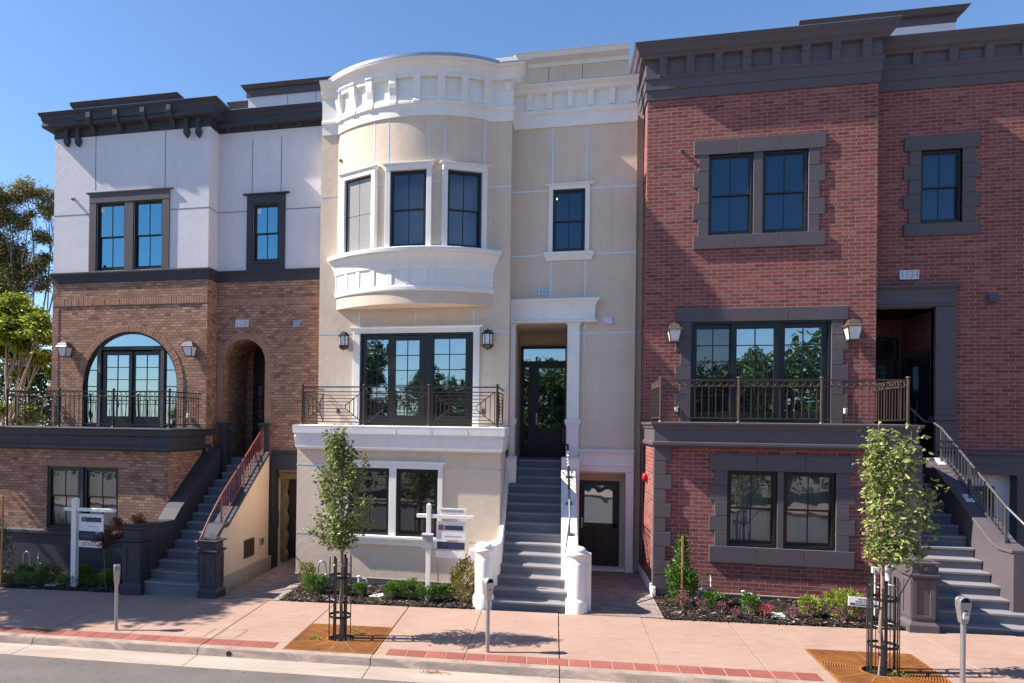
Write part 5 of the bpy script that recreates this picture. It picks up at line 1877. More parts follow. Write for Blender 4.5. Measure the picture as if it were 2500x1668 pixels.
    mb.build('wrapping', M['ironblack'], hr)
    mb = MB()
    for i in range(5):
        f = .70 + .25 * i / 5
        mb.tube([T0.lerp(T1, f), T0.lerp(T1, f + .032)], .027, 10)
    mb.build('tape', M['signwhite'], hr)
    for f in (.02, .45, .86):
        q = T0.lerp(T1, f)
        mb = MB()
        mb.bar(q, q - Vector((0, -.02, .42)), .03)
        i_ = 3.6 + (11.5 - 3.6) * (q.y - yz(3.6)) / (yz(11.5) - yz(3.6))
        zc_ = zf(3) + .56 + (zf(11) + .42 - zf(3) - .56) * (q.y - yz(3.6)) / (yz(11.5) - yz(3.6))
        mb.box(X - .065, X + .065, q.y - .04, q.y + .09, zc_ - .05, zc_ + .035)
        mb.build('post', M['lampgrey'], hr)
    # --- doorway below the right of the entrance
    mb = MB()
    l0, l1 = fz('F', 1800, 356, Y2), fz('F', 1800, 230, Y2)
    xa = fx('F', 1662, 300, Y2)
    mb.box(ux0 - .0, xe, Y2 - .06, Y2 + .1, l0, l1 - .09)
    mb.sweep([(xa - .02, Y2), (xe, Y2)], [(0, l1 - .1), (.07, l1 - .1), (.10, l1 - .06), (.12, l1 - .02), (.12, l1), (0, l1 + .02)])
    mb.box(ux0, xe, Y2 - .075, Y2 + .02, l0 + .26 * (l1 - l0), l0 + .34 * (l1 - l0))
    mb.box(ux1 - .02, xe, Y2 - .058, Y2 + .1, -.2, l0 - .002)
    mb.box(wx1 + .0, ux0 + .01, Y2 - .055, Y2 + .1, -.2, l0)
    mb.build('doorway_surround', Wt, H, bevel=.005)
    Yu = Y2 + .5
    d0, d1, dz_0, dz_1 = R4('F', 1676, 405, 1901, 898, Yu)
    mb = MB()
    mb.wall(ux0, ux1, -.2, uz1, Yu)
    mb.build('flank_wall', C, H)
    fr = MB()
    ring(fr, d0, d1, dz_0, dz_1, Yu - .04, Yu - .004, .05)
    fr.box(d0 + .05, d1 - .05, Yu - .03, Yu - .004, dz_0, dz_0 + (dz_1 - dz_0) * .5)
    ga, gb, gc, gd = R4('F', 1708, 432, 1866, 655, Yu - .03)
    fr.box(d0 + .05, ga, Yu - .03, Yu - .004, gc - .1, dz_1)
    fr.box(gb, d1 - .05, Yu - .03, Yu - .004, gc - .1, dz_1)
    fr.box(ga, gb, Yu - .03, Yu - .004, gd, dz_1 - .04)
    for pa_, pb_ in ((fx('F', 1702, 760, Yu), fx('F', 1770, 760, Yu)), (fx('F', 1797, 760, Yu), fx('F', 1867, 760, Yu))):
        ring(fr, pa_, pb_, fz('F', 1780, 832, Yu), fz('F', 1780, 685, Yu), Yu - .045, Yu - .02, .03)
    sdoor = fr.build('side_door', M['blackdoor'], H, bevel=.003)
    p = MB()
    p.quad((ga, Yu - .02, gc), (gb, Yu - .02, gc), (gb, Yu - .02, gd), (ga, Yu - .02, gd))
    p.build('pane', M['g_mirror'], sdoor)
    b = MB()
    X = d0 + .075
    b.box(X - .02, X + .02, Yu - .06, Yu - .03, dz_0 + .88, dz_0 + 1.12)
    b.tube([(X, Yu - .06, dz_0 + .95), (X, Yu - .09, dz_0 + .95), (X + .11, Yu - .09, dz_0 + .95)], .010, 8)
    b.build('handle', M['galv'], sdoor)
    mb = MB()
    mb.box(d0 - .03, ux1 + .2, Y2 + .03, Yu - .0, -.2, dz_0 - .01)
    mb.build('threshold', Wt, H)
    # --- balcony rail of nested frames
    zr = fz('E', 700, 770, 15.60)
    ps = [fx('E', x, 900, 15.60) for x in (100, 494, 908, 1341)]
    railing('balcony_railing', H, (ps[0], 15.60), (ps[3], 15.60), zdeck + .02, zr, M['iron'], 'star', posts=[p - ps[0] for p in ps[1:3]])
    railing('balcony_railing', H, (ps[3] + .02, 15.64), (ps[3] + .02, Y1 - .02), zdeck + .02, zr, M['iron'], 'star', post_ends=(False, False))
    railing('balcony_railing', H, (ps[0] + .0, Y1 - .02), (ps[0] + .0, 15.64), zdeck + .02, zr, M['iron'], 'star', post_ends=(False, False))
    # --- roof pavilion
    mb = MB()
    Yp_ = 20.6
    q = R4('D', 1266, 200, 1836, 280, Yp_)
    mb.box(q[0], q[1], Yp_, Yp_ + 5, q[2] - .8, q[3])
    pv = mb.build('roof_pavilion', C, H)
    mb = MB()
    ra, rb = fx('D', 1075, 140, Yp_ - .4), fx('D', 1838, 60, Yp_ - .4)
    zz0, zz1 = fz('D', 1500, 185, Yp_), fz('D', 1500, 78, Yp_ - .5)
    h_ = zz1 - zz0
    mb.sweep([(q[0] + .02, Yp_ + 5), (q[0] + .02, Yp_ - .0), (q[1], Yp_)], [(-.1, zz0), (.03, zz0), (.03, zz0 + .45 * h_), (.3, zz0 + .55 * h_), (.36, zz0 + .94 * h_), (.40, zz1), (-.1, zz1 + .03)])
    mb.box(ra, q[0] + .1, Yp_ - .3, Yp_ + 3, zz0 + .50 * h_, zz0 + .90 * h_)
    mb.build('roof', Wt, pv, bevel=.004)
    mb = MB()
    for x in (1380, 1573):
        X = fx('D', x, 220, Yp_)
        mb = MB()
        mb.box(X - .008, X + .008, Yp_ - .004, Yp_ + .02, q[2] - .8, zz0)
        mb.build('reveal_joint', M['darkreveal'], pv)
    mb = MB()
    mb.prism_z([(p[0], p[1]) for p in arc(R - .02, 30)] + [(xr - .02, Y1 + .02), (xr - .02, Y2 + .02), (xe - .01, Y2 + .02), (xe - .01, 27), (xl - .1, 27), (xl - .1, Y1 + .02)], zrec + .02, zrec + .25)
    mb.build('roof', M['dark'], H)
    mb = MB()
    mb.box(xl + .02, xe - .02, Yd + .1, 27, -.4, zrec)
    mb.box(px1 + .1, xe - .02, Y2 + .9, Yd + .2, -.3, zrec)
    mb.box(xl + .02, px0 - .1, Y2 + .1, Yd + .2, -.3, zrec)
    mb.build('house_core', M['room'], H)
    # strip between this house and the red one
    mb = MB()
    mb.box(xe + .002, xe + .20, Y2 + .18, 27, -.3, zrec + .25)
    mb.build('party_wall', C, H)
    # fittings
    lantern('E', 364, 415, 537, Y1, 'hex', 'black faceted wall lantern left of the cream house balcony door')
    lantern('E', 1281, 400, 533, Y1, 'hex', 'black faceted wall lantern right of the cream house balcony door')
    number_sign('1130', 'E', 1583, 134, 1678, 184, Y2, 'pale house number plate 1130 above the white entrance head')
    vent_hood('E', 2049, 348, Y2, M['lav'], 'grey vent hood on the cream wall right of the white entrance')
    outlet('E', 330, 926, Y1, 'grey outlet low on the cream balcony wall, left of the door', mat='lampgrey')
    outlet('E', 1254, 930, Y1, 'grey outlet low on the cream balcony wall, right of the door', mat='lampgrey')
    # ceiling lamps seen through the panes
    for k, x, y, nm in (('D', 518, 965, 0), ('D', 570, 1035, 0), ('D', 960, 840, 0), ('D', 800, 1044, 1), ('D', 806, 1150, 1), ('D', 1425, 953, 1)):
        p = P(k, x, y, 17.35 if x != 1425 else Y2 + .5)
        mb = MB(Matrix.Translation(p) @ Matrix.Rotation(.9, 4, 'X'))
        mb.lathe([(.030 if nm == 0 else .020, 0), (.024, .02), (.01, .03)], (0, 0), 12)
        mb.build('ceiling_lamp', M['lamp_on'], H)
    mb = MB()
    mb.quad((bl, 17.72, zund), (br, 17.72, zund), (br, 17.72, zb_f), (bl, 17.72, zb_f))
    mb.quad((wx[0] - .5, Y2 + .8, wx[2] - .5), (wx[1] + .5, Y2 + .8, wx[2] - .5), (wx[1] + .5, Y2 + .8, wx[3] + .5), (wx[0] - .5, Y2 + .8, wx[3] + .5))
    mb.build('room_wall', M['room_blue'], H)
    return H


cream_house()

# ---------------------------------------------------------------- right house: red brick with charcoal stone trim
def red_house():
    H = thing('brick_townhouse', 'red brick townhouse with charcoal stone window surrounds and bracketed charcoal cornice', 'house', (5.5, 15.5, .1), 'townhouses in a row')
    D = M['dark']
    xl, xr, xe = fx('G', 112, 800, Y1), fx('G', 1373, 900, Y1), 11.5
    zdeck = fz('H', 900, 1004, 15.40)
    zland = 2.80
    zc0 = fz('G', 750, 503, Y1)
    # --- openings
    uw = [(fx('G', 447, 1060, Y1), fx('G', 692, 1060, Y1)), (fx('G', 743, 1060, Y1), fx('G', 992, 1060, Y1))]
    uz1, uz0 = fz('G', 720, 832, Y1), fz('G', 720, 1280, Y1)
    dw = (fx('H', 378, 700, Y1), fx('H', 1207, 700, Y1), zdeck, fz('H', 790, 398, Y1))
    rw = R4('G', 1608, 826, 1832, 1216, Y2)
    ex0, ex1 = xr, fx('H', 1815, 700, Y2)
    ez1 = fz('H', 1650, 322, Y2)
    mb = MB()
    holes = [(a, b, uz0, uz1) for a, b in uw] + [dw]
    mb.wall(xl, xr, zdeck - .3, zc0 + .05, Y1, holes, .13)
    mb.quad((xr, Y1, 0), (xr, Y2, 0), (xr, Y2, zc0 + .05), (xr, Y1, zc0 + .05))
    mb.quad((xl, 27, -.3), (xl, Y1, -.3), (xl, Y1, zc0 + .05), (xl, 27, zc0 + .05))
    zb2 = fz('H', 2100, 1172, Y2)
    px1 = fx('H', 1942, 700, Y2)
    mb.wall(xr, xe, zb2, zc0 + .05, Y2, [rw, (xr, ex1, zb2 - .1, ez1)], .12)
    # porch inside
    Yb = 19.6
    mb.quad((ex0, Y2, zland - .2), (ex0, Yb, zland - .2), (ex0, Yb, ez1), (ex0, Y2, ez1))
    mb.quad((ex1 + .15, Yb, zland - .2), (ex1 + .15, Y2, zland - .2), (ex1 + .15, Y2, ez1), (ex1 + .15, Yb, ez1))
    mb.wall(ex0, ex1 + .15, zland - .2, ez1, Yb)
    # street level
    gx0, gx1 = fx('I', 160, 600, YG), fx('N', 205, 800, YG)
    zf0 = fz('I', 1000, 1062, YG)
    zl0 = fz('H', 900, 1150, YG)
    g = [(fx('I', 592, 500, YG), fx('I', 888, 500, YG)), (fx('I', 926, 500, YG), fx('I', 1234, 500, YG))]
    gz1, gz0 = fz('I', 900, 318, YG), fz('I', 900, 772, YG)
    mb.wall(gx0, gx1, zf0, zl0 + .05, YG, [(a, b, gz0, gz1) for a, b in g], .15)
    mb.quad((gx0, Y1 + .1, .1), (gx0, YG, .1), (gx0, YG, zl0 + .05), (gx0, Y1 + .1, zl0 + .05))
    mb.quad((gx1, YG, .1), (gx1, Y2, .1), (gx1, Y2, zl0 + .05), (gx1, YG, zl0 + .05))
    mb.build('wall', M['brick_red'], H)
    # --- stone surrounds
    def stones(name_par, x0, x1, z0, z1, Y, lx0, lx1, lz0, lz1, sz0, sz1, mull, nb, wide, narrow, par, base=None):
        """lintel, sill, and side stones of two lengths laid in turn"""
        s = MB()
        pr = .032
        nl = max(1, round((lx1 - lx0) / 1.0))
        for i in range(nl):
            a, b = lx0 + (lx1 - lx0) * i / nl, lx0 + (lx1 - lx0) * (i + 1) / nl
            s.box(a + (.0015 if i else 0), b - .0015, Y - pr - .012, Y + .1, lz0, lz1)
            if sz1 is not None: s.box(a + (.0015 if i else 0), b - .0015, Y - pr - .018, Y + .12, sz0, sz1)
        zb = sz1 if sz1 is not None else z0
        h = (lz0 - zb) / nb
        for i in range(nb):
            za, zz = zb + i * h, zb + (i + 1) * h
            w = wide if (i % 2) else narrow
            s.box(x0 - w, x0 - .0, Y - pr + .0015 * (i % 2), Y + .1, za + .0015, zz - .0015)
            s.box(x1 + .0, x1 + w, Y - pr + .0015 * (i % 2), Y + .1, za + .0015, zz - .0015)
        if mull: s.box(mull[0], mull[1], Y - pr + .015, Y + .14, zb, lz0)
        return s.build('surround', D, par, bevel=.006)
    w = window(H, uw[0][0], uw[0][1], uz0, uz1, Y1, 'g_navy', inset=.06, fw=.05, label='upper window of a pair, left of its stone mullion')
    window(H, uw[1][0], uw[1][1], uz0, uz1, Y1, 'g_navy', inset=.06, fw=.05, label='upper window of a pair, right of its stone mullion')
    wd_ = uw[0][0] - fx('G', 363, 980, Y1)
    nr_ = uw[0][0] - fx('G', 390, 1070, Y1)
    stones('u', uw[0][0], uw[1][1], uz0, uz1, Y1, fx('G', 367, 810, Y1), fx('G', 1088, 760, Y1), uz1, fz('G', 725, 750, Y1), fz('G', 720, 1354, Y1), uz0, (uw[0][1], uw[1][0]), 5, wd_, nr_, w)
    w = window(H, rw[0], rw[1], rw[2], rw[3], Y2, 'g_navy', inset=.07, fw=.05, label='small upper window over the entrance')
    stones('r', rw[0], rw[1], rw[2], rw[3], Y2, fx('G', 1515, 800, Y2), fx('G', 1928, 780, Y2), rw[3], fz('G', 1720, 742, Y2), fz('G', 1718, 1290, Y2), rw[2], None, 5, rw[0] - fx('G', 1511, 950, Y2), rw[0] - fx('G', 1541, 1030, Y2), w)
    gw = window(H, g[0][0], g[0][1], gz0, gz1, YG, 'g_clear', inset=.06, fw=.055, back='curtain', label='street level window with pale curtains, left of its stone mullion')
    window(H, g[1][0], g[1][1], gz0, gz1, YG, 'g_clear', inset=.06, fw=.055, back='curtain', label='street level window with pale curtains, right of its stone mullion')
    stones('g', g[0][0], g[1][1], gz0, gz1, YG, fx('I', 490, 260, YG), fx('I', 1347, 270, YG), gz1, fz('I', 920, 224, YG), fz('I', 915, 872, YG), gz0, (g[0][1], g[1][0]), 5, g[0][0] - fx('I', 487, 440, YG), g[0][0] - fx('I', 520, 350, YG), gw)
    # --- balcony door
    fr = MB()
    ring(fr, dw[0], dw[1], dw[2] + .005, dw[3], Y1 + .0, Y1 + .12, .05)
    dm1, dm2 = fx('H', 632, 700, Y1), fx('H', 900, 700, Y1)
    door = fr.build('balcony_door', M['black'], H, bevel=.003)
    glazed_leaf(door, dw[0] + .05, dm1, dw[2] + .06, dw[3] - .05, Y1 + .06, 2, 5, 'g_dark', 'leaf', .08, .2, .10)
    glazed_leaf(door, dm1 - .05, dm2 + .01, dw[2] + .06, dw[3] - .05, Y1 + .010, 2, 5, 'g_mirror', 'leaf', .11, .2, .11)
    glazed_leaf(door, dm2 + .02, dw[1] - .05, dw[2] + .06, dw[3] - .05, Y1 + .06, 2, 5, 'g_mirror', 'leaf', .11, .2, .10)
    stones('d', dw[0], dw[1], dw[2], dw[3], Y1, fx('H', 288, 360, Y1), fx('H', 1305, 350, Y1), dw[3], fz('H', 800, 318, Y1), None, None, None, 7, dw[0] - fx('H', 286, 690, Y1), dw[0] - fx('H', 315, 600, Y1), door)
    # --- corner stones of the street level
    mb, mc = MB(), MB()
    zq0, zq1 = fz('I', 200, 1010, YG), zl0
    nq = 10
    hq = (zq1 - zq0) / nq
    for i in range(nq):
        wq = (fx('I', 258, 700, YG) if i % 2 else fx('I', 226, 700, YG)) - gx0
        if i == 0: wq = fx('I', 255, 990, YG) - gx0
        pr = .05 + (.002 if i % 2 else 0)
        mb.box(gx0 - .015, gx0 + wq, YG - pr, YG + .1, zq0 + i * hq + .002, zq0 + (i + 1) * hq - .002)
        wq2 = .36 if i % 2 else .24
        mc.box(gx1 - wq2, gx1 + .03, YG - pr, YG + .25, zq0 + i * hq + .002, zq0 + (i + 1) * hq - .002)
    mb.build('corner_stones', D, H, bevel=.006)
    mc.build('corner_stones', D, H, bevel=.006)
    mb = MB()
    mb.box(gx0 - .01, gx1 + .01, YG + .02, YG + .4, -.3, zf0 + .01)
    mb.box(gx0 - .02, gx1 + .02, YG - .03, YG + .2, zf0 - .014, zf0 + .004)
    mb.build('foundation', M['foundation'], H)
    mb = MB()
    mb.box(gx0 - .03, gx0 + .03, 15.40, Y2 + .2, -.3, GZ(1.9, 15) + .22)
    mb.build('path_kerb', M['white'], H, bevel=.005)
    # --- cornice
    zt = fz('G', 760, 163, Y1 - .3)
    zs = fz('G', 1490, 170, Y1 - .45)
    zt2 = zt - .02
    d = zt - zc0
    cp = [(xl, Y1 + 1.5), (xl, Y1), (xr, Y1), (xr, Y2 + .1)]
    cp2 = [(xr + .02, Y2), (xe, Y2)]
    prof = [(-.04, zc0), (.03, zc0), (.035, zc0 + .17 * d), (.06, zc0 + .18 * d), (.06, zc0 + .36 * d), (.085, zc0 + .38 * d), (.085, zc0 + .44 * d), (.05, zc0 + .45 * d), (.05, zc0 + .72 * d), (.15, zc0 + .74 * d), (.165, zc0 + .78 * d), (.215, zc0 + .82 * d), (.25, zc0 + .90 * d), (.295, zc0 + .955 * d), (.305, zt), (-.04, zt + .03)]
    mb = MB()
    mb.sweep(cp, prof)
    dr = .13
    mb.sweep(cp2, [(o - (.03 if z > zc0 + .73 * d and o > 0 else 0), z if z < zc0 + .46 * d else z - dr * min(1, (z - zc0 - .46 * d) / (.25 * d))) for o, z in prof])
    mb.build('cornice', D, H, bevel=.004)
    mb = MB()
    mb.sweep(cp2, [(-.04, zt - .13 + .031), (.28, zt - .13 + .003), (.28, zt - .13 + .012), (-.04, zt - .13 + .04)])
    mb.sweep(cp, [(-.04, zt + .031), (.31, zt + .003), (.31, zt + .012), (-.04, zt + .04)])
    mb.build('roof_edge', M['galv'], H)
    bpr = [(0, zc0 + .40 * d), (.085, zc0 + .40 * d), (.10, zc0 + .42 * d), (.11, zc0 + .62 * d), (.13, zc0 + .63 * d), (.14, zc0 + .70 * d), (.16, zc0 + .74 * d), (0, zc0 + .74 * d)]
    for x in (200, 349, 503, 658, 820, 982, 1148, 1316):
        q = MB()
        X = fx('G', x, 340, Y1 - .12)
        q.prism_x([(Y1 - o, z) for o, z in bpr], X - .085, X + .085)
        q.build('bracket', D, H, bevel=.005)
    for x in (1592, 1790, 1987, 2190):
        q = MB()
        X = fx('G', x, 310, Y2 - .12)
        q.prism_x([(Y2 - o, z - (.08 if z > zc0 + .45 * d else 0)) for o, z in bpr], X - .085, X + .085)
        q.build('bracket', D, H, bevel=.005)
    scupper(H, 'G', 300, 832, Y1, paint('scupper_red', (.45, .38, .32), .6, .1, .1))
    # --- entrance
    mb = MB()
    ze0, ze1 = fz('H', 1700, 312, Y2 - .1), fz('H', 1700, 182, Y2 - .15)
    hd = ze1 - ze0
    xa = fx('H', 1955, 300, Y2 - .1)
    mb.sweep([(xr + .003, Y2), (xa - .08, Y2), (xa - .08, Y2 + .02)], [(-.02, ze0), (.10, ze0), (.12, ze0 + .10 * hd), (.09, ze0 + .13 * hd), (.09, ze0 + .80 * hd), (.11, ze0 + .82 * hd), (.15, ze0 + .90 * hd), (.16, ze1), (-.02, ze1 + .01)])
    zc_ = fz('H', 1880, 985, Y2)
    mb.box(ex1, px1, Y2 - .08, Y2 + .15, zc_ + .08, ze0)
    mb.box(ex1 - .03, px1 + .03, Y2 - .13, Y2 + .15, zc_, zc_ + .09)
    mb.box(ex1, px1, Y2 - .10, Y2 + .15, zland - .2, zc_ - .002)
    mb.build('entrance_surround', D, H, bevel=.005)
    fd = MB()
    e0, e1 = ex0 + .02, fx('H', 1600, 700, Yb)
    zt_ = fz('H', 1540, 497, Yb)
    ring(fd, e0 - .4, e1, zland, zt_, Yb - .08, Yb - .005, .08)
    fd.box(e0, e1 - .08, Yb - .07, Yb - .01, zland, zland + .8)
    fd.box(e0, e1 - .08, Yb - .075, Yb - .01, zt_ - .62, zt_ - .50)
    fd.box(e1 - .25, e1 - .08, Yb - .07, Yb - .01, zland, zt_ - .5)
    f = fd.build('front_door', M['blackdoor'], H, bevel=.003)
    p = MB()
    p.quad((e0, Yb - .04, zland + .8), (e1 - .25, Yb - .04, zland + .8), (e1 - .25, Yb - .04, zt_ - .62), (e0, Yb - .04, zt_ - .62))
    p.quad((e0, Yb - .04, zt_ - .5), (e1 - .08, Yb - .04, zt_ - .5), (e1 - .08, Yb - .04, zt_ - .08), (e0, Yb - .04, zt_ - .08))
    p.build('pane', M['g_dark'], f)
    sd_ = MB()
    X = ex1 + .15
    zt_ = fz('H', 1780, 585, 18.6)
    sd_.box(X - .05, X - .003, 18.0, 19.3, zland, zt_)
    sd_.box(X - .08, X - .003, 17.95, 18.08, zland, zt_)
    sd_.box(X - .08, X - .003, 19.25, 19.38, zland, zt_)
    sd_.box(X - .08, X - .003, 18.08, 19.25, zt_ - .1, zt_)
    s2 = sd_.build('porch_door', M['blackdoor'], H, bevel=.003)
    p = MB()
    p.quad((X - .055, 19.1, zland + .5), (X - .055, 18.2, zland + .5), (X - .055, 18.2, zt_ - .3), (X - .055, 19.1, zt_ - .3))
    p.build('pane', M['g_navy'], s2)
    # --- balcony ledge
    mb = MB()
    lx0, lx1 = fx('H', 160, 1060, 15.36), fx('H', 1752, 1090, 15.36)
    zb_ = fz('H', 900, 1148, 15.42)
    dd = zdeck - zb_
    mb.sweep([(lx0 + .06, Y1 + .3), (lx0 + .06, 15.45), (lx1 - .09, 15.45), (lx1 - .09, Y2)], [(-.3, zb_ - .02), (.02, zb_ - .02), (.07, zb_), (.085, zb_ + .03), (.085, zb_ + .17 * dd), (.05, zb_ + .19 * dd), (.045, zb_ + .68 * dd), (.07, zb_ + .75 * dd), (.08, zb_ + .86 * dd), (.11, zb_ + .90 * dd), (.115, zdeck), (-.3, zdeck + .02)])
    mb.box(lx0 + .3, lx1 - .3, 15.6, Y1 + .05, zdeck - .1, zdeck + .006)
    mb.box(xr - .2, lx1 - .3, 15.6, Y2 + .05, zdeck - .1, zdeck + .004)
    lg = mb.build('balcony_ledge', D, H, bevel=.004)
    for x in (405, 915, 1192):
        mb = MB()
        X = fx('H', x, 1130, 15.36)
        mb.box(X - .003, X + .003, 15.361, 15.38, zb_ + .02, zb_ + .15 * dd)
        mb.build('cast_joint', M['lampgrey'], lg)
    # --- plain band and door under the porch, right of the stairs
    mb = MB()
    bz = fz('N', 800, 260, Y2)
    mb.box(px1 - .35, xe, Y2 - .06, Y2 + .2, bz, zb2 - .06)
    mb.box(px1 - .35, xe, Y2 - .10, Y2 + .2, zb2 - .06, zb2 + .01)
    mb.box(px1 - .35, xe, Y2 - .065, Y2 + .1, bz + .45 * (zb2 - bz), bz + .50 * (zb2 - bz))
    pa = fx('N', 975, 600, Y2)
    mb.box(pa, xe, Y2 - .058, Y2 + .2, -.2, bz)
    mb.build('lintel', D, H, bevel=.005)
    mb = MB()
    Yu = Y2 + .22
    mb.wall(px1 - .5, pa + .3, -.2, bz + .02, Yu)
    mb.quad((pa + .001, Y2 + .1, -.2), (pa + .001, Yu, -.2), (pa + .001, Yu, bz), (pa + .001, Y2 + .1, bz))
    mb.build('flank_wall', M['white'], H)
    fr = MB()
    d0, d1, dz0, dz1 = R4('N', 600, 345, 795, 900, Yu)
    ring(fr, d0, d1, GZ(9, 17), dz1, Yu - .05, Yu - .004, .08)
    fr.box(d0 + .08, d1 - .08, Yu - .03, Yu - .004, GZ(9, 17), dz1 - .08)
    u = fr.build('side_door', M['blackdoor'], H)
    p = MB()
    ga, gb, gc, gd = R4('N', 650, 390, 700, 560, Yu)
    p.box(ga, gb, Yu - .05, Yu - .031, gc, gd)
    p.build('pane', M['g_mirror'], u)
    # --- stairs
    n, Y0, t = 15, 13.92, .262

    def zf(i): return .150 + .1748 * (i + 1) - .04

    def yz(i): return Y0 + t * i
    sx1 = fx('N', 590, 760, yz(7))

    def x0(i): return 6.08 if i < 1 else (6.26 if i < 6 else gx1 + .02)

    def x1(i): return {0: 8.2, 1: 7.95, 2: 7.62, 3: 7.47}.get(i, sx1)
    steps(H, x0, x1, n, Y0, t, zf, M['stair'], .0)
    mb = MB()
    mb.box(ex0, ex1 + .15, yz(14) + .3, Yb, zland - .12, zf(14) - .002)
    mb.build('porch_floor', M['stair'], H)
    newel(H, 5.72, 6.06, 13.78, 14.12, .12, fz('N', 150, 925, 13.95), D)
    mb = MB()
    mb.prism_x([(14.10, -.1), (14.10, 1.20), (yz(4), 1.24), (yz(6.2), zf(6) + .34), (yz(6.2), -.1)], 6.0, 6.25)
    mb.build('stair_wall', D, H, bevel=.008)
    # right wall and its sloping cap
    mb = MB()
    wx0, wx1 = sx1 + .01, sx1 + .36
    a = (yz(3.2), zf(3) + .62)
    b = (yz(4.0), zf(4) + .50)
    c = (yz(12.5), zf(12) + .42)
    mb.prism_x([(a[0] - .4, -.1), (a[0] - .4, a[1]), a, b, c, (c[0], -.1)], wx0, wx1)
    mb.prism_x([(a[0] - .4, a[1]), a, b, c, (c[0], c[1] + .05), (b[0], b[1] + .06), (a[0], a[1] + .06), (a[0] - .4, a[1] + .06)], wx0 - .025, wx1 + .025)
    mb.box(wx0, wx1 + .1, yz(12.5), Y2 - .14, -.1, zf(13) + .34)
    pl = [(wx0, yz(3.4)), (wx0 + .06, yz(2.4)), (wx0 + .22, yz(1.6)), (wx0 + .46, yz(.9)), (wx0 + .8, yz(.2))]
    for (xa_, ya_), (xb_, yb_) in zip(pl[:-1], pl[1:]):
        mb.prism_z([(xa_, ya_), (xb_, yb_), (xb_ + .3, yb_), (xa_ + .3, ya_)], -.1, a[1] + .002)
    mb.build('stair_wall', D, H, bevel=.008)
    mb = MB()
    X = (wx0 + wx1) / 2
    T0, T1 = Vector((X, yz(3.8), zf(4) + .52)), Vector((X, yz(12.2), zf(12) + .46))
    up = Vector((0, 0, .66))
    mb.tube([T0 + up, T1 + up, T1 + up + Vector((-.02, .3, .12)), T1 + up + Vector((-.12, .45, .14)), T1 + up + Vector((-.32, .6, .42))], .022, 8)
    mb.bar(T0 + Vector((0, 0, .09)), T1 + Vector((0, 0, .09)), .024)
    mb.tube([T0 + up, T0 + up + Vector((.30, -.62, -.62)), T0 + up + Vector((.34, -.75, -.66))], .024, 8)
    nb = 20
    for i in range(1, nb):
        q = T0.lerp(T1, i / nb)
        mb.bar(q + Vector((0, 0, .09)), q + up, .014)
    hr = mb.build('handrail', M['lampgrey'], H)
    for f_ in (0, .52, 1):
        mb = MB()
        q = T0.lerp(T1, f_)
        mb.bar(q - Vector((0, 0, .06)), q + up, .036)
        mb.build('post', M['lampgrey'], hr)
        mb = MB()
        yq = q.y
        mb.prism_x([(yq - .09, q.z - .02 - .06), (yq + .09, q.z - .02 + .06), (yq + .09, q.z + .0 + .06), (yq - .09, q.z - .0 - .06)], X - .09, X + .09)
        mb.build('base_plate', M['lav'], hr)
    # --- balcony rail
    zr = fz('H', 900, 745, 15.62)
    ps = [fx('H', x, 880, 15.62) for x in (201, 663, 1152, 1663)]
    railing('balcony_railing', H, (ps[0], 15.62), (ps[3], 15.62), zdeck + .02, zr, M['ironbrown'], 'rings', posts=[p - ps[0] for p in ps[1:3]])
    railing('balcony_railing', H, (ps[0], Y1 - .02), (ps[0], 15.64), zdeck + .02, zr, M['ironbrown'], 'rings', post_ends=(False, False))
    railing('balcony_railing', H, (ps[3], 15.64), (ps[3], Y2 - .1), zdeck + .02, zr, M['ironbrown'], 'rings', post_ends=(False, False))
    # --- roof pavilion
    Yp_ = 21.0
    q = R4('G', 1300, 100, 1797, 200, Yp_)
    mb = MB()
    z0_ = zt
    zw = fz('G', 1790, 118, Yp_)
    mb.box(q[0] - 2.2, q[1], Yp_, Yp_ + 5, z0_ - 1.2, zw)
    pv = mb.build('roof_pavilion', M['lav'], H)
    zz0, zz1 = zw - .02, fz('G', 1800, 18, Yp_ - .3)
    h_ = zz1 - zz0
    mb = MB()
    mb.sweep([(fx('G', 930, 130, Yp_), Yp_), (q[1], Yp_), (q[1], Yp_ + 5)], [(-.1, zz0), (.02, zz0), (.03, zz0 + .55 * h_), (.15, zz0 + .62 * h_), (.22, zz0 + .92 * h_), (.24, zz1), (-.1, zz1 + .02)])
    mb.build('roof', D, pv, bevel=.004)
    mb = MB()
    mb.box(xl + .03, xe, Y2 + .05, 27, zc0 + .1, zt - .25)
    mb.build('roof', D, H)
    mb = MB()
    mb.box(xl + .03, xe, Yb + .1, 27, -.4, zc0)
    mb.box(ex1 + .2, xe, Y2 + .7, Yb + .2, -.3, zc0)
    mb.box(xl + .03, xr - .05, Y1 + .7, Yb + .2, -.3, zc0)
    mb.build('house_core', M['room'], H)
    # fittings
    lantern('H', 281, 405, 523, Y1, 'pagoda', 'shaded brown lantern with pale glass left of the red house balcony door')
    lantern('H', 1337, 380, 512, Y1, 'pagoda', 'sunlit brown lantern with pale glass right of the red house balcony door')
    number_sign('1134', 'H', 1612, 98, 1728, 150, Y2, 'white house number plate 1134 on the red brick')
    vent_hood('H', 2158, 262, Y2, D, 'charcoal vent hood on the red brick right of the charcoal entrance')
    outlet('H', 293, 920, Y1, 'grey outlet on the red brick behind the left end of the brown railing', mat='lav')
    outlet('H', 1290, 930, Y1, 'grey outlet on the red brick right of the balcony door, behind the brown railing', mat='lav')
    # alarm bell on the flank
    d_ = ray('I', 122, 350)
    t_ = (gx0 - .0) / d_[0]
    y_, z_ = d_[1] * t_, HC + d_[2] * t_
    r = thing('alarm_bell', 'small red alarm bell on the side of the red brick house', 'alarm', (gx0, y_, z_))
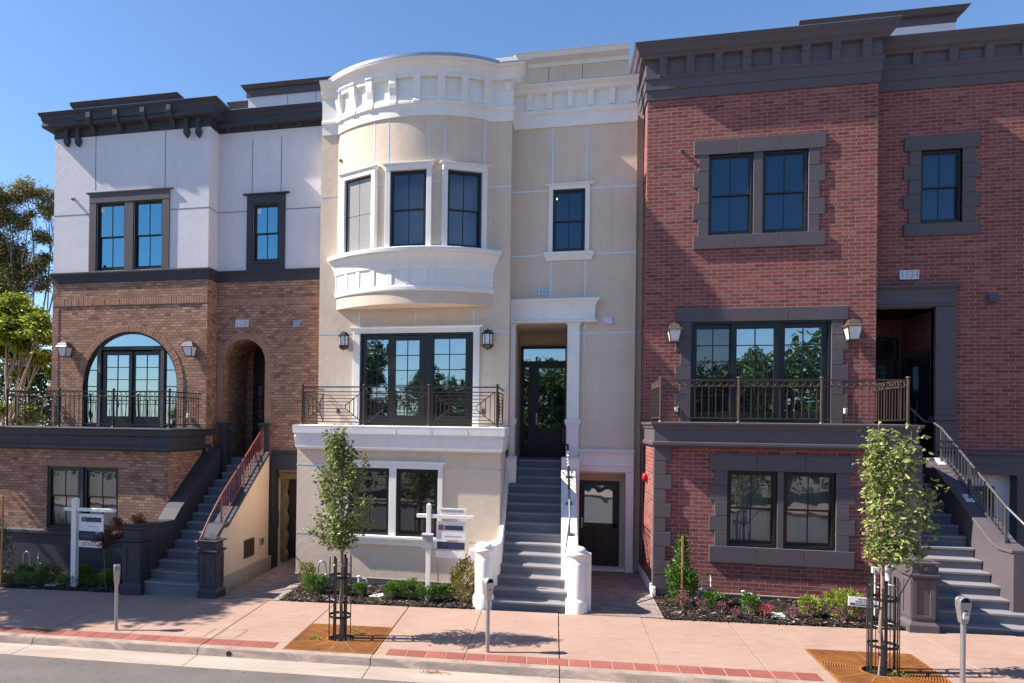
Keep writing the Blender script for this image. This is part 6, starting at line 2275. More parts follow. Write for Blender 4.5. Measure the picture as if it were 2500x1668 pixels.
    mb = MB(Matrix.Translation((gx0, y_, z_)) @ Matrix.Rotation(-pi / 2, 4, 'Y'))
    mb.lathe([(.05, 0), (.05, .04), (.085, .045), (.09, .06), (.075, .09), (.03, .105), (.001, .108)], (0, 0), 20)
    mb.build('bell', M['bellred'], r)
    mb = MB()
    mb.box(gx0 - .045, gx0 - .001, y_ - .05, y_ + .05, z_ - .12, z_ - .05)
    mb.build('box', M['bellred'], r, bevel=.004)
    return H


red_house()

# ---------------------------------------------------------------- plants
rnd = random.Random(11)
M['leaf_pear'] = leafmat('pear_leaf', (.06, .095, .02), (.22, .26, .08), .35)
M['leaf_pear2'] = leafmat('pale_pear_leaf', (.085, .125, .022), (.29, .33, .105), .35)
M['leaf_box'] = leafmat('box_leaf', (.035, .085, .012), (.10, .19, .03), .3)
M['leaf_dark'] = leafmat('dark_leaf', (.012, .032, .010), (.035, .075, .02), .25)
M['leaf_yellow'] = leafmat('yellow_leaf', (.12, .17, .02), (.30, .36, .05), .4)
M['leaf_photinia'] = leafmat('photinia_leaf', (.09, .13, .025), (.26, .20, .05), .35)
M['leaf_juniper'] = leafmat('juniper_leaf', (.05, .09, .02), (.17, .22, .06), .3)
M['leaf_maple'] = leafmat('maple_leaf', (.06, .018, .012), (.22, .065, .03), .3)
M['leaf_barb'] = leafmat('barberry_leaf', (.10, .022, .035), (.26, .10, .13), .3)
M['leaf_euc'] = leafmat('eucalyptus_leaf', (.06, .075, .03), (.22, .19, .07), .4)
M['leaf_ficus'] = leafmat('broad_tree_leaf', (.075, .12, .012), (.26, .30, .03), .45)
M['leaf_far'] = leafmat('far_leaf', (.025, .05, .012), (.09, .14, .03), .35)
M['bark'] = paint('grey_bark', (.20, .155, .13), .9, .3, .6, 60, 9, .2, grime=0)
M['bark_pale'] = paint('pale_bark', (.36, .30, .25), .9, .25, .6, 40, 5, .2, grime=0)
M['bark_young'] = paint('young_bark', (.26, .175, .145), .85, .3, .5, 90, 14, .2, grime=0)


def leaf(mb, p, L, w, droop=.3, up=None):
    a = rnd.uniform(0, 2 * pi)
    d = Vector((cos(a), sin(a), rnd.uniform(-droop - .5, .5 - droop))).normalized() if up is None else up
    s = d.cross(Vector((rnd.uniform(-1, 1), rnd.uniform(-1, 1), rnd.uniform(-.3, 1.2)))).normalized()
    n = d.cross(s) * (w * .35)
    p = Vector(p)
    mb.add([p, p + d * L * .45 + s * w * .5 + n, p + d * L, p + d * L * .45 - s * w * .5 + n, p + d * L * .5], [(0, 1, 4), (1, 2, 4), (0, 4, 3), (4, 2, 3)] if .03 < L < .12 else [(0, 1, 2), (0, 2, 3)])


def in_ball(c, r, shell=.35):
    while True:
        v = Vector((rnd.uniform(-1, 1), rnd.uniform(-1, 1), rnd.uniform(-1, 1)))
        if shell < v.length <= 1: break
    return Vector((c[0] + v.x * r[0], c[1] + v.y * r[1], c[2] + v.z * r[2]))


def limb(a, b, bend=.12, n=5):
    a, b = Vector(a), Vector(b)
    L = (b - a).length
    o = Vector((rnd.uniform(-1, 1), rnd.uniform(-1, 1), rnd.uniform(-.2, .6))) * L * bend
    return [a.lerp(b, t) + o * sin(pi * t) for t in [i / n for i in range(n + 1)]]


def young_tree(name, label, base, env, top, nleaf, size, lmat, sparse=1.0, leaders=()):
    """street sapling: env = [(z, xmin, xmax)] of its crown in metres from the trunk"""
    r = thing(name, label, 'tree', base, 'young street trees in iron guards')
    tr = MB()
    z0, z1 = env[0][0], env[-1][0]
    tp = [(0, 0, -.05), (.012, 0, .25), (-.012, .01, .6), (.015, 0, 1.0), (0, -.01, z0 + .1), (top[0] * .4, 0, z0 + (z1 - z0) * .5), (top[0], 0, z1)]
    tr.tube(tp, [.042, .034, .030, .028, .025, .014, .003], 9)

    def ext(z):
        for (a, l0, r0), (b, l1, r1) in zip(env[:-1], env[1:]):
            if a <= z <= b:
                t = (z - a) / (b - a)
                return l0 + (l1 - l0) * t, r0 + (r1 - r0) * t
        return env[-1][1:]
    ends = []
    for i in range(44):
        ze = z0 + .12 + (z1 - z0 - .15) * ((i + .5) / 44)
        l, rr = ext(ze)
        a = i * 2.4 + rnd.uniform(-.3, .3)
        k = rnd.uniform(.45, 1.08)
        xe = (l + rr) / 2 + (rr - l) / 2 * cos(a) * k
        ye = (rr - l) / 2 * sin(a) * k * .85
        zs_ = max(z0 - .05, ze - .35 - abs(xe) * .9)
        f = (zs_ - z0) / (z1 - z0)
        ends.append(((top[0] * max(0, f), 0, zs_), (xe, ye, ze)))
    for (x, z) in leaders: ends.append(((x * .3, 0, z - 1.1), (x, 0, z)))
    lf = MB()
    for a, b in ends:
        pts = limb(a, b, .08, 6)
        tr.tube(pts, [.010, .008, .007, .006, .005, .004, .0025], 5)
        per = nleaf // len(ends)
        for j in range(per):
            t = rnd.uniform(.25, 1.0) ** .8
            q = pts[min(5, int(t * 6))].lerp(pts[min(6, int(t * 6) + 1)], t * 6 % 1)
            off = Vector((rnd.gauss(0, 1), rnd.gauss(0, 1), rnd.gauss(0, 1))) * (.055 * sparse)
            s = size * rnd.choice((.55, .75, .9, 1.0, 1.15, 1.3))
            leaf(lf, q + off, s, s * rnd.uniform(.45, .75), .45)
    tr.build('trunk', M['bark_young'], r, loc=(0, 0, 0))
    lf.build('crown', lmat, r, loc=(0, 0, 0))
    return r


def bush(name, label, cat, base, r, n, L, w, lmat, group=None, stems=6, droop=.1, stemmat='bark', lift=.0, jag=.55):
    """low shrub: stems that carry many small leaves; lumpy outline"""
    t = thing(name, label, cat, base, group)
    st, lf = MB(), MB()
    lobes = []
    for i in range(stems):
        a = 2 * pi * i / stems + rnd.uniform(-.4, .4)
        k = rnd.uniform(.35, .75)
        e = (r[0] * k * cos(a), r[1] * k * sin(a), lift + r[2] * rnd.uniform(.8, 1.7))
        st.tube(limb((rnd.uniform(-.03, .03), rnd.uniform(-.03, .03), -.03), e, .15, 4), [.009, .007, .006, .004, .002], 5)
        lobes.append(e)
    for i in range(n):
        if rnd.random() < jag:
            e = rnd.choice(lobes)
            p = in_ball(e, (r[0] * .42, r[1] * .42, r[2] * .5), .0)
        else:
            p = in_ball((0, 0, lift + r[2] * .95), (r[0] * .9, r[1] * .9, r[2] * .95), .55)
        if p.z < .0: p.z = abs(p.z) * .5
        d = Vector((p.x, p.y, (p.z - lift - r[2] * .5) + rnd.uniform(-.0, .4) * r[2])).normalized() + Vector((rnd.uniform(-.7, .7), rnd.uniform(-.7, .7), rnd.uniform(-.5, .7)))
        s = rnd.uniform(.7, 1.25)
        leaf(lf, p, L * s, w * s, droop, d.normalized())
    st.build('stem', M[stemmat], t, loc=(0, 0, 0))
    lf.build('foliage', lmat, t, loc=(0, 0, 0))
    return t


def gp(k, x, y, dz=0.0):
    """a point on the ground at pixel x, y"""
    return G(k, x, y, dz)


def at_bed(k, x, ytop, ybot, Y):
    b = P(k, x, ybot, Y)
    return (b[0], Y, GZ(b[0], Y) + .02), fz(k, x, ytop, Y) - GZ(b[0], Y)


# young pears
tb = gp('J', 1190, 560)
TY = tb[1]
X0_ = tb[0]


def env_from(k, rows, Y, bx, bz):
    out = []
    for y, a, b in rows:
        out.append((fz(k, (a + b) / 2, y, Y) - bz, fx(k, a, y, Y) - bx, fx(k, b, y, Y) - bx))
    return sorted(out)


e1 = env_from('F', [(95, 305, 345), (160, 200, 345), (250, 190, 440), (330, 130, 455), (420, 125, 455), (520, 130, 530), (600, 118, 520), (680, 125, 420), (740, 160, 370), (790, 255, 320)], TY, tb[0], tb[2])
young_tree('young_tree', 'young slender tree with small dark green leaves in front of the cream house', tb, e1, (fx('F', 322, 90, TY) - tb[0], 0), 4400, .066, M['leaf_pear'], 1.0, [(fx('F', 455, 255, TY) - tb[0], fz('F', 455, 255, TY) - tb[2])])
tb2 = gp('M', 1180, 615)
TY2 = tb2[1]
e2 = env_from('I', [(35, 1470, 1510), (130, 1360, 1720), (250, 1340, 1760), (330, 1335, 1760), (410, 1335, 1850), (520, 1325, 1800), (600, 1370, 1790), (680, 1400, 1760), (760, 1410, 1720), (860, 1460, 1590)], TY2, tb2[0], tb2[2])
young_tree('young_tree', 'young tree with large pale green leaves in front of the red brick house', tb2, e2, (fx('I', 1488, 30, TY2) - tb2[0], 0), 2700, .078, M['leaf_pear2'], 1.1, [(fx('I', 1682, 75, TY2) - tb2[0], fz('I', 1682, 75, TY2) - tb2[2]), (fx('I', 1850, 390, TY2) - tb2[0], fz('I', 1850, 390, TY2) - tb2[2]), (fx('I', 1810, 620, TY2) - tb2[0], fz('I', 1810, 620, TY2) - tb2[2])])


def tree_guard(base, label, h):
    r = thing('tree_guard', label, 'tree guard', base, 'iron tree guards')
    R0 = .175
    n = 6
    for i in range(n):
        a = 2 * pi * i / n + .35
        mb = MB(Matrix.Rotation(a, 4, 'Z'))
        mb.box(R0 - .005, R0 + .005, -.019, .019, -.02, h + rnd.uniform(-.02, .03))
        mb.build('bar', M['ironblack'], r, loc=(0, 0, 0))
    for i in range(4):
        rod = MB()
        a = 2 * pi * (i + .5) / 4
        rod.tube([((R0 + .03) * cos(a), (R0 + .03) * sin(a), -.02), ((R0 + .03) * cos(a), (R0 + .03) * sin(a), h - .02)], .006, 6)
        rod.build('rod', M['ironblack'], r, loc=(0, 0, 0))
    for z in (.40, 1.05):
        mb = MB()
        N = 36
        vs = []
        for j in range(N):
            a = 2 * pi * j / N
            for q, zz in ((R0 + .006, z - .02), (R0 + .012, z - .02), (R0 + .012, z + .02), (R0 + .006, z + .02)):
                vs.append((q * cos(a), q * sin(a), zz))
        mb.add(vs, [(j * 4 + k, ((j + 1) % N) * 4 + k, ((j + 1) % N) * 4 + (k + 1) % 4, j * 4 + (k + 1) % 4) for j in range(N) for k in range(4)])
        mb.build('hoop', M['ironblack'], r, loc=(0, 0, 0), smooth=False)
    for z in (.68, h - .12):
        mb = MB()
        pts = [((R0 - .01) * cos(2 * pi * j / 20), (R0 - .01) * sin(2 * pi * j / 20), z) for j in range(21)]
        mb.tube(pts, .005, 5, caps=False)
        mb.build('tie_wire', M['galv'], r, loc=(0, 0, 0))
    return r


tree_guard((tb[0] - .02, tb[1], tb[2]), 'black iron tree guard round the young tree by the cream house', 1.37)
tree_guard((tb2[0] + .02, tb2[1], tb2[2]), 'black iron tree guard round the pale leaved tree by the red house', 1.34)


def tree_grate(x0, x1, y0, y1, hole, label):
    cx, cy = hole
    r = thing('tree_grate', label, 'tree grate', ((x0 + x1) / 2, (y0 + y1) / 2, GZ((x0 + x1) / 2, (y0 + y1) / 2)), 'rusty tree grates')
    g = MB(GT)
    ring(q := MB(), 0, 1, 0, 1, 0, 1, .1)
    t0, t1 = -.03, .004
    w = .028
    for a, b, c, d in ((x0 + .008, x1 - .008, y0 + .005, y0 + w), (x0 + .008, x1 - .008, y1 - w, y1 - .005), (x0 + .008, x0 + w, y0 + w, y1 - w), (x1 - w, x1 - .008, y0 + w, y1 - w)):
        g.box(a, b, c, d, t0, t1)
    rr = .215
    sect = .032
    k = 0
    while rr < 1.15:
        N = max(48, int(rr * 150))
        for j in range(N):
            a, b = 2 * pi * j / N, 2 * pi * (j + 1) / N
            m = (a + b) / 2
            ro = rr + (.045 if k == 0 else .019)
            pts = [(cx + q_ * cos(t), cy + q_ * sin(t)) for q_, t in ((rr, a), (ro, a), (ro, b), (rr, b))]
            mx, my = cx + (rr + .008) * cos(m), cy + (rr + .008) * sin(m)
            if x0 + w * .6 < mx < x1 - w * .6 and y0 + w * .6 < my < y1 - w * .6:
                g.add([(*p_, t1 - .002) for p_ in pts] + [(*p_, t0) for p_ in pts], [(0, 1, 2, 3), (0, 4, 5, 1), (2, 6, 7, 3)])
        rr += sect if k else .055
        k += 1
    for j in range(12):
        a = 2 * pi * j / 12 + .0
        pa = (cx + .22 * cos(a), cy + .22 * sin(a))
        L = min((x1 - .01 - cx) / cos(a) if cos(a) > 1e-3 else 9, (x0 + .01 - cx) / cos(a) if cos(a) < -1e-3 else 9, (y1 - .01 - cy) / sin(a) if sin(a) > 1e-3 else 9, (y0 + .01 - cy) / sin(a) if sin(a) < -1e-3 else 9)
        pb = (cx + L * cos(a), cy + L * sin(a))
        n_ = (-sin(a) * .011, cos(a) * .011)
        g.add([(pa[0] - n_[0], pa[1] - n_[1], t1), (pb[0] - n_[0], pb[1] - n_[1], t1), (pb[0] + n_[0], pb[1] + n_[1], t1), (pa[0] + n_[0], pa[1] + n_[1], t1)], [(0, 1, 2, 3)])
    g.build('grating', M['rust'], r)
    return r


tree_grate(-4.17, -2.69, 11.09, 12.55, (tb[0], tb[1] + .02), 'rusty square tree grate under the young tree by the cream house')
tree_grate(3.77, 5.22, 11.09, 12.55, (tb2[0], tb2[1] + .04), 'rusty square tree grate under the pale leaved tree by the red house')
mb = MB(GT)
for x0, x1 in GRATES:
    mb.box(x0, x1, 11.08, 12.55, -.2, -.055)
o = mb.build('tree_pit_soil', M['soil'])
o['kind'] = 'structure'

# shrubs along the cream house
BOX = [('F', 155, 962, 1082, 'round green shrub left of the iron tree guard'),
       ('F', 415, 995, 1092, 'green shrub by the white clean-out pipe of the cream house'),
       ('F', 330, 1000, 1090, 'green shrub half hidden behind the left iron tree guard'),
       ('F', 595, 995, 1108, 'green shrub right of the pale cover in the cream house bed'),
       ('F', 690, 980, 1110, 'green shrub left of the blurred for sale sign post'),
       ('F', 800, 1010, 1128, 'green shrub at the foot of the blurred for sale sign post'),
       ('F', 905, 1010, 1122, 'green shrub left of the reddish bush by the white round newel')]
proto = None
for i, (k, x, yt, yb, lab) in enumerate(BOX):
    p = gp(k, x, yb - 6)
    p = (p[0], min(p[1], 15.0) + .12, GZ(p[0], p[1]) + .01)
    h = fz(k, x, yt, p[1]) - p[2]
    if proto is None:
        proto = bush('green_shrub', lab, 'shrub', p, (.25, .22, .20), 1500, .045, .026, M['leaf_box'], 'green shrubs along the cream house', 8)
        h0 = .40
    else:
        copy_tree(proto, p, rnd.uniform(0, 6), lab, (h / h0 * rnd.uniform(.9, 1.15), h / h0, h / h0))
ph, hh = at_bed('F', 1015, 865, 1095, 14.35)
bush('photinia_shrub', 'tall bush with reddish new leaves left of the white round newel', 'shrub', ph, (.30, .24, hh * .5), 900, .06, .034, M['leaf_photinia'], None, 9, .0)
ph, hh = at_bed('F', 118, 870, 1010, 14.9)
bush('photinia_shrub', 'small bush with coppery leaves at the left corner of the cream house', 'shrub', ph, (.20, .18, hh * .5), 420, .055, .03, M['leaf_photinia'], None, 6, .0)
# along the red house
ph, hh = at_bed('I', 325, 700, 1120, 14.95)
bush('climbing_vine', 'tall leafy vine tied to a wooden stake by the red brick corner', 'vine', ph, (.30, .20, hh * .30), 1500, .062, .03, M['leaf_box'], None, 5, .1)
V = bpy.data.objects['climbing_vine']
lf = MB()
for i in range(800):
    z = rnd.uniform(.4, 1.0) * hh
    w_ = .29 * (1.12 - z / hh)
    leaf(lf, (rnd.gauss(0, w_ * .6), rnd.gauss(0, w_ * .5), z), .07, .03, -.2)
lf.build('top_growth', M['leaf_box'], V, loc=(0, 0, 0))
mb = MB()
mb.bar((ph[0] - .03, ph[1] - .16, ph[2] - .1), (ph[0] - .02, ph[1] - .14, ph[2] + hh * 1.0), .03)
tag(mb.build('wooden_stake', M['wood']), 'orange wooden stake in front of the leafy vine', 'stake')
RED = [('I', 505, 1035, 1140, 14.75, 'leaf_box', (.20, .17), 'dark green shrub right of the tall vine, below the gas meter', 500),
       ('I', 728, 1045, 1175, 14.35, 'leaf_box', (.17, .15), 'small green shrub in front of the white clean-out pipe of the red house', 420),
       ('I', 1080, 1050, 1150, 14.4, 'leaf_yellow', (.20, .16), 'yellow green shrub under the right street window of the red house', 420),
       ('I', 1295, 1015, 1175, 14.3, 'leaf_yellow', (.32, .24), 'large yellow green shrub behind the white notice board', 800)]
for k, x, yt, yb, Y, m_, rr, lab, n in RED:
    p, h = at_bed(k, x, yt, yb, Y)
    bush('green_shrub', lab, 'shrub', p, (rr[0], rr[1], h * .5), n, .055, .032, M[m_], 'shrubs along the red house', 6)
BARB = [(325, 1140, 'purple barberry at the foot of the tall vine'), (440, 1150, 'purple barberry second from the left along the red house'), (560, 1170, 'purple barberry below the dark green shrub, red house bed'), (640, 1190, 'low thin purple barberry left of the small clean-out shrub'),
        (822, 1200, 'bright red barberry left of the pale cover, red house bed'), (985, 1200, 'purple barberry right of the pale cover, red house bed'), (1085, 1195, 'purple barberry in front of the yellow green shrub'), (1262, 1215, 'purple barberry in front of the large yellow green shrub'), (1378, 1225, 'purple barberry left of the right iron tree guard')]
proto = None
for x, yb, lab in BARB:
    p = gp('I', x, yb)
    p = (p[0], min(p[1], 14.6), GZ(p[0], p[1]) + .02)
    if proto is None:
        proto = bush('barberry', lab, 'shrub', p, (.15, .12, .13), 260, .028, .020, M['leaf_barb'], 'purple barberries along the red house', 7, .0, jag=.75)
    else:
        s = rnd.uniform(.75, 1.05) * (1.0 if x != 640 else .7)
        copy_tree(proto, p, rnd.uniform(0, 6), lab, s)
M['leaf_barbred'] = leafmat('red_barberry_leaf', (.22, .02, .03), (.42, .06, .08), .3)
for o in list(bpy.data.objects):
    if o.get('label', '').startswith('bright red barberry'):
        for c in o.children:
            if c.name.startswith('foliage'):
                c.data = c.data.copy()
                c.data.materials[0] = M['leaf_barbred']
# left bed
p, h = at_bed('Q', 60, 520, 1330, 14.6)
bush('dark_conifer', 'tall dark conifer shrub at the left end of the brown house bed', 'shrub', (p[0] - .35, p[1], p[2]), (.55, .45, h * .5), 1500, .09, .018, M['leaf_dark'], None, 9, .1)
mb = MB()
q = P('Q', 40, 640, 14.2)
mb.bar((q[0], 14.15, GZ(q[0], 14.1) - .1), (q[0] + .01, 14.17, fz('Q', 45, 165, 14.2)), .035)
tag(mb.build('wooden_stake', M['wood']), 'brown wooden stake against the brick at the left edge', 'stake')
LEFT = [('Q', 320, 1040, 1215, 14.6, 'leaf_box', .24, 'leafy shrub in front of the left gas meter'), ('Q', 620, 1030, 1210, 14.6, 'leaf_box', .30, 'wide leafy shrub left of the sold sign post'),
        ('Q', 1090, 1035, 1215, 14.6, 'leaf_box', .22, 'leafy shrub right of the sold sign post'), ('Q', 1365, 1110, 1250, 14.55, 'leaf_yellow', .20, 'variegated shrub left of the dark red maple')]
for k, x, yt, yb, Y, m_, r_, lab in LEFT:
    p, h = at_bed(k, x, yt, yb, Y)
    bush('green_shrub', lab, 'shrub', p, (r_, r_ * .8, h * .5), 620, .05, .028, M[m_], 'shrubs along the brown house', 6)
JUN = [('Q', 120, 1320, 'dark spreading juniper at the left end of the brown house bed'), ('Q', 330, 1335, 'dark spreading juniper left of the pale cover by the sold sign'), ('Q', 560, 1320, 'dark spreading juniper in front of the wide leafy shrub'), ('Q', 860, 1350, 'dark juniper at the foot of the sold sign post'), ('Q', 1110, 1335, 'bright spiky juniper right of the sold sign post'), ('Q', 1345, 1330, 'bright spiky juniper below the variegated shrub')]
proto = None
for k, x, yb, lab in JUN:
    p = gp(k, x, yb)
    p = (p[0], max(14.2, min(p[1], 14.7)) + .1, GZ(p[0], p[1]) + .02)
    if proto is None:
        proto = bush('juniper', lab, 'shrub', p, (.30, .20, .12), 700, .075, .014, M['leaf_juniper'], 'spreading junipers along the brown house', 9, .0)
    else:
        copy_tree(proto, p, rnd.uniform(0, 6), lab, rnd.uniform(.8, 1.05))
# dark red maple
pb = gp('Q', 1575, 1255)
pb = Vector((pb[0], 14.42, GZ(pb[0], 14.42)))
r = thing('japanese_maple', 'small dark red maple beside the charcoal stair newel', 'tree', pb)
tr, lf = MB(), MB()
ztop = fz('Q', 1550, 730, 14.35) - pb[2]
tr.tube([(0, 0, -.05), (-.02, 0, .35), (-.05, .01, .7), (-.07, 0, ztop)], [.022, .018, .016, .013], 7)
cl = []
for x, y in ((1330, 640), (1440, 560), (1400, 720), (1560, 560), (1700, 450), (1500, 680), (1620, 640), (1320, 780), (1250, 700), (1640, 730), (1480, 480), (1755, 510)):
    e = Vector((fx('Q', x, y, 14.35) - pb[0], rnd.uniform(-.16, .16), fz('Q', x, y, 14.35) - pb[2]))
    tr.tube(limb((-.06, 0, ztop - .1), e + Vector((0, 0, .05)), .15, 4), [.009, .007, .005, .004, .002], 5)
    for i in range(190):
        q = in_ball(e, (.155, .13, .10), 0)
        for _ in range(2):
            leaf(lf, q, .055, .016, .6)
for x, y in ((1250, 860), (1360, 890), (1590, 860)):
    e = Vector((fx('Q', x, y, 14.35) - pb[0], -.05, fz('Q', x, y, 14.35) - pb[2]))
    for i in range(22): leaf(lf, in_ball(e, (.06, .05, .06), 0), .05, .02, .6)
tr.build('trunk', M['bark'], r, loc=(0, 0, 0))
lf.build('crown', M['leaf_maple'], r, loc=(0, 0, 0))


# weeds on the grates and dry leaves in the gutter
for k, x, y, lab in (('J', 1480, 490, 'green weed sprouting right of the left tree guard'), ('J', 745, 580, 'thin weed on the left side of the left tree grate'), ('M', 1430, 670, 'green weed sprouting right of the right tree guard')):
    p = gp(k, x, y)
    bush('weed', lab, 'weed', p, (.10, .05, .035), 60, .05, .012, M['leaf_yellow'], None, 5, .0)
mb = MB()
g_ = gp('F', 850, 1515, -.12)
for i in range(160):
    q = g_ + Vector((rnd.gauss(0, .10), rnd.gauss(0, .03), abs(rnd.gauss(0, .012)) + .004))
    leaf(mb, q, rnd.uniform(.03, .07), .018, .0)
o = mb.build('leaf_litter', M['wood'])
tag(o, 'small heap of dry brown leaves in the gutter', 'leaves', None, 'stuff')

# scattered fallen leaves on pavement and road
mb = MB()
for i in range(130):
    x, y = rnd.uniform(-9, 7), rnd.choice((rnd.uniform(11.2, 13.9), rnd.uniform(10.0, 10.9), rnd.uniform(9.0, 10.9)))
    z = GZ(x, y) + (.006 if y > 10.95 else -.125)
    leaf(mb, (x, y, z), rnd.uniform(.015, .04), .014, -.05, Vector((rnd.uniform(-1, 1), rnd.uniform(-1, 1), .02)).normalized())
o = mb.build('fallen_leaves', M['wood'])
tag(o, 'scattered dry leaf crumbs on pavement and gutter', 'leaves', None, 'stuff')


# ---------------------------------------------------------------- trees behind and across the street
def big_tree(name, label, base, trunk_h, blobs, n, L, w, lmat, bmat, tr_r=.2, group=None, stems=1, droop=.3):
    r = thing(name, label, 'tree', base, group)
    tr, lf = MB(), MB()
    for s in range(stems):
        o = Vector((rnd.uniform(-.5, .5), rnd.uniform(-.3, .3), 0)) * (stems > 1)
        fork = Vector((rnd.uniform(-.2, .2), 0, trunk_h)) + o * 1.6
        tr.tube(limb(o + Vector((0, 0, -.1)), fork, .06, 5), [tr_r, tr_r * .9, tr_r * .8, tr_r * .72, tr_r * .65, tr_r * .6], 8)
        for b in blobs[s::stems]:
            pts = limb(fork, Vector(b[0]), .12, 6)
            tr.tube(pts, [tr_r * .42 * (1 - i / 7) + .012 for i in range(7)], 6)
            for _ in range(4):
                e = in_ball(b[0], b[1], .5)
                tr.tube(limb(pts[4], e, .15, 3), [tr_r * .16, tr_r * .1, tr_r * .07, .006], 5)
    tot = sum(b[1][0] * b[1][1] * b[1][2] for b in blobs)
    for b in blobs:
        k = int(n * (b[1][0] * b[1][1] * b[1][2]) / tot)
        sub = [in_ball(b[0], (b[1][0] * .8, b[1][1] * .8, b[1][2] * .8), .3) for _ in range(max(7, k // 110))]
        for i in range(k):
            c = rnd.choice(sub)
            q = c + Vector((rnd.gauss(0, b[1][0] * .24), rnd.gauss(0, b[1][1] * .24), rnd.gauss(0, b[1][2] * .20)))
            s = rnd.uniform(.65, 1.3)
            leaf(lf, q, L * s, w * s, droop)
    tr.build('trunk', M[bmat], r, loc=(0, 0, 0))
    lf.build('crown', M[lmat] if isinstance(lmat, str) else lmat, r, loc=(0, 0, 0))
    return r


def bl(k, x, y, Y, rpx, base, flat=.8):
    q = P(k, x, y, Y)
    rr = rpx / CROPS[k][2] * Y / FOC
    return ((q[0] - base[0], q[1] - base[1] + rnd.uniform(-.5, .5), q[2] - base[2]), (rr, rr, rr * flat))


eb = Vector((fx('S', 62, 900, 34), 34, 0))
blobs = [bl('A', x + rnd.uniform(-20, 20), y, 34, r_ * 1.5, eb, .8) for x, y, r_ in ((60, 930, 95), (180, 880, 85), (290, 930, 85), (330, 1010, 60), (60, 1080, 90), (210, 1060, 60), (-60, 1000, 110), (40, 1290, 120), (-80, 1200, 110), (300, 1200, 70), (170, 1380, 85), (310, 1330, 70), (120, 1480, 110), (260, 1460, 80), (-40, 1450, 120), (20, 1560, 100))]
big_tree('eucalyptus_tree', 'tall eucalyptus with brownish clumped crown left of the brown house', eb, 6.0, blobs, 42000, .15, .06, 'leaf_euc', 'bark', .11, None, 1)
fb = Vector((fx('S', 35, 900, 21), 21, 0))
blobs = [bl('B', x, y, 21, r_ * 1.25, fb, .8) for x, y, r_ in ((60, 250, 95), (160, 330, 100), (260, 380, 95), (330, 470, 80), (60, 420, 110), (-60, 330, 120), (180, 500, 90), (300, 600, 80), (40, 560, 80), (-80, 520, 110), (320, 720, 60), (20, 960, 60), (250, 1000, 70), (120, 1040, 60), (150, 700, 50))]
big_tree('broad_tree', 'sunlit yellow green tree with pale twisted trunks left of the brown house', fb, 2.2, blobs, 30000, .125, .065, 'leaf_ficus', 'bark_pale', .10, None, 6)
hb = Vector((fx('S', 40, 900, 30), 30, 0))
blobs = [((dx, rnd.uniform(-.5, .5), z), (1.5, 1.3, 1.2)) for dx in (-4.5, -2.5, -.6, 1.2, 3.0) for z in (1.2, 3.0, 4.7, 6.0)]
big_tree('dark_tree', 'dark dense tree low behind the yellow green tree', hb, .8, blobs, 16000, .22, .12, 'leaf_dark', 'bark', .2, None, 3)

# street tree beyond the left edge that throws its dappled shade over pavement and wall
sb_ = Vector((-17.3, 11.9, GZ(-17.3, 11.9)))
blobs = [((-.6, .2, 4.9), (1.3, 1.2, .8)), ((.8, 1.0, 5.2), (1.2, 1.2, .8)), ((-.2, -.9, 5.6), (1.2, 1.2, .8)), ((1.1, -.3, 6.2), (1.1, 1.1, .7)), ((-1.2, .8, 6.2), (1.1, 1.1, .8)), ((.3, .6, 7.0), (1.2, 1.1, .8)), ((-.4, -.2, 7.7), (.9, .9, .7)), ((1.0, 1.9, 4.1), (.9, .9, .7)), ((-.2, 2.2, 4.6), (1.0, .9, .7)), ((-1.7, -.4, 5.2), (.8, .8, .6)), ((.4, 1.7, 3.3), (.8, .7, .55)), ((-1.0, 1.9, 3.2), (.8, .7, .55))]
blobs = [((p[0], p[1], p[2] + 2.55), q) for p, q in blobs]
big_tree('street_tree', 'leafy street tree on the pavement beyond the left edge', sb_, 4.4, blobs, 13000, .22, .14, 'leaf_far', 'bark', .12)

# row across the road, seen in the panes
pt_ = None
ACROSS = [(-19, -9.5, .8), (-12.5, -11, .95), (-6.8, -9, .72), (-1.5, -12.5, .85), (3.6, -9.5, .98), (9.5, -11, .8), (15.5, -9.5, 1.05), (22, -11, 1.0), (-26, -14, .5), (-15, -15, .7), (-4.2, -15, .8), (6.5, -15, .95), (12.5, -14, .9), (0.8, -16, .9)]
for i, (x, y, s) in enumerate(ACROSS):
    lab = 'leafy tree across the road, mirrored in the panes'
    if pt_ is None:
        blobs = [((rnd.uniform(-2.2, 2.2), rnd.uniform(-1.8, 1.8), rnd.uniform(2.4, 8.2)), (rnd.uniform(1.1, 1.8),) * 3) for _ in range(20)]
        pt_ = big_tree('leafy_tree', lab, (x, y, -.2), 2.3, blobs, 8000, .34, .2, 'leaf_far', 'bark', .2, 'trees across the road')
        pt_.scale = (s,) * 3
    else:
        copy_tree(pt_, (x, y, -.2), i * 1.3, lab, s)
mb = MB()
nx = 160
vs = []
for i in range(nx):
    x = -40 + 80 * i / nx
    for c in range(26):
        leaf(mb, (x + rnd.uniform(-.3, .3), -7.6 + rnd.uniform(-.5, .5), rnd.uniform(0, 1.7 + .35 * sin(x * 1.3))), .3, .2, .2)
tag(mb.build('hedge', M['leaf_far']), 'clipped hedge across the road', 'hedge')


